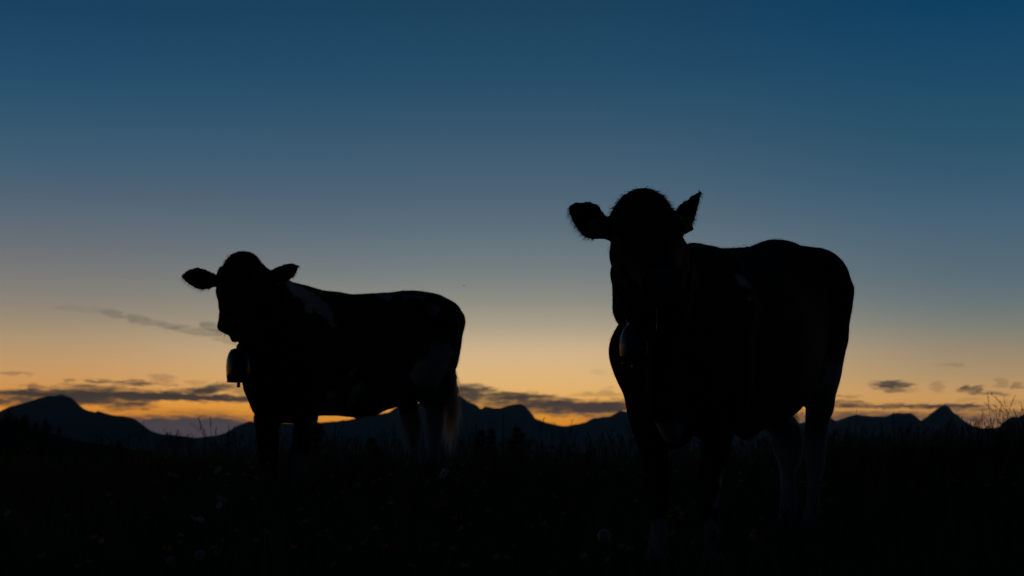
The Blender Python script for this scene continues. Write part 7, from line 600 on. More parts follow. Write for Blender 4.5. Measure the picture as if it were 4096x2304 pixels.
   [(-0.0002,0.0003,0.0012),(0.0003,-0.0002,0.0008),(-0.0004,0.0002,-0.0007),(0.0002,-0.0002,-0),(-0.0001,-0,-0.0007),(0.0001,0,0.001),(0.0003,-0.0002,0.0005),(-0.0008,0.0006,-0.0009),(0.0014,-0.0011,0.0015),(-0.0007,0.0005,-0.0008),(0.0002,-0.0002,0.0002),(-0.0001,0.0001,-0.0002),(0,0,0.0002),(-0.0001,-0,-0.0007),(-0,0.0001,0.0009),(-0,0,0.0002),(0.0001,-0.0001,-0.0004),(-0.0001,0.0001,0.0001),(0.0003,-0.0003,-0.0003),(-0.0005,0.0005,0.0006),(0.0001,-0.0001,-0.0001),(0.0001,-0.0001,-0.0004),(0,-0,0.0001),(0.0001,-0,0.0004),(-0.0001,0,-0.0003),(-0.0001,0.0001,0.0001),(0.0004,-0.0004,-0.0006),(-0.001,0.001,0.0011),(0.0006,-0.0005,0.0001),(-0.0004,0.0003,-0.0002),(-0,0,0),(0,-0,-0),(0,-0,-0.0001),(-0,0,0.0001),(0,-0,-0.0001),(-0,0.0001,0.0004),(-0.0001,0.0001,0.0003),(-0,-0,-0),(0,-0.0001,-0.0003),(-0.0001,0.0001,0.0004),(0,-0.0001,-0.0003),(-0,0,0.0002),(0,-0,-0.0001),(-0,0,0.0003),(0,-0,-0.0002),(0,-0,-0.0002),(-0,0,0.0003),(-0,-0,-0.0001),(0,0,0.0002),(-0,-0,-0.0002),(0,0,0.0001),(-0,-0,-0.0001),(-0,-0,-0),(0,0,0.0001),(-0,-0,-0.0002),(0,0,0.0002),(-0,-0,-0),(-0,0,-0),(0,0,0.0001),(-0,-0,-0.0001),(-0,-0,-0.0001),(0,0,0.0001),(-0,0,0.0001),(-0,-0,-0.0001),(-0,-0,-0.0003),(0,0,0.0002),(0,0,0.0003),(-0,-0,-0.0001),(-0,-0,-0.0003),(0,0,0.0005),(-0.0001,0.0001,-0.0003),(0.0001,-0.0001,-0.0001),(-0,0.0001,0.0002),(0,-0,-0.0001),(0,-0.0001,-0.0001),(-0.0001,0.0001,0.0002),(0.0001,-0.0001,-0.0002),(0,-0,-0.0001),(-0.0001,0.0001,0.0003),(0,-0.0001,-0.0002),(-0.0002,0.0002,0.0002),(0.0002,-0.0002,0),(-0.0002,0.0002,0),(0.0003,-0.0003,-0),(-0.0002,0.0001,-0),(0.0002,-0.0001,0.0001),(-0.0003,0.0003,-0.0001),(0.0003,-0.0003,0.0001),(-0.0002,0.0001,-0),(0,-0,0),(0.0001,-0.0001,0),(-0.0001,0.0001,-0),(0.0001,-0.0001,0),(0.0007,-0.0006,0.0002),(-0.0012,0.001,-0.0003),(-0.0004,0.0003,-0.0001),(0.0004,-0.0003,0.0001),(-0.0002,0.0002,-0.0001),(0.0001,-0.0001,0),(-0.0003,0.0002,-0.0001),(0.0003,-0.0003,0.0001),(-0.0006,0.0005,-0.0003),(0,-0,-0),(0.0002,-0.0001,0.0001),(0.0001,-0,0),(-0.0003,0.0002,-0.0001),(0.0003,-0.0003,0.0001),(-0.0003,0.0002,-0.0001),(0.0007,-0.0006,0.0001),(-0.0004,0.0004,-0.0001),(0.0003,-0.0003,0),(-0.0003,0.0003,-0),(0.0008,-0.0007,0),(-0.0006,0.0006,-0),(-0.0003,0.0003,0),(0.0002,-0.0002,-0),(0.0001,-0.0001,-0.0001),(0,-0,0),(0,-0,-0),(-0.0002,0.0002,0.0001),(0.0004,-0.0003,-0.0001),(-0.0004,0.0004,0.0001),(0.0003,-0.0003,-0.0001),(-0.0002,0.0002,0.0001),(0.0001,-0.0001,-0),(0,-0,-0),(0,-0,0.0001),(0,-0,0.0001),(-0.0001,0.0001,-0.0004),(0.0001,-0.0001,0.0003),(0.0002,-0.0001,0.0005),(-0.0003,0.0001,-0.0011),(0.0002,-0,0.0011),(-0.0002,-0,-0.0013),(0.0001,0,0.0011),(-0.0002,-0.0001,-0.0015),(0.0001,0.0001,0.0012),(-0,0,0.0002),(-0,-0.0001,-0.0006),(0,0,0.0002),(0,-0,0),(-0,-0.0001,-0.0005),(-0,0.0001,0.0006),(0,-0,-0),(0,-0,-0.0003),(-0,0,0),(0,0,0.0001),(-0,-0,-0.0001),(-0,0,0),(0,-0,0),(-0.0004,0.0004,-0.0002),(0.0004,-0.0003,0.0001),(-0.0002,0.0002,-0.0001),(0.0002,-0.0002,0.0001),(-0.0002,0.0002,-0.0001),(-0.0001,0.0001,-0.0001),(0.0003,-0.0002,0.0001),(0.0001,-0.0001,0),(0.0002,-0.0001,0.0001),(-0.0006,0.0005,-0.0001),(0.0006,-0.0006,0.0001),(-0.0017,0.0016,0.001),(0.0019,-0.0019,-0.0008),(-0.0006,0.0006,0.0004),(-0.0001,0.0001,-0.0002),(0.0005,-0.0004,0.0002),(-0.0005,0.0004,-0.0001),(0.0003,-0.0003,0.0001),(-0.0003,0.0003,-0),(0.0002,-0.0002,-0.0001),(0.0001,-0.0001,0.0001),(0.0004,-0.0002,0.0012),(-0.001,0.0005,-0.0027),(0.0008,-0.0007,0.0002),(0.0001,-0.0001,0.0002),(-0.0006,0.0006,-0.0001),(0.0008,-0.0007,0.0001),(-0.0009,0.0008,-0.0001),(0.0011,-0.001,0.0001),(-0.001,0.0009,-0.0001),(-0.0006,0.0006,0.0002),(0.0005,-0.0005,-0.0001),(0.0001,-0.0001,0),(-0.0002,0.0002,0),(0.0004,-0.0004,-0.0001),(-0.0005,0.0005,0.0001),(0.0004,-0.0004,-0.0001),(-0.0003,0.0002,0),(0.0001,-0.0001,-0),(0.0004,-0.0004,-0.0001),(-0.0012,0.0011,0.0003),(0.001,-0.001,-0.0003),(0.0006,-0.0005,-0.0002),(-0.0006,0.0006,0.0002),(0.0004,-0.0004,-0.0001),(-0.0002,0.0002,0),(-0.0002,0.0002,0.0002),(-0,0,0),(-0.0001,0.0001,0),(-0.0008,0.0008,0),(0.0007,-0.0006,-0),(0,-0,-0),(-0,0,0),(-0,0,0),(-0.0001,0.0001,0),(0.0004,-0.0003,0.0001),(-0.0001,0.0001,-0),(0.0002,-0.0001,0),(-0.0004,0.0004,-0),(0.0006,-0.0005,0),(-0.0003,0.0003,-0),(0.0001,-0.0001,0),(-0.0042,0.0038,0),(0.0029,-0.0026,-0),(-0.0008,0.0007,0),(0.0003,-0.0003,-0),(-0.0001,0.0001,0),(-0.0001,0.0001,-0),(-0.0003,0.0003,-0),(-0.0001,0.0001,-0),(0.0003,-0.0003,0),(-0.0009,0.0008,-0),(0.0033,-0.0029,0.0001),(-0.0029,0.0026,-0.0001),(0,-0,-0),(0.0001,-0.0001,-0),(0.0003,-0.0003,-0.0001),(-0.0002,0.0002,0.0001),(0.0001,-0,-0),(0,-0,-0),(-0,0,-0),(-0,0,-0),(0,-0,0.0001),(-0.0003,0.0003,0.0002),(0.0004,-0.0004,-0.0003),(0.0011,-0.0012,-0.0015),(-0.0007,0.0008,0.0013),(0.0008,-0.001,-0.002),(-0.0023,0.0025,0.0031),(0.0048,-0.0046,-0.0027),(-0.004,0.0036,0.0005),(0.0006,-0.0006,-0.0002),(0.0006,-0.0006,0),(-0.0003,0.0003,0.0001),(0.0002,-0.0002,-0),(0.0001,-0.0001,-0),(-0.0001,0.0001,0),(-0.0002,0.0002,0),(0,-0,-0),(0.0005,-0.0004,-0),(0.0007,-0.0006,-0.0004),(-0.0002,0.0001,-0.0011),(-0.0001,0.0001,-0.0002),(0.0001,-0.0002,-0.0003),(-0.0002,0.0003,0.001),(-0.0004,0.0004,0.0005),(0.0012,-0.0014,-0.0019)]),
 ],
}
#WARP#


def loft(secs, n=22, egg=0.0):
    """secs: (centre, half-axis a, half-axis b); a closed tube through elliptic sections"""
    verts, faces = [], []
    for c, a, b in secs:
        c, a, b = Vector(c), Vector(a), Vector(b)
        for k in range(n):
            t = 2 * math.pi * k / n
            ct, st = math.cos(t), math.sin(t)
            w = 1 - egg * max(0, st) ** 2
            verts.append(c + a * ct * w + b * st)
    m = len(secs)
    for j in range(m - 1):
        for k in range(n):
            q = (k + 1) % n
            faces.append((j * n + k, j * n + q, (j + 1) * n + q, (j + 1) * n + k))
    for j, flip in ((0, True), (m - 1, False)):
        i = len(verts)
        verts.append(Vector(secs[j][0]))
        for k in range(n):
            q = (k + 1) % n
            faces.append((j * n + q, j * n + k, i) if flip else (j * n + k, j * n + q, i))
    return verts, faces


def tube(pts, radii, ref=(0, 0, 1), n=14, rnd=.9):
    """tube along points; radii are scalars or (side, other)"""
    secs = []
    pts = [Vector(p) for p in pts]
    r0, r1 = [(r if isinstance(r, (tuple, list)) else (r, r)) for r in (radii[0], radii[-1])]
    if rnd:      # rounded ends
        t0 = (pts[0] - pts[1]).normalized() * min(r0) * rnd
        t1 = (pts[-1] - pts[-2]).normalized() * min(r1) * rnd
        pts = [pts[0] + t0, pts[0] + t0 * .7] + pts + [pts[-1] + t1 * .7, pts[-1] + t1]
        radii = [(r0[0] * .25, r0[1] * .25), (r0[0] * .7, r0[1] * .7)] + list(radii) + [(r1[0] * .7, r1[1] * .7), (r1[0] * .25, r1[1] * .25)]
    for i, p in enumerate(pts):
        p = Vector(p)
        a = Vector(pts[max(0, i - 1)])
        b = Vector(pts[min(len(pts) - 1, i + 1)])
        t = (b - a).normalized()
        s = t.cross(Vector(ref))
        if s.length < 1e-4:
            s = t.cross(Vector((1, 0, 0)))
        s.normalize()
        o = s.cross(t).normalized()
        r = radii[i]
        r = r if isinstance(r, (tuple, list)) else (r, r)
        secs.append((p, s * r[0], o * r[1]))
    return loft(secs, n)


def ear_loft(base, tip, wdir, w, thick=.014):
    """leaf shaped ear, cupped a little"""
    base, tip, wdir = Vector(base), Vector(tip), Vector(wdir).normalized()
    ax = tip - base
    nrm = ax.cross(wdir).normalized()
    wdir = nrm.cross(ax).normalized()
    secs = []
    for q, f in ((-.12, .42), (.05, .50), (.2, .72), (.38, .95), (.55, 1.0), (.72, .86), (.86, .58), (.95, .32), (1.0, .10)):
        secs.append((base + ax * q, wdir * w * f, nrm * max(thick * (1.6 - q), .008)))
    return loft(secs, 14)


def wendland(r):
    r = np.clip(r, 0, 1)
    return (1 - r) ** 4 * (4 * r + 1)


def apply_warp(P, warp):
    """smooth sculpting pass: small local pulls that shape the outline of the animal"""
    out = P.copy()
    for sig, C, W in warp:
        C, W = np.array(C), np.array(W)
        acc = np.zeros_like(P)
        for k in range(0, len(C)):
            d = np.linalg.norm(P - C[k], axis=1) / sig
            m = d < 1
            acc[m] += wendland(d[m])[:, None] * W[k]
        out = out + acc
    return out


def cow_body(spec):
    """returns (verts, faces) of one continuous animal in its own frame: x forward, y left, z up"""
    V, Fc = [], []

    def add(vf):
        o = len(V)
        V.extend(vf[0])
        Fc.extend([tuple(i + o for i in f) for f in vf[1]])
    k = spec['size']
    TOR = [(-.83, 1.18, .92, .07), (-.79, 1.26, .82, .15), (-.68, 1.31, .70, .225), (-.52, 1.335, .60, .255), (-.38, 1.335, .55, .27),
           (-.15, 1.275, .49, .30), (.08, 1.26, .465, .315), (.30, 1.265, .465, .295), (.48, 1.265, .47, .255), (.62, 1.25, .47, .225),
           (.74, 1.24, .50, .185), (.82, 1.14, .58, .13), (.86, 1.04, .68, .07)]
    wd = spec.get('wither', 0)
    TOR = [(x, a - wd * float(sstep(-.1, .5, x)), b, hw) for x, a, b, hw in TOR]
    add(loft([((x * spec['len'], 0, (a + b) / 2 * k), (0, hw * k, 0), (0, 0, (a - b) / 2 * k)) for x, a, b, hw in TOR], 28, .22))
    for sx in (1, -1):   # hook bones, shoulder blades, thigh mass
        add(tube([(-.34, sx * .12 * k, 1.23 * k), (-.45, sx * .185 * k, 1.20 * k), (-.60, sx * .17 * k, 1.14 * k), (-.72, sx * .12 * k, 1.10 * k)], [.06, .085, .09, .08]))
        add(tube([(.44, sx * .07, 1.14 * k), (.54, sx * .155 * k, .96 * k), (.60, sx * .155 * k, .80 * k), (.59, sx * .13 * k, .62 * k)], [(.08, .06), (.11, .075), (.11, .085), (.09, .07)]))
    add(tube(spec['neck'], spec['neck_r'], ref=(0, 0, 1), n=20))
    add(tube(spec['dewlap'], spec['dewlap_r'], ref=(0, 1, 0)))
    # head: along the face from poll to muzzle
    poll = Vector(spec['poll'])
    f = (Vector(spec['muzzle']) - poll)
    hs = f.length / .51
    f.normalize()
    s = Vector(spec['side'])
    s = (s - f * s.dot(f)).normalized()
    u = s.cross(f).normalized()
    if u.x < 0 and abs(u.x) > .2 or u.z < -.3:
        u = -u
    spec['_head'] = (poll, f, s, u, hs)
    HS = [(-.055, -.005, -.065, .045), (-.03, .02, -.10, .078), (.02, .045, -.15, .098), (.09, .058, -.185, .108), (.16, .055, -.20, .113),
          (.22, .048, -.19, .105), (.29, .04, -.16, .084), (.36, .034, -.125, .070), (.42, .034, -.105, .070), (.465, .028, -.098, .074),
          (.495, .008, -.092, .066), (.512, -.022, -.075, .040)]
    add(loft([(poll + f * (t * hs) + u * ((a + b) / 2 * hs), s * hw * hs, u * ((a - b) / 2 * hs)) for t, a, b, hw in HS], 24, .12))
    for sx in (1, -1):   # brow ridge over the eye, jaw muscle, nostril flare
        e = poll + f * .15 * hs + s * sx * .098 * hs + u * .005
        add(tube([e - f * .05, e - s * sx * .008, e + f * .045], [.018, .026, .018]))
        j = poll + f * .15 * hs + s * sx * .07 * hs - u * .12
        add(tube([j - f * .06, j, j + f * .08], [.05, .07, .04]))
        nn = poll + f * .475 * hs + s * sx * .042 * hs + u * .006
        add(tube([nn - f * .03, nn, nn + f * .02], [.02, .03, .02]))
    for base, tip, wd, w in spec['ears']:
        add(ear_loft(base, tip, wd, w))
    # legs
    for (foot, kind, top, lead) in spec['legs']:
        fx, fy, fz = foot
        if kind == 'front':
            sx = 1 if fy > 0 else -1
            kx, ky = fx + lead[0], fy + lead[1]
            pts = [(top[0] - .01, top[1] * .85, .95 * k), (top[0], top[1], .76 * k), (top[0] - .01, top[1], .60 * k), ((top[0] * .55 + kx * .45), (top[1] * .5 + ky * .5), .49 * k + fz * .3), (kx, ky, .345 * k + fz * .6),
                   (kx, ky, .30 * k + fz * .6), (kx * .4 + fx * .6, ky * .5 + fy * .5, .19 + fz), (fx - .01, fy, .115 + fz), (fx + .015, fy, .075 + fz),
                   (fx + .04, fy, .04 + fz), (fx + .05, fy, .0 + fz)]
            rr = [(.07, .09), (.10, .12), (.085, .105), (.062, .075), (.047, .052), (.046, .05), (.031, .036), (.040, .042), (.036, .038), (.048, .055), (.052, .062)]
        else:
            hx, hy = fx - .05 + lead[0], fy + lead[1]
            pts = [(top[0] - .03, top[1] * .9, 1.10 * k), (top[0] + .03, top[1], .88 * k), (top[0] + .09, top[1] * .95, .70 * k), (top[0] * .5 + hx * .5 + .045, (top[1] + hy) / 2, .58 * k),
                   (hx + .03, hy, .475 * k + fz * .6), (hx + .005, hy, .40 * k + fz * .6), (hx + .03, hy * .5 + fy * .5, .24 + fz), (fx, fy, .12 + fz), (fx + .025, fy, .08 + fz),
                   (fx + .05, fy, .04 + fz), (fx + .06, fy, .0 + fz)]
            rr = [(.10, .20), (.125, .21), (.10, .15), (.062, spec.get('gaskin', .078)), (.042, .054), (.038, .052), (.031, .038), (.041, .044), (.037, .040), (.048, .055), (.052, .062)]
        add(tube(pts, rr, ref=(0, 1, 0), rnd=.25 if kind == 'front' else .5))
    for sx in (1, -1):   # hamstrings behind the thighs
        if spec.get('ham'):
            add(tube([(-.62, sx * .10, .98), (-.64, sx * .10, .80), (-.645, sx * .09, .66), (-.625, sx * .09, .56)], [.075, .075, .065, .05]))
    # tail
    add(tube(spec['tail'], spec['tail_r']))
    # navel fold
    add(tube([(.05, 0, .50 * k), (-.02, 0, .465 * k), (-.10, 0, .475 * k), (-.2, 0, .51 * k)], [.03, .035, .03, .02]))
    me = bpy.data.meshes.new('tmp')
    me.from_pydata([tuple(v) for v in V], [], Fc)
    ob = bpy.data.objects.new('tmp', me)
    COL.objects.link(ob)
    rm = ob.modifiers.new('r', 'REMESH')
    rm.mode = 'VOXEL'
    rm.voxel_size = .0115
    rm.adaptivity = 0
    dg = bpy.context.evaluated_depsgraph_get()
    ev = ob.evaluated_get(dg).to_mesh()
    n = len(ev.vertices)
    P = np.empty(n * 3, np.float32)
    ev.vertices.foreach_get('co', P)
    P = P.reshape(n, 3).astype(float)
    faces = [tuple(p.vertices) for p in ev.polygons]
    ob.evaluated_get(dg).to_mesh_clear()
    bpy.data.objects.remove(ob)
    bpy.data.meshes.remove(me)
    # melt the masses into each other: strong on the trunk, light on ears, muzzle and lower legs
    Fq = np.array(faces)
    E_ = np.concatenate([Fq[:, [0, 1]], Fq[:, [1, 2]], Fq[:, [2, 3]], Fq[:, [3, 0]]])
    A_, B_ = np.concatenate([E_[:, 0], E_[:, 1]]), np.concatenate([E_[:, 1], E_[:, 0]])
    deg = np.bincount(A_, minlength=n)[:, None]
    dh = np.linalg.norm(P - np.array(poll + f * .22), axis=1)
    wgt = sstep(.25, .55, P[:, 2]) * sstep(.20, .50, dh)
    for it in range(24):
        avg = np.stack([np.bincount(A_, P[B_, c], n) for c in range(3)], 1) / deg
        k_ = np.maximum(.5 * wgt, .4 if it < 3 else 0)[:, None]
        P = P + (avg - P) * k_
    return P, faces


def coat_material(name, dark1, dark2):
    m = bpy.data.materials.new(name)
    m.use_nodes = True
    t = m.node_tree
    b = t.nodes['Principled BSDF']
    b.inputs['Roughness'].default_value = .85
    b.inputs['Specular IOR Level'].default_value = .12
    a = N(t, 'ShaderNodeAttribute', attribute_name='patch')
    tcn = N(t, 'ShaderNodeTexCoord')
    n = N(t, 'ShaderNodeTexNoise')
    n.inputs['Scale'].default_value = 6
    n.inputs['Detail'].default_value = 9
    t.links.new(tcn.outputs['Object'], n.inputs['Vector'])
    m1 = N(t, 'ShaderNodeMath', operation='MULTIPLY_ADD')
    t.links.new(n.outputs[0], m1.inputs[0])
    m1.inputs[1].default_value = 2.0
    m1.inputs[2].default_value = -1.0
    m2 = N(t, 'ShaderNodeMath', operation='ADD')
    t.links.new(a.outputs['Fac'], m2.inputs[0])
    t.links.new(m1.outputs[0], m2.inputs[1])
    mr = N(t, 'ShaderNodeMapRange')
    mr.inputs['From Min'].default_value = -.16
    mr.inputs['From Max'].default_value = .34
    t.links.new(m2.outputs[0], mr.inputs['Value'])
    n2 = N(t, 'ShaderNodeTexNoise')
    n2.inputs['Scale'].default_value = 60
    n2.inputs['Detail'].default_value = 4
    t.links.new(tcn.outputs['Object'], n2.inputs['Vector'])
    dk = N(t, 'ShaderNodeMix', data_type='RGBA')
    t.links.new(n2.outputs[0], dk.inputs['Factor'])
    dk.inputs['A'].default_value = (*dark1, 1)
    dk.inputs['B'].default_value = (*dark2, 1)
    mx = N(t, 'ShaderNodeMix', data_type='RGBA')
    t.links.new(mr.outputs[0], mx.inputs['Factor'])
    t.links.new(dk.outputs['Result'], mx.inputs['A'])
    mx.inputs['B'].default_value = (.38, .37, .35, 1)
    t.links.new(mx.outputs['Result'], b.inputs['Base Color'])
    bp = N(t, 'ShaderNodeBump')
    bp.inputs['Strength'].default_value = .25
    bp.inputs['Distance'].default_value = .004
    t.links.new(n2.outputs[0], bp.inputs['Height'])
    t.links.new(bp.outputs[0], b.inputs['Normal'])
    return m


M_coat = coat_material('red_and_white_coat', (.016, .008, .005), (.034, .016, .009))
M_tuft = material('dark_tuft_hair', (.02, .010, .006), .8, .2)
M_ear_tag = material('yellow_plastic_tag', (.30, .26, .04), .6, .15)
M_eye = material('dark_wet_eye', (.008, .006, .005), .25, .4)
M_nose = material('moist_nose', (.10, .06, .05), .35, .5)
M_white_hair = translucent_by_attr('white_tail_hair', [(0, (.45, .40, .34)), (1, (.66, .60, .52))], (.82, .74, .62), .6)
M_saliva = material('saliva', (.7, .7, .7), .1, .6)


def patch_field(P, patches):
    f = np.zeros(len(P))
    # ragged borders: the field is read at slightly wandering positions
    P = P + np.array([tuple(noise.noise_vector(Vector(p) * 9) * .030 + noise.noise_vector(Vector(p) * 27 + Vector((5, 1, 3))) * .016) for p in P])
    for c, r, s in patches:
        d2 = (((P - np.array(c)) / np.array(r)) ** 2).sum(1)
        f += min(1.6, .75 + .5 * s) * np.exp(-1.1 * d2)
    return f - .62


def vert_normals(P, faces):
    Fq = np.array(faces)
    n = np.cross(P[Fq[:, 2]] - P[Fq[:, 0]], P[Fq[:, 3]] - P[Fq[:, 1]])
    out = np.zeros_like(P)
    for k in range(4):
        np.add.at(out, Fq[:, k], n)
    return out / (np.linalg.norm(out, axis=1, keepdims=True) + 1e-9)


def spikes(P, D, L, W, curl=0.0, r=None):
    """thin hairs: roots P, directions D, lengths L, widths W -> verts, tris"""
    n = len(P)
    up = r.normal(size=(n, 3))
    S = np.cross(D, up)
    S /= np.linalg.norm(S, axis=1, keepdims=True) + 1e-9
    mid = P + D * (L * .55)[:, None]
    bend = r.normal(size=(n, 3)) * (curl * L)[:, None]
    bend[:, 2] -= .10 * L
    tip = P + D * L[:, None] + bend
    w = W[:, None]
    V = np.stack([P - S * w, P + S * w, mid - S * w * .7, mid + S * w * .7, tip], 1).reshape(-1, 3)
    b = np.arange(n)[:, None] * 5
    T = np.concatenate([b + np.array([[0, 1, 3]]), b + np.array([[0, 3, 2]]), b + np.array([[2, 3, 4]])])
    return V, T


def make_cow(key, spec):
    root = empty('cow', spec['loc'], spec['rz'])
    tag(root, spec['label'], 'cow', 'cows standing on the pasture')
    P, faces = cow_body(spec)
    if key in WARP:
        P = apply_warp(P, WARP[key])
    body = mesh_obj('body', P, faces, M_coat, root, smooth=True)
    pf = patch_field(P, spec['patches'])
    at_ = body.data.attributes.new('patch', 'FLOAT', 'POINT')
    at_.data.foreach_set('value', pf.astype(np.float32))
    nrm = vert_normals(P, faces)
    r = np.random.default_rng(spec['seed'])
    poll, f, s, u, hs = spec['_head']
    warp1 = (lambda q: Vector(apply_warp(np.array([[*q]]), WARP[key])[0])) if key in WARP else (lambda q: Vector(q))
    bvh = BVHTree.FromPolygons([Vector(p) for p in P], faces)

    # short coat hair lying back along the body, it roughens the outline
    idx = r.choice(len(P), spec['hair'], replace=True)
    Ph = P[idx] + r.normal(size=(len(idx), 3)) * .004
    nh = nrm[idx]
    flow = np.array([-.8, 0, -.6]) + r.normal(size=(len(idx), 3)) * .35
    flow -= nh * (flow * nh).sum(1, keepdims=True)
    Dh = flow / (np.linalg.norm(flow, axis=1, keepdims=True) + 1e-9) + nh * r.uniform(.10, .55, (len(idx), 1))
    Dh /= np.linalg.norm(Dh, axis=1, keepdims=True)
    Lh = r.uniform(.004, .009, len(idx))
    # longer along the back of neck and spine
    crest = np.clip((nh[:, 2] - .6) * 3, 0, 1) * (P[idx][:, 2] > 1.0 * spec['size'])
    Lh = Lh * (1 + 1.3 * crest * r.random(len(idx)))
    Vh, Th = spikes(Ph, Dh, Lh, np.full(len(idx), .0006), .15, r)
    tag(fast_mesh('coat_hair', Vh, Th, M_coat, body, {'patch': np.repeat(pf[idx], 5)}), kind='stuff')

    # fringe on the ears
    for (base, tip, wd, w), tagpos in zip(spec['ears'], spec['tags']):
        b0, t0 = np.array(warp1(base)), np.array(warp1(tip))
        ax = t0 - b0
        La = np.linalg.norm(ax)
        rel = P - b0
        tt = rel @ ax / La ** 2
        dist = np.linalg.norm(rel - tt[:, None] * ax, axis=1)
        sel = np.where((tt > .08) & (tt < 1.25) & (dist < w * 1.6))[0]
        wv = np.array(Vector(wd).normalized())
        k = r.choice(sel, spec['fringe'])
        away = rel[k] - tt[k][:, None] * ax
        Df = away / (np.linalg.norm(away, axis=1, keepdims=True) + 1e-6) + .55 * ax / La + r.normal(size=(len(k), 3)) * .35
        Df[:, 2] -= .15
        Df /= np.linalg.norm(Df, axis=1, keepdims=True)
        lower = np.clip(-Df[:, 2] * 1.2 + .4, .25, 1.4)
        Vf, Tf = spikes(P[k], Df, r.uniform(.006, .022, len(k)) * lower, np.full(len(k), .0003), .25, r)
        tag(fast_mesh('ear_fringe', Vf, Tf, M_tuft, body), kind='stuff')
        # plastic ear tag with a round stud
        c = warp1(tagpos[0])
        fwd = Vector(tagpos[1]).normalized()
        loc, nn, _, _ = bvh.find_nearest(c)
        nn = nn if nn.dot(fwd) > 0 else -nn
        nn = (nn * .4 + fwd * .8).normalized()
        tx = Vector((0, 0, 1)).cross(nn).normalized()
        ty = nn.cross(tx).normalized()
        hw, hh = .021, .025
        ca, sa = math.cos(tagpos[2]), math.sin(tagpos[2])
        tx, ty = tx * ca + ty * sa, ty * ca - tx * sa
        loc = loc + nn * .006
        out = [(-.9, 1), (.9, 1), (1, .7), (1, -.8), (.8, -1), (-.8, -1), (-1, -.8), (-1, .7)]
        tv = [loc + tx * (a * hw) + ty * (b * hh) + nn * z for z in (0, .003) for a, b in out]
        tf = [tuple(range(7, -1, -1)), tuple(range(8, 16))] + [(i, (i + 1) % 8, 8 + (i + 1) % 8, 8 + i) for i in range(8)]
        o = len(tv)
        tv += [loc + ty * hh * .55 + tx * (.007 * math.cos(a)) + ty * (.007 * math.sin(a)) + nn * .0065 for a in np.linspace(0, 2 * math.pi, 8, endpoint=False)]
        tv += [loc + ty * hh * .55 + tx * (.008 * math.cos(a)) + ty * (.008 * math.sin(a)) + nn * .0032 for a in np.linspace(0, 2 * math.pi, 8, endpoint=False)]
        tf += [tuple(range(o, o + 8))] + [(o + i, o + 8 + i, o + 8 + (i + 1) % 8, o + (i + 1) % 8) for i in range(8)]
        mesh_obj('ear_tag', tv, tf, M_ear_tag, root)

    # curly tuft between the ears
    top = poll + f * .0
    rel = P - np.array(warp1(top))
    along = rel @ np.array(f)
    across = rel @ np.array(s)
    outw = rel @ np.array(u)
    sel = np.where((along > -.09) & (along < .09) & (np.abs(across) < .105) & (np.linalg.norm(rel, axis=1) < .15) & (outw > -.10))[0]
    k = r.choice(sel, spec['tuft'])
    Dt = nrm[k] * .14 + np.array(f) * .55 + np.sign(across[k])[:, None] * np.array(s) * .55 + r.normal(size=(len(k), 3)) * .25
    Dt /= np.linalg.norm(Dt, axis=1, keepdims=True)
    Vt, Tt = spikes(P[k], Dt, r.uniform(.010, .030, len(k)) * np.where(r.random(len(k)) < .06, 1.5, 1), np.full(len(k), .0008), .40, r)
    tag(fast_mesh('forelock', Vt, Tt, M_tuft, body), kind='stuff')

    # eyes, nose pad, whiskers
    for sx in (1, -1):
        e = warp1(poll + f * .15 * hs + s * sx * .086 * hs + u * .034)
        hit, nn, _, _ = bvh.find_nearest(e)
        bm = bmesh.new()
        bmesh.ops.create_uvsphere(bm, u_segments=14, v_segments=9, radius=.021, matrix=Matrix.Translation(hit - nn * .012))
        me = bpy.data.meshes.new('eye')
        bm.to_mesh(me)
        bm.free()
        me.shade_smooth()
        me.materials.append(M_eye)
        eo = bpy.data.objects.new('eye', me)
        COL.objects.link(eo)
        eo.parent = root
    c = warp1(poll + f * .50 * hs - u * .035)
    cn = np.array(c)
    sel = np.where(np.linalg.norm(P - cn, axis=1) < .10)[0]
    k = r.choice(sel, 60)
    Dw = nrm[k] + np.array(f) * .3 + r.normal(size=(60, 3)) * .2
    Dw[:, 2] -= .25
    Dw /= np.linalg.norm(Dw, axis=1, keepdims=True)
    Vw, Tw = spikes(P[k], Dw, r.uniform(.02, .06, 60), np.full(60, .0005), .1, r)
    tag(fast_mesh('whiskers', Vw, Tw, M_tuft, body), kind='stuff')
    # bare nose pad: a slightly proud skin over the muzzle front
    padc = np.array(warp1(poll + f * .485 * hs - u * .01))
    pad = np.linalg.norm((P - padc) / np.array([.062] * 3), axis=1) < 1
    pf_idx = [q for q in faces if all(pad[i] for i in q)]
    used = sorted({i for q in pf_idx for i in q})
    mp = {i: j for j, i in enumerate(used)}
    mesh_obj('nose_pad', P[used] + nrm[used] * .0022, [tuple(mp[i] for i in q) for q in pf_idx], M_nose, body, smooth=True)
    if spec.get('saliva'):
        a, ln = Vector(spec['saliva'][0]), spec['saliva'][1]
        pts = [a + Vector((.0015 * math.sin(i * 1.7), .0015 * math.cos(i * 1.3), -ln * i / 8)) for i in range(9)]
        v, fc = tube(pts, [.0012 + .0008 * (i > 6) for i in range(9)], n=6, rnd=0)
        mesh_obj('saliva_strand', v, fc, M_saliva, root, smooth=True)
    # brush of long hair at the end of the tail
    tip = Vector(spec['tail'][-1])
    n = spec['switch_n']
    base = np.array(warp1(tip)) + r.normal(size=(n, 3)) * np.array([.012, .012, .05]) + np.array([0, 0, .05])
    D = np.array(spec['switch_dir']) + r.normal(size=(n, 3)) * np.array([.07, .07, .02])
    D /= np.linalg.norm(D, axis=1, keepdims=True)
    L = r.uniform(.35, 1.0, n) * spec['switch_len']
    # each hair is a wavy ribbon
    K = 9
    q = np.linspace(0, 1, K)
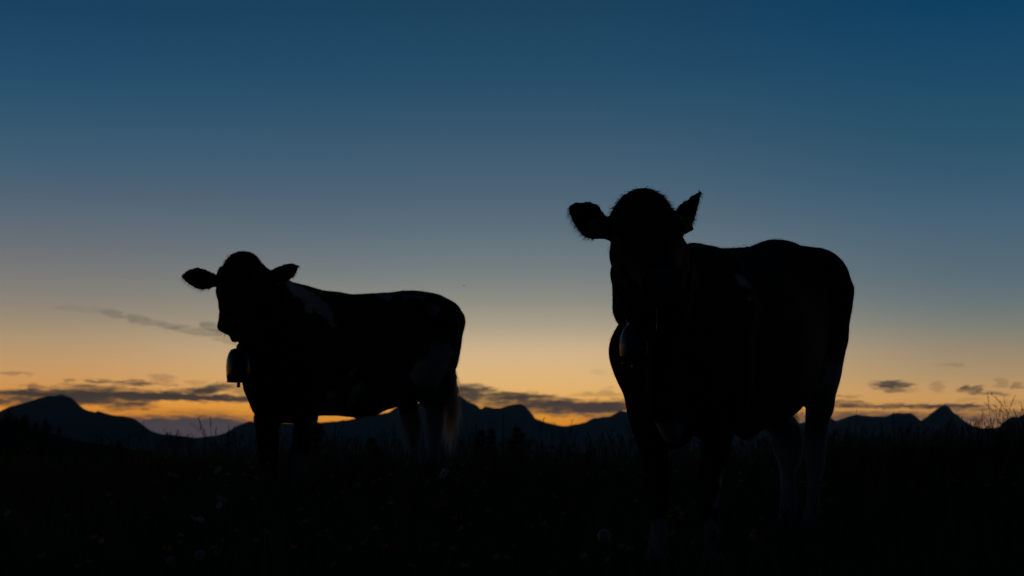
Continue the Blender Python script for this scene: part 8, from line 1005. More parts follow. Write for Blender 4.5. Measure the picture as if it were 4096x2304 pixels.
    ph = r.uniform(0, .8, n)
    pts = base[:, None, :] + D[:, None, :] * (L[:, None] * q)[..., None]
    wav = np.sin(q[None] * r.uniform(6, 11, (n, 1)) + ph[:, None]) * .016 * q[None] ** .5
    wdir = r.normal(size=(n, 3)) * .5 + np.array(spec['switch_side'])
    pts = pts + wav[..., None] * wdir[:, None, :]
    spread = r.normal(size=(n, 3)) * np.array([.02, .02, .0])
    pts = pts + spread[:, None, :] * np.sin(q * 2.4)[None, :, None]
    Wd = np.cross(D, r.normal(size=(n, 3)))
    Wd /= np.linalg.norm(Wd, axis=1, keepdims=True)
    wdt = (.0016 * (1 - q * .85))[None, :, None]
    VV = np.stack([pts - Wd[:, None] * wdt, pts + Wd[:, None] * wdt], 2).reshape(-1, 3)
    bse = np.arange(n)[:, None, None] * (2 * K)
    kk = np.arange(K - 1)[None, :, None] * 2
    T = np.concatenate([(bse + kk + np.array([0, 1, 3])).reshape(-1, 3), (bse + kk + np.array([0, 3, 2])).reshape(-1, 3)])
    tag(fast_mesh('tail_switch', VV, T, M_white_hair, body, {'tone': np.repeat(r.random(n), 2 * K)}), kind='stuff')
    return root, bvh


def W2L(loc, rz):
    Mx = (Matrix.Translation(loc) @ Matrix.Rotation(rz, 4, 'Z')).inverted()
    return lambda p: tuple(Mx @ p)


# near cow: heading towards the camera and to the left
NL, NR = Vector((.970, 6.00, .278)), math.radians(-90 - 29)
nl = W2L(NL, NR)
FL, FR = Vector((-1.003, 9.275, .398)), math.radians(-90 - 48)
fl = W2L(FL, FR)


def ldir(fn, a, b):
    return tuple(Vector(fn(b)) - Vector(fn(a)))


def ear(fn, base, tip, e1, e2, D0, D1, w):
    b, t = at(*base, D0), at(*tip, D1)
    return (fn(b), fn(t), ldir(fn, at(*e1, (D0 + D1) / 2), at(*e2, (D0 + D1) / 2)), w)


NEAR = dict(
    loc=NL, rz=NR, size=1.0, len=1.0, wither=.06, gaskin=.070, seed=11, hair=26000, fringe=2200, tuft=800,
    label='larger nearer dark cow facing the camera, white lower legs, bell on its chest',
    poll=(1.265, .110, 1.262), muzzle=(1.60, .325, .930), side=ldir(nl, at(2440, 905, 4.85), at(2705, 900, 4.85)),
    neck=[(.42, 0, .90), (.66, -.02, .91), (.86, -.01, .99), (1.03, .05, 1.08), (1.16, .09, 1.13)],
    neck_r=[(.20, .29), (.185, .26), (.145, .21), (.120, .165), (.10, .12)],
    dewlap=[(1.08, .14, .96), (.98, .09, .86), (.92, .03, .74), (.84, 0, .60), (.70, 0, .50)],
    dewlap_r=[(.05, .07), (.06, .06), (.07, .06), (.09, .07), (.10, .06)],
    ears=[ear(nl, (2440, 905), (2278, 830), (2400, 835), (2375, 958), 4.87, 4.90, .066),
          ear(nl, (2712, 905), (2802, 766), (2720, 830), (2765, 915), 4.87, 4.97, .052)],
    tags=[(nl(at(2368, 893, 4.80)), (.87, .48, 0), .1), (nl(at(2744, 893, 4.84)), (.87, .48, 0), .5)],
    legs=[((.686, -.073, -.016), 'front', (.60, -.15), (.0, -.03)), ((.628, .12, -.053), 'front', (.57, .135), (.02, -.025)),
          ((-.76, -.055, .034), 'hind', (-.58, -.12), (-.0, -.02)), ((-.79, .07, .036), 'hind', (-.58, .135), (.0, .01))],
    tail=[(-.74, 0, 1.24), (-.83, 0, 1.18), (-.86, -.01, 1.0), (-.84, -.04, .8), (-.82, -.075, .62)],
    tail_r=[.035, .035, .024, .018, .014],
    switch_n=150, switch_len=.30, switch_dir=(0, 0, -1), switch_side=(.3, .5, 0),
    patches=[((0.52, 0.19, 1.06), (0.031,) * 3, 1),((0.55, 0.22, 1.00), (0.021,) * 3, 1),((0.65, 0.14, 0.28), (0.033,) * 3, 1.2),((0.67, 0.13, 0.21), (0.028,) * 3, 1.2),((0.67, 0.11, 0.10), (0.056,) * 3, 2),((0.72, 0.13, -0.01), (0.083,) * 3, 2),((0.73, -0.07, 0.10), (0.056,) * 3, 2.5),((0.78, -0.07, 0.01), (0.074,) * 3, 2.5),((-.47, .26, .74), (.09, .09, .08), .8),((-.50, .22, .65), (.10, .10, .09), 1.2),((-.62, .15, .57), (.11, .11, .10), 1.4),((-.74, .08, .49), (.11, .11, .10), 1.4),((-.75, -.06, .47), (.11, .11, .10), 1.4),((-.68, .18, .52), (.12, .12, .12), 1.4),((-.64, .20, .62), (.12, .12, .12), 1.4),((-.70, -.10, .52), (.13, .12, .13), 1.4),((-.60, .25, .80), (.09, .09, .12), 1.2),((-.62, .22, .66), (.10, .10, .11), 1.2),((-0.56, 0.16, 0.58), (0.067,) * 3, 1.2),((-0.79, 0.08, 0.43), (0.093,) * 3, 1.5),((-0.77, 0.08, 0.27), (0.104,) * 3, 2),((-0.70, 0.08, 0.09), (0.103,) * 3, 2),((-0.77, -0.09, 0.39), (0.082,) * 3, 1.5),((-0.75, -0.06, 0.27), (0.093,) * 3, 2),((-0.68, -0.04, 0.10), (0.104,) * 3, 2),((0.83, -0.01, 0.48), (0.055,) * 3, 0.7),((0.81, 0.03, 0.47), (0.055,) * 3, 0.6)],
    saliva=(nl(at(2626, 1182, 4.50)), .115),
)
FAR = dict(
    loc=FL, rz=FR, size=.98, len=.97, gaskin=.10, ham=1, seed=12, hair=22000, fringe=1400, tuft=700,
    label='smaller farther dark cow standing side-on with white patches and a bell under its chin',
    poll=(1.006, .204, 1.400), muzzle=(1.191, .375, .948), side=ldir(fl, at(868, 1115, 8.45), at(1060, 1108, 8.45)),
    neck=[(.40, 0, .96), (.60, .04, 1.05), (.74, .10, 1.15), (.86, .15, 1.22), (.94, .18, 1.29)],
    neck_r=[(.20, .30), (.165, .25), (.14, .19), (.115, .15), (.09, .11)],
    dewlap=[fl(at(946, 1345, 8.28)), (.96, .22, 1.02), (.88, .14, .92), (.82, .05, .80), (.78, 0, .64), (.66, 0, .50)],
    dewlap_r=[(.04, .04), (.05, .06), (.06, .06), (.06, .06), (.08, .06), (.09, .06)],
    ears=[ear(fl, (868, 1120), (732, 1106), (800, 1072), (795, 1156), 8.50, 8.50, .062),
          ear(fl, (1062, 1112), (1188, 1066), (1105, 1070), (1140, 1135), 8.50, 8.58, .056)],
    tags=[(fl(at(806, 1126, 8.5)), (.67, .74, 0), 0), (fl(at(1112, 1124, 8.52)), (.67, .74, 0), .2)],
    legs=[((.635, -.075, -.009), 'front', (.56, -.14), (.0, -.02)), ((.483, .07, -.009), 'front', (.50, .14), (.02, .0)),
          ((-.50, -.125, .007), 'hind', (-.54, -.13), (-.0, 0)), ((-.592, .096, .011), 'hind', (-.54, .13), (0, .0))],
    tail=[(-.72, 0, 1.22), (-.79, 0, 1.15), (-.79, 0, 1.0), (-.765, .02, .85), (-.755, .05, .66)],
    tail_r=[.035, .034, .024, .020, .016],
    switch_n=1000, switch_len=.46, switch_dir=(.05, 0, -1), switch_side=(.6, -.2, 0),
    patches=[((0.63, 0.17, 1.25), (0.069,) * 3, 1),((0.53, 0.14, 1.23), (0.065,) * 3, 1),((0.46, 0.14, 1.19), (0.066,) * 3, 1),((0.41, 0.16, 1.15), (0.056,) * 3, 1),((0.37, 0.20, 1.09), (0.047,) * 3, 1),((0.36, 0.24, 1.02), (0.031,) * 3, 1),((0.51, 0.18, 1.12), (0.031,) * 3, 1),((-0.15, 0.07, 1.25), (0.066,) * 3, 0.8),((-0.30, 0.09, 1.26), (0.066,) * 3, 0.8),((-0.37, 0.18, 1.25), (0.058,) * 3, 0.8),((-0.42, 0.25, 1.18), (0.050,) * 3, 1),((-0.45, 0.25, 1.15), (0.040,) * 3, 1),((-0.44, 0.29, 0.88), (0.082,) * 3, 1),((-0.47, 0.31, 0.83), (0.074,) * 3, 1),((-0.32, 0.25, 0.77), (0.065,) * 3, 1),((-0.30, 0.24, 0.72), (0.065,) * 3, 1),((-0.42, 0.26, 0.70), (0.090,) * 3, 1),((-0.44, 0.16, 0.59), (0.083,) * 3, 1.2),((-0.57, 0.10, 0.45), (0.117,) * 3, 1.5),((-0.55, 0.09, 0.26), (0.134,) * 3, 1.5),((-0.52, -0.10, 0.40), (0.102,) * 3, 1.2),((-0.52, -0.07, 0.22), (0.118,) * 3, 1.5),((0.26, 0.27, 0.72), (0.038,) * 3, 0.7),((0.36, 0.21, 0.60), (0.047,) * 3, 0.6),((0.18, 0.24, 0.61), (0.057,) * 3, 0.6),((0.19, 0.18, 0.54), (0.063,) * 3, 0.5),((0.47, 0.18, 0.41), (0.043,) * 3, 0.8),((0.50, 0.10, 0.16), (0.062,) * 3, 1),((0.51, 0.09, 0.08), (0.093,) * 3, 1.5),((0.65, -0.04, 0.04), (0.077,) * 3, 1.5)],
)
near_cow, near_bvh = make_cow('near', NEAR)
far_cow, far_bvh = make_cow('far', FAR)
# --- end cows ---


# ------------------------------------------------------------------ bells on leather collars
def metal_build(t, b):
    tcn = N(t, 'ShaderNodeTexCoord')
    n = N(t, 'ShaderNodeTexNoise')
    n.inputs['Scale'].default_value = 35
    n.inputs['Detail'].default_value = 6
    t.links.new(tcn.outputs['Object'], n.inputs['Vector'])
    r = N(t, 'ShaderNodeMapRange')
    r.inputs['To Min'].default_value = .20
    r.inputs['To Max'].default_value = .38
    t.links.new(n.outputs[0], r.inputs['Value'])
    t.links.new(r.outputs[0], b.inputs['Roughness'])
    bp = N(t, 'ShaderNodeBump')
    bp.inputs['Strength'].default_value = .12
    bp.inputs['Distance'].default_value = .004
    t.links.new(n.outputs[0], bp.inputs['Height'])
    t.links.new(bp.outputs[0], b.inputs['Normal'])


M_bell = material('forged_bell_metal', (.075, .078, .082), .35, .5, 1.0, metal_build)
M_leather = material('dark_collar_leather', rough=.8, spec=.08, build=noise_color((.014, .009, .006), (.035, .022, .014), 40, 5, bump=.3))
M_buckle = material('brass_buckle', (.45, .33, .12), .35, .5, 1.0)


def cowbell(cow, bvh, top, profile, squash, clap, label, centre, axis_dir):
    """top: world point where the bell hangs; centre: neck point inside the collar (cow frame)"""
    Mi = cow.matrix_world.inverted()
    root = empty('cowbell', top, cow.rotation_euler.z)
    tag(root, label, 'cow bell', 'bells worn by the cows')
    bpy.context.view_layer.update()
    H = profile[-1][1]
    n = 36
    v, f = [], []
    rings = [(r, z) for r, z in profile] + [(r * .93, z) for r, z in profile[::-1][:-2]]
    for r, z in rings:
        for k in range(n):
            a = 2 * math.pi * k / n
            v.append((r * squash * math.cos(a), r * math.sin(a), -z))
    for j in range(len(rings) - 1):
        for k in range(n):
            q = (k + 1) % n
            f.append((j * n + k, (j + 1) * n + k, (j + 1) * n + q, j * n + q))
    f.append(tuple(range(n)))
    mesh_obj('bell_body', v, f, M_bell, root, smooth=True)
    # rolled rim and riveted side seam
    rr, rz = profile[-1]
    pts = [(rr * squash * math.cos(a), rr * math.sin(a), -rz) for a in np.linspace(0, 2 * math.pi, 33)]
    v, f = tube(pts, [.0035] * 33, n=8, rnd=0)
    mesh_obj('rim', v, f, M_bell, root, smooth=True)
    v, f = tube([(0, 0, -H * .5), (0, 0, -H + .01), (0, 0, -H - clap * .25)], [.005, .006, .008], ref=(0, 1, 0), rnd=.5)
    v2, f2 = loft([((0, 0, -H - clap * .2), (.010, 0, 0), (0, .0105, 0)), ((0, 0, -H - clap * .9), (.011, 0, 0), (0, .0115, 0)), ((0, 0, -H - clap), (.009, 0, 0), (0, .0095, 0))], 12)
    f2 = [tuple(i + len(v) for i in q) for q in f2]
    mesh_obj('clapper', list(v) + list(v2), list(f) + f2, M_bell, root, smooth=False)
    v, f = tube([(0, -.028, -.012), (0, -.026, .012), (0, -.012, .024), (0, .012, .024), (0, .026, .012), (0, .028, -.012)], [.005] * 6, ref=(1, 0, 0), n=10)
    mesh_obj('hanger', v, f, M_bell, root, smooth=True)
    # collar: hugs the neck, drawn in the plane through the bell and the neck
    T = Mi @ Vector(top)
    T = T + Vector((0, 0, .018))
    C = Vector(centre)
    nax = Vector(axis_dir)
    e1 = (T - C)
    nax = (nax - e1 * (nax.dot(e1) / e1.length_squared)).normalized()
    e1.normalize()
    e2 = nax.cross(e1)
    pts2 = []
    for a in np.linspace(0, 2 * math.pi, 64, endpoint=False):
        d = e1 * math.cos(a) + e2 * math.sin(a)
        hit = bvh.ray_cast(C + d * .30, -d, .30)
        if hit[0] is not None:
            q = (hit[0] - C) + d * .002
            pts2.append((q.dot(e1), q.dot(e2)))
    q = T - C
    pts2.append((q.dot(e1), q.dot(e2)))
    pts2 = sorted(set((round(a, 4), round(b, 4)) for a, b in pts2))

    def half(ps):
        h = []
        for p in ps:
            while len(h) > 1 and (h[-1][0] - h[-2][0]) * (p[1] - h[-2][1]) - (h[-1][1] - h[-2][1]) * (p[0] - h[-2][0]) <= 0:
                h.pop()
            h.append(p)
        return h[:-1]
    hull = np.array(half(pts2) + half(pts2[::-1]))
    seg = np.linalg.norm(np.roll(hull, -1, 0) - hull, axis=1)
    cum = np.concatenate([[0], np.cumsum(seg)])
    hc = np.vstack([hull, hull[:1]])
    ss = np.linspace(0, cum[-1], 90, endpoint=False)
    ring = np.stack([np.interp(ss, cum, hc[:, k]) for k in (0, 1)], 1)
    for _ in range(3):
        ring = (np.roll(ring, 1, 0) + 2 * ring + np.roll(ring, -1, 0)) / 4
    m = len(ring)
    off = root.matrix_world.inverted() @ cow.matrix_world
    v, f = [], []
    for i in range(m):
        a, b = ring[i]
        o = C + e1 * a + e2 * b
        rad = (e1 * a + e2 * b).normalized()
        for w, t in ((-.024, 0), (-.024, .003), (-.020, .004), (.020, .004), (.024, .003), (.024, 0)):
            v.append(off @ (o + nax * w + rad * t))
    for i in range(m):
        k = (i + 1) % m
        for j in range(6):
            f.append((i * 6 + j, i * 6 + (j + 1) % 6, k * 6 + (j + 1) % 6, k * 6 + j))
    mesh_obj('collar', v, f, M_leather, root, smooth=False)
    # buckle: a square brass frame with a pin
    i0 = int(m * .18)
    a, b = ring[i0]
    a2, b2 = ring[(i0 + 1) % m]
    o = C + e1 * a + e2 * b
    tg = (e1 * (a2 - a) + e2 * (b2 - b)).normalized()
    rad = (e1 * a + e2 * b).normalized()
    fr = [o + rad * .009 + nax * x + tg * y for x, y in ((-.03, -.022), (.03, -.022), (.03, .022), (-.03, .022), (-.03, -.022))]
    v, f = [], []
    for p, q in list(zip(fr[:-1], fr[1:])) + [(o + rad * .010 - tg * .022, o + rad * .011 + tg * .022)]:
        vv, ff = tube([p, q], [.003, .003], n=8)
        f += [tuple(i + len(v) for i in x) for x in ff]
        v += [off @ x for x in vv]
    mesh_obj('buckle', v, f, M_buckle, root)
    return root


def in_front(cow, bvh, px, py, gap):
    Mi = cow.matrix_world.inverted()
    o = Mi @ Vector((0, 0, CZ))
    d = (Mi.to_3x3() @ ray(px, py)).normalized()
    hit = bvh.ray_cast(o, d)
    w = cow.matrix_world @ hit[0]
    return at(px, py, w.y - gap)


bpy.context.view_layer.update()
tp = in_front(near_cow, near_bvh, 2538, 1300, .0)
tb = in_front(near_cow, near_bvh, 2538, 1420, .0)
Db = min(tp.y, tb.y) - .055
topn = at(2537, 1287, Db)
sc = Db / F
cowbell(near_cow, near_bvh, topn, [(.012, 0), (.030, .003), (26 * sc, 8 * sc), (42 * sc, 24 * sc), (54 * sc, 48 * sc), (62 * sc, 80 * sc), (63 * sc, 104 * sc), (59 * sc, 136 * sc), (53 * sc, 166 * sc)],
        .72, .016, 'bulbous metal bell on the chest of the larger nearer cow', (.98, .03, 1.00), (.75, .25, .45))
Df = in_front(far_cow, far_bvh, 985, 1440, .0).y - .06
topf = at(957, 1393, Df)
sc = Df / F
cowbell(far_cow, far_bvh, topf, [(.012, 0), (.035, .001), (38 * sc, 5 * sc), (50 * sc, 20 * sc), (58 * sc, 46 * sc), (60 * sc, 72 * sc), (58 * sc, 104 * sc), (54 * sc, 134 * sc)],
        .78, .034, 'large metal bell with a hanging clapper under the chin of the farther cow', (.80, .13, 1.14), (.70, .45, .45))

# ------------------------------------------------------------------ meadow grass
M_grass = translucent_by_attr('meadow_grass', [(0, (.038, .060, .020)), (.5, (.065, .095, .032)), (.85, (.095, .110, .042)), (1, (.14, .125, .065))],
                              (.14, .15, .05), .35)
M_stalk = translucent_by_attr('seeding_stalks', [(0, (.030, .026, .012)), (1, (.075, .058, .030))], (.10, .06, .025), .2)


def grass_patch(n, ymin, ymax, hmean, seed, widen=1.25, pad=.5, hvar=.45):
    r = np.random.default_rng(seed)
    y = np.sqrt(r.uniform(ymin ** 2, ymax ** 2, n))
    x = (r.random(n) - .5) * 2 * (.36 * y * widen + pad)
    # clumps
    cl = np.sin(x * 5.1 + 1.3 * np.sin(y * 3.7)) * np.sin(y * 4.3 + 1.1 * np.sin(x * 2.9))
    keep = r.random(n) < .72 + .28 * cl
    x, y, cl = x[keep], y[keep], cl[keep]
    n = len(x)
    z = ground_z(x, y) - .01
    h = hmean * np.clip(r.lognormal(-.08, hvar, n), .25, 2.3) * (1 + .18 * cl)
    w = r.uniform(.0016, .0036, n) * (1 + h)
    ang = r.uniform(0, 6.283, n)
    dirx, diry = np.cos(ang), np.sin(ang)
    lean = np.abs(r.normal(0, .35, n)) * h
    la = r.uniform(0, 6.283, n)
    lx, ly = np.cos(la) * lean, np.sin(la) * lean
    V = np.empty((n, 7, 3))
    for k, (q, ww) in enumerate(((0, 1), (.4, .9), (.75, .6))):
        cx, cy, cz = x + lx * q * q, y + ly * q * q, z + h * (q - .12 * q * q * (lean / (h + 1e-6)))
        V[:, 2 * k] = np.stack([cx - dirx * w * ww, cy - diry * w * ww, cz], 1)
        V[:, 2 * k + 1] = np.stack([cx + dirx * w * ww, cy + diry * w * ww, cz], 1)
    V[:, 6] = np.stack([x + lx * 1.15, y + ly * 1.15, z + h * (1 - .22 * lean / (h + 1e-6))], 1)
    b = np.arange(n)[:, None] * 7
    T = np.concatenate([b + np.array([[p, q, s_]]) for p, q, s_ in ((0, 1, 3), (0, 3, 2), (2, 3, 5), (2, 5, 4), (4, 5, 6))])
    tone = np.repeat(np.clip(r.beta(2, 3, n) + .1 * cl, 0, 1), 7)
    return V.reshape(-1, 3), T, tone


parts = [grass_patch(88000, 2.3, 13.5, .115, 1), grass_patch(26000, 2.3, 13.5, .165, 2, hvar=.35)]
V, T, tone = grass_patch(12000, 7.0, 12.5, .24, 3, hvar=.3)
sel = (V.reshape(-1, 7, 3)[:, 0, 0] > 1.9)
nk = int(sel.sum())
parts.append((V.reshape(-1, 7, 3)[sel].reshape(-1, 3), T.reshape(5, -1, 3)[:, :nk].reshape(-1, 3), tone.reshape(-1, 7)[sel].ravel()))
V, T, tone, o = [], [], [], 0
for a, b, c in parts:
    V.append(a)
    T.append(b + o)
    tone.append(c)
    o += len(a)
g = fast_mesh('grass', np.concatenate(V), np.concatenate(T), M_grass, None, {'tone': np.concatenate(tone)})
tag(g, 'dark meadow grass covering the hilltop around the cows', 'grass', kind='stuff')


# taller flowering grasses with seed heads
def stalks(seed):
    r = np.random.default_rng(seed)
    V, T, tone = [], [], []

    def tri(a, b, c, t):
        i = len(V)
        V.extend((a, b, c))
        T.append((i, i + 1, i + 2))
        tone.extend((t, t, t))
    todo = []
    for i in range(1500):
        y = math.sqrt(r.uniform(3.0 ** 2, 13 ** 2))
        x = (r.random() - .5) * 2 * (.36 * y * 1.2 + .4)
        hmax = .22 if y < 5.5 else .30
        todo.append((x, y, r.uniform(.5, 1.25) * hmax))
    for i in range(560):      # dense band on the right rise, beyond the near cow
        y = r.uniform(7.5, 11.5)
        px = r.uniform(3320, 4400)
        k = float(sstep(3700, 4020, px))
        todo.append(((px - 2048) / F * y, y, r.uniform(.16, .28 + .12 * k) if r.random() < .86 else r.uniform(.26, .34 + .16 * k)))
    for i in range(520):      # band along the crest
        y = r.uniform(9.5, 12)
        px = r.uniform(250, 3320)
        if px < 1000 and r.random() < .7:
            continue
        todo.append(((px - 2048) / F * y, y, r.uniform(.16, .30) if r.random() < .85 else r.uniform(.30, .38)))
    for x, y, h in todo:
        z0 = float(ground_z(x, y))
        la = r.uniform(0, 6.283)
        h *= .62 + .75 * (.5 + .5 * noise.noise(Vector((x * 1.6, y * 1.6, 4))) / .6)
        lean = abs(r.normal(0, .34)) * h
        lx, ly = math.cos(la) * lean, math.sin(la) * lean
        w = .0011 + .0006 * r.random()
        t = r.random()
        prev = None
        K = 6
        P = []
        for k in range(K + 1):
            q = k / K
            P.append(np.array([x + lx * q ** 2.2, y + ly * q ** 2.2, z0 + h * q - .25 * lean * q ** 3]))
        for k in range(K):
            a, b = P[k], P[k + 1]
            for ux, uy in ((w, 0), (-w * .5, w * .86)):
                s1 = np.array([ux, uy, 0])
                tri(a - s1, a + s1, b + s1 * .8, t)
                tri(a - s1, b + s1 * .8, b - s1 * .8, t)
        style = r.random()
        m = int(r.integers(12, 26))
        for k in range(m):
            q = 1 - (.38 if style < .5 else .24) * (k / m) - .005
            c = np.array([x + lx * q ** 2.2, y + ly * q ** 2.2, z0 + h * q - .25 * lean * q ** 3])
            out = (.010 + .028 * (k / m)) if style < .5 else .005
            a = r.uniform(0, 6.283)
            c2 = c + np.array([math.cos(a) * out * r.random(), math.sin(a) * out * r.random(), out * .5])
            ln = r.uniform(.006, .012)
            d = np.array([math.cos(a) * .5, math.sin(a) * .5, 1.0]) * ln
            s1 = np.array([-math.sin(a), math.cos(a), 0]) * ln * .28
            tri(c2 - s1, c2 + s1, c2 + d, t)
            s2 = np.array([math.cos(a), math.sin(a), 0]) * ln * .28
            tri(c2 - s2, c2 + s2, c2 + d, t)
            if style < .5 and out > .015:
                tri(c - s1 * .2, c + s1 * .2, c2, t)
    return np.array(V), np.array(T), np.array(tone)


V, T, tone = stalks(5)
g = fast_mesh('tall_grass', V, T, M_stalk, None, {'tone': tone})
tag(g, 'thin seeding grass stalks standing above the meadow', 'tall grass', kind='stuff')

# ------------------------------------------------------------------ wild flowers
def petal_mat(name, col, tr, f):
    m = material(name, col, .6, .25)
    t = m.node_tree
    b = t.nodes['Principled BSDF']
    trn = N(t, 'ShaderNodeBsdfTranslucent')
    trn.inputs['Color'].default_value = (*tr, 1)
    mx = N(t, 'ShaderNodeMixShader')
    mx.inputs[0].default_value = f
    t.links.new(b.outputs[0], mx.inputs[1])
    t.links.new(trn.outputs[0], mx.inputs[2])
    t.links.new(mx.outputs[0], t.nodes['Material Output'].inputs['Surface'])
    return m


M_yellow = petal_mat('yellow_petal', (.55, .27, .012), (.62, .27, .010), .32)
M_white = petal_mat('white_petal', (.60, .60, .58), (.55, .55, .52), .35)
M_disc = material('yellow_disc', (.50, .32, .03), .8)
M_stem = material('flower_stem', (.030, .045, .014), .8)
M_pappus = petal_mat('seed_fluff', (.80, .79, .76), (.8, .78, .74), .5)
M_pink = petal_mat('pink_floret', (.45, .18, .28), (.45, .18, .28), .4)


def place(px, py, h):
    """walk along the line of sight until it is h above the ground"""
    best = None
    for D in np.arange(3.0, 10.8, .05):
        p = at(px, py, D)
        d = p.z - float(ground_z(p.x, D)) - h
        if best is None or abs(d) < best[0]:
            best = (abs(d), p, d + h)
    return best[1], max(.05, best[2])


def stem_into(V, Fc, MI, h, lean, mi):
    K = 4
    for k in range(K + 1):
        q = k / K
        for a in (0, 2.09, 4.19):
            V.append((lean[0] * q * q + .0013 * math.cos(a), lean[1] * q * q + .0013 * math.sin(a), h * q))
    for k in range(K):
        for a in range(3):
            b = (a + 1) % 3
            Fc.append((3 * k + a, 3 * k + b, 3 * k + 3 + b, 3 * k + 3 + a))
            MI.append(mi)


def flower(name, px, py, h, kind, r, label, cat, group=None, size=1.0):
    head, h = place(px, py, h)
    gz = head.z - h
    lean = (r.gauss(0, .03), r.gauss(0, .03))
    base = Vector((head.x - lean[0], head.y - lean[1], gz))
    V, Fc, MI = [], [], []
    stem_into(V, Fc, MI, h, lean, 0)
    tip = Vector((lean[0], lean[1], h))
    axis = Vector((r.gauss(0, .45), r.gauss(0, .45) - .15, 1)).normalized()
    e1 = axis.orthogonal().normalized()
    e2 = axis.cross(e1)
    if kind == 'cup':
        np_, R, mats = 5, .0125 * size, [M_stem, M_yellow]
        for k in range(np_):
            a = k * 2 * math.pi / np_ + r.random() * .2
            d = e1 * math.cos(a) + e2 * math.sin(a)
            s_ = e2 * math.cos(a) - e1 * math.sin(a)
            i = len(V)
            V += [tip, tip + d * R * .55 - s_ * R * .42 + axis * R * .28, tip + d * R * .55 + s_ * R * .42 + axis * R * .28,
                  tip + d * R - s_ * R * .5 + axis * R * .75, tip + d * R + s_ * R * .5 + axis * R * .75, tip + d * R * 1.08 + axis * R * .95]
            Fc += [(i, i + 2, i + 1), (i + 1, i + 2, i + 4, i + 3), (i + 3, i + 4, i + 5)]
            MI += [1, 1, 1]
    elif kind == 'daisy':
        np_, R, mats = 15, .021 * size, [M_stem, M_white, M_disc]
        for k in range(np_):
            a = k * 2 * math.pi / np_
            d = e1 * math.cos(a) + e2 * math.sin(a) + axis * r.uniform(-.25, .15)
            s_ = e2 * math.cos(a) - e1 * math.sin(a)
            i = len(V)
            V += [tip + d * R * .25 - s_ * R * .08, tip + d * R * .25 + s_ * R * .08, tip + d * R * .9 + s_ * R * .15, tip + d * R * .9 - s_ * R * .15, tip + d * R * 1.05]
            Fc += [(i, i + 1, i + 2, i + 3), (i + 3, i + 2, i + 4)]
            MI += [1, 1]
        i = len(V)
        for rr, zz in ((.34, .02), (.28, .16), (.12, .24)):
            for k in range(8):
                a = k * math.pi / 4
                V.append(tip + (e1 * math.cos(a) + e2 * math.sin(a)) * R * rr + axis * R * zz)
        for j in range(2):
            for k in range(8):
                q = (k + 1) % 8
                Fc.append((i + j * 8 + k, i + j * 8 + q, i + j * 8 + 8 + q, i + j * 8 + 8 + k))
                MI.append(2)
        Fc.append(tuple(i + 16 + k for k in range(8)))
        MI.append(2)
    elif kind == 'clover':
        mats = [M_stem, M_pink]
        for k in range(46):
            a, u = r.random() * 6.283, r.uniform(-.5, 1)
            d = Vector((math.cos(a) * math.sqrt(1 - u * u), math.sin(a) * math.sqrt(1 - u * u), u))
            s_ = d.orthogonal().normalized() * .002
            i = len(V)
            V += [tip + d * .004 - s_, tip + d * .004 + s_, tip + d * .013]
            Fc.append((i, i + 1, i + 2))
            MI.append(1)
    me = bpy.data.meshes.new(name)
    me.from_pydata([tuple(v) for v in V], [], Fc)
    for m in mats:
        me.materials.append(m)
    me.polygons.foreach_set('material_index', MI)
    me.update()
    ob = bpy.data.objects.new(name, me)
    COL.objects.link(ob)
    ob.location = base
    tag(ob, label, cat, group)
    return ob


YEL = [(1641,1830),(1655,1854),(1787,1869),(1804,1861),(1849,1863),(1463,1877),(1502,1887),(1563,1904),(1333,1906),(1442,1915),(1522,1920),(1496,1932),
 (1669,1901),(1671,1924),(1713,1929),(1828,1926),(1368,1971),(1278,1983),(1677,1957),(1765,1975),(1789,2020),(1767,2026),(1743,2028),(1347,1995),(1321,2014),
 (1070,1857),(974,1901),(1023,1917),(1115,1832),(1938,1932),(1900,1969),(1817,2081),(1880,2103),(1810,2202),(1990,2234),(1860,2274),(2178,2100),(2292,1853),
 (2352,1896),(2400,1896),(2420,1891),(2158,1904),(2239,1860),(2541,2007),(2337,2231),(2226,1992),(1454,2181),(1502,2119),(1547,2191),(1307,2130),(2027,2235),
 (1850,2118),(2491,2194),(2521,2202),(2201,2297),(2324,1812),(2203,1807),(687,1906),(704,1910),(622,1932),(837,1871),(630,1993),(660,1996),(435,1985),(448,2020),
 (269,2068),(353,2253),(307,2270),(163,2233),(872,2006),(946,2128),(1022,2169),(891,2167),(859,2196),(1304,2130),(1318,2153),(1272,2145),(1177,2196),(663,1833),
 (628,1835),(402,2171),(720,2176),(2419,1891),(2509,1857),(2490,1882),(2684,2049),(2711,2037),(2677,2071),(2721,2079),(2696,2132),(2674,2144),(2701,1891),
 (2903,1887),(2959,1894),(2956,1946),(3085,1887),(3046,2083),(3007,2151),(3017,2129),(3226,1933),(3292,1945),(3328,2001),(3148,2037),(2779,2020),(3011,1852),
 (2789,1831),(2519,2202),(2492,2190),(2429,2249),(2774,2178),(3313,1935),(4003,1914),(3815,1927),(3948,1945),(4055,1939),(3635,1946),(3762,1776),(3812,1745),
 (3574,1861),(3360,1861)]
fr = random.Random(21)
for k in range(24):
    YEL.append((fr.uniform(300, 3300), fr.uniform(1835, 2280) if fr.random() < .6 else fr.uniform(1850, 1960)))


def where(px, py):
    if px < 960:
        a = 'left of the farther cow'
    elif px < 1860:
        a = 'around the farther cow'
    elif px < 2490:
        a = 'between the two cows'
    elif px < 3340:
        a = 'around the legs of the nearer cow'
    else:
        a = 'right of the nearer cow'
    return a + (', close to the camera' if py > 2090 else ', farther back' if py < 1900 else '')


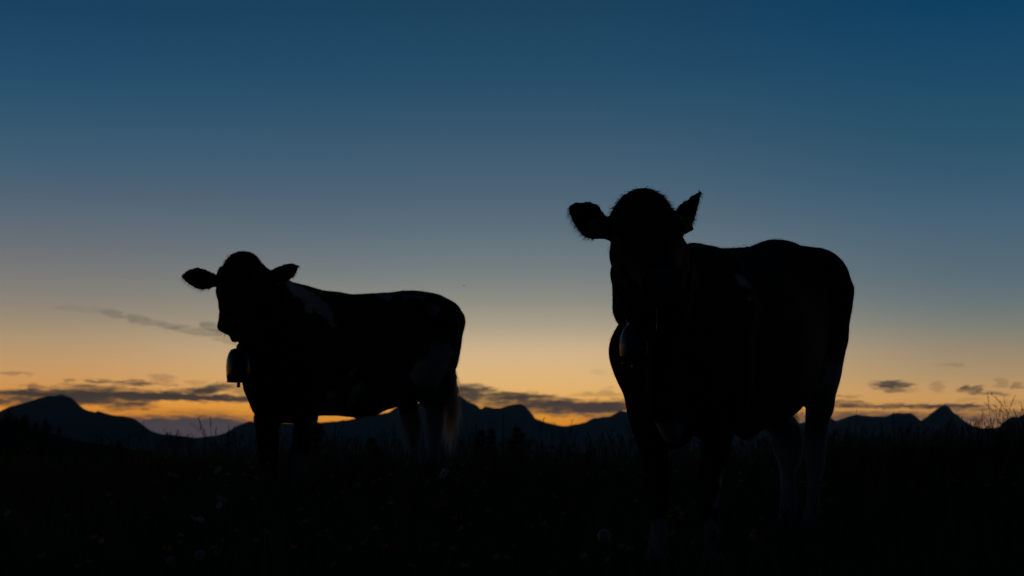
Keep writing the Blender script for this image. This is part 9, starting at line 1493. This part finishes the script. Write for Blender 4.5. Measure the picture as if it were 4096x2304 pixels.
for px, py in YEL:
    flower('buttercup', px, py, fr.uniform(.16, .27), 'cup', fr, 'small yellow cupped flower ' + where(px, py), 'buttercup', 'yellow buttercups ' + where(px, py), fr.uniform(.7, 1.05))
WH = [(873,1879,1.2),(917,1895,.8),(885,1994,1.3),(877,2020,.7),(775,2070,.8),(803,2076,.7),(580,2070,.8),(1222,2082,.8),(1200,2038,.6),(1205,2100,.6),(1063,2122,.7),
 (725,2137,.6),(1775,1893,1.6),(1435,1937,.9),(1563,2008,.8),(2573,1895,1.0),(2558,1917,1.0),(2964,1924,.8),(1650,2265,.8),(3351,1719,.8),(543,1833,.9),(2250,2052,.6),(3483,1825,.8),
 (30,2050,.8),(1330,2260,.8)]
for px, py, sz in WH:
    big = sz > 1.5
    flower('oxeye_daisy', px, py, fr.uniform(.17, .26), 'daisy', fr,
           'largest white flower, at the hind feet of the farther cow' if big else 'small white daisy ' + where(px, py), 'daisy',
           None if big else 'white daisies ' + where(px, py), sz)
for (px, py), lab in zip(((110, 1797), (88, 1806)), ('pale pink clover head at the left edge, higher of two', 'pale pink clover head at the left edge, lower of two')):
    flower('clover_flower', px, py, .26, 'clover', fr, lab, 'clover')


def dandelion_clock(px, py, D, diam, label, seed):
    r = random.Random(seed)
    c = at(px, py, D)
    gz = float(ground_z(c.x, c.y))
    h = c.z - gz
    root = empty('dandelion_clock', (c.x, c.y, gz))
    tag(root, label, 'dandelion', 'dandelion seed heads')
    v, f = tube([(-.02, .01, 0), (-.012, .006, h * .4), (-.003, .001, h * .8), (0, 0, h)], [.0026, .0024, .0020, .0020], ref=(1, 0, 0), n=8)
    mesh_obj('stem', v, f, M_stem, root, smooth=True)
    core = Vector((0, 0, h))
    V, T = [], []
    R = diam / 2
    for k in range(150):
        u = 1 - 2 * (k + .5) / 150
        a = k * 2.399963
        d = Vector((math.cos(a) * math.sqrt(1 - u * u), math.sin(a) * math.sqrt(1 - u * u), u))
        s1 = d.orthogonal().normalized()
        s2 = d.cross(s1)
        i = len(V)
        V += [core + d * .004 - s1 * .0004, core + d * .004 + s1 * .0004, core + d * R * .62]
        T.append((i, i + 1, i + 2))
        j = core + d * R * .62
        for q in range(16):
            b = q * 2 * math.pi / 16 + r.random() * .3
            e = s1 * math.cos(b) + s2 * math.sin(b)
            tpt = j + d * R * .30 + e * R * .30
            w = d.cross(e) * .0007
            i = len(V)
            V += [j - w, j + w, tpt + w * .7, tpt - w * .7]
            T += [(i, i + 1, i + 2), (i, i + 2, i + 3)]
    fast_mesh('seed_head', np.array([tuple(q) for q in V]), np.array(T), M_pappus, root)
    bm = bmesh.new()
    bmesh.ops.create_uvsphere(bm, u_segments=10, v_segments=7, radius=.005, matrix=Matrix.Translation(core))
    me = bpy.data.meshes.new('receptacle')
    bm.to_mesh(me)
    bm.free()
    me.materials.append(M_stem)
    ro = bpy.data.objects.new('receptacle', me)
    COL.objects.link(ro)
    ro.parent = root


dandelion_clock(2416, 2143, 4.35, 55 / F * 4.35, 'round grey dandelion clock left of the nearer cow front feet', 1)
dandelion_clock(800, 2220, 4.1, 42 / F * 4.1, 'round grey dandelion clock at the lower left, larger of two', 2)
dandelion_clock(682, 2242, 4.05, 34 / F * 4.05, 'fainter dandelion clock at the lower left, smaller of two', 3)

# a fly in the air above the farther cow's back
c = at(1856, 1143, 7.4)
root = empty('fly', c)
root.scale = (.65, .65, .65)
tag(root, 'tiny dark fly in the air above the rump of the farther cow', 'fly')
M_fly = material('fly_body', (.01, .01, .012), .4)
v, f = tube([(-.005, 0, 0), (-.002, 0, .0006), (.002, 0, .0008), (.005, 0, .0002)], [.0014, .0022, .0022, .0014], n=8)
mesh_obj('body', v, f, M_fly, root, smooth=True)
for sx in (1, -1):
    mesh_obj('wing', [(0, sx * .001, .002), (-.006, sx * .002, .004), (-.007, sx * .006, .005), (-.001, sx * .007, .004)], [(0, 1, 2, 3)], M_fly, root)

# ------------------------------------------------------------------ evening air between here and the far ridges
HX, HZ0, HZ1 = 14500, -640, HAZE_TOP
hv = [(x, y, z) for z in (HZ0, HZ1) for x, y in ((-HX, -HX), (HX, -HX), (HX, HX), (-HX, HX))]
haze = mesh_obj('haze', hv, [(3, 2, 1, 0), (4, 5, 6, 7), (0, 1, 5, 4), (1, 2, 6, 5), (2, 3, 7, 6), (3, 0, 4, 7)])
M_haze = bpy.data.materials.new('evening_haze')
M_haze.use_nodes = True
ht = M_haze.node_tree
ht.nodes.clear()
pv = N(ht, 'ShaderNodeVolumePrincipled')
pv.inputs['Color'].default_value = (.34, .78, 1, 1)
pv.inputs['Density'].default_value = HAZE_DENSITY
ho = N(ht, 'ShaderNodeOutputMaterial')
ht.links.new(pv.outputs[0], ho.inputs['Volume'])
haze.data.materials.append(M_haze)
tag(haze, kind='stuff')
haze['label'] = 'thin blue evening haze over the valley and the far ridges'
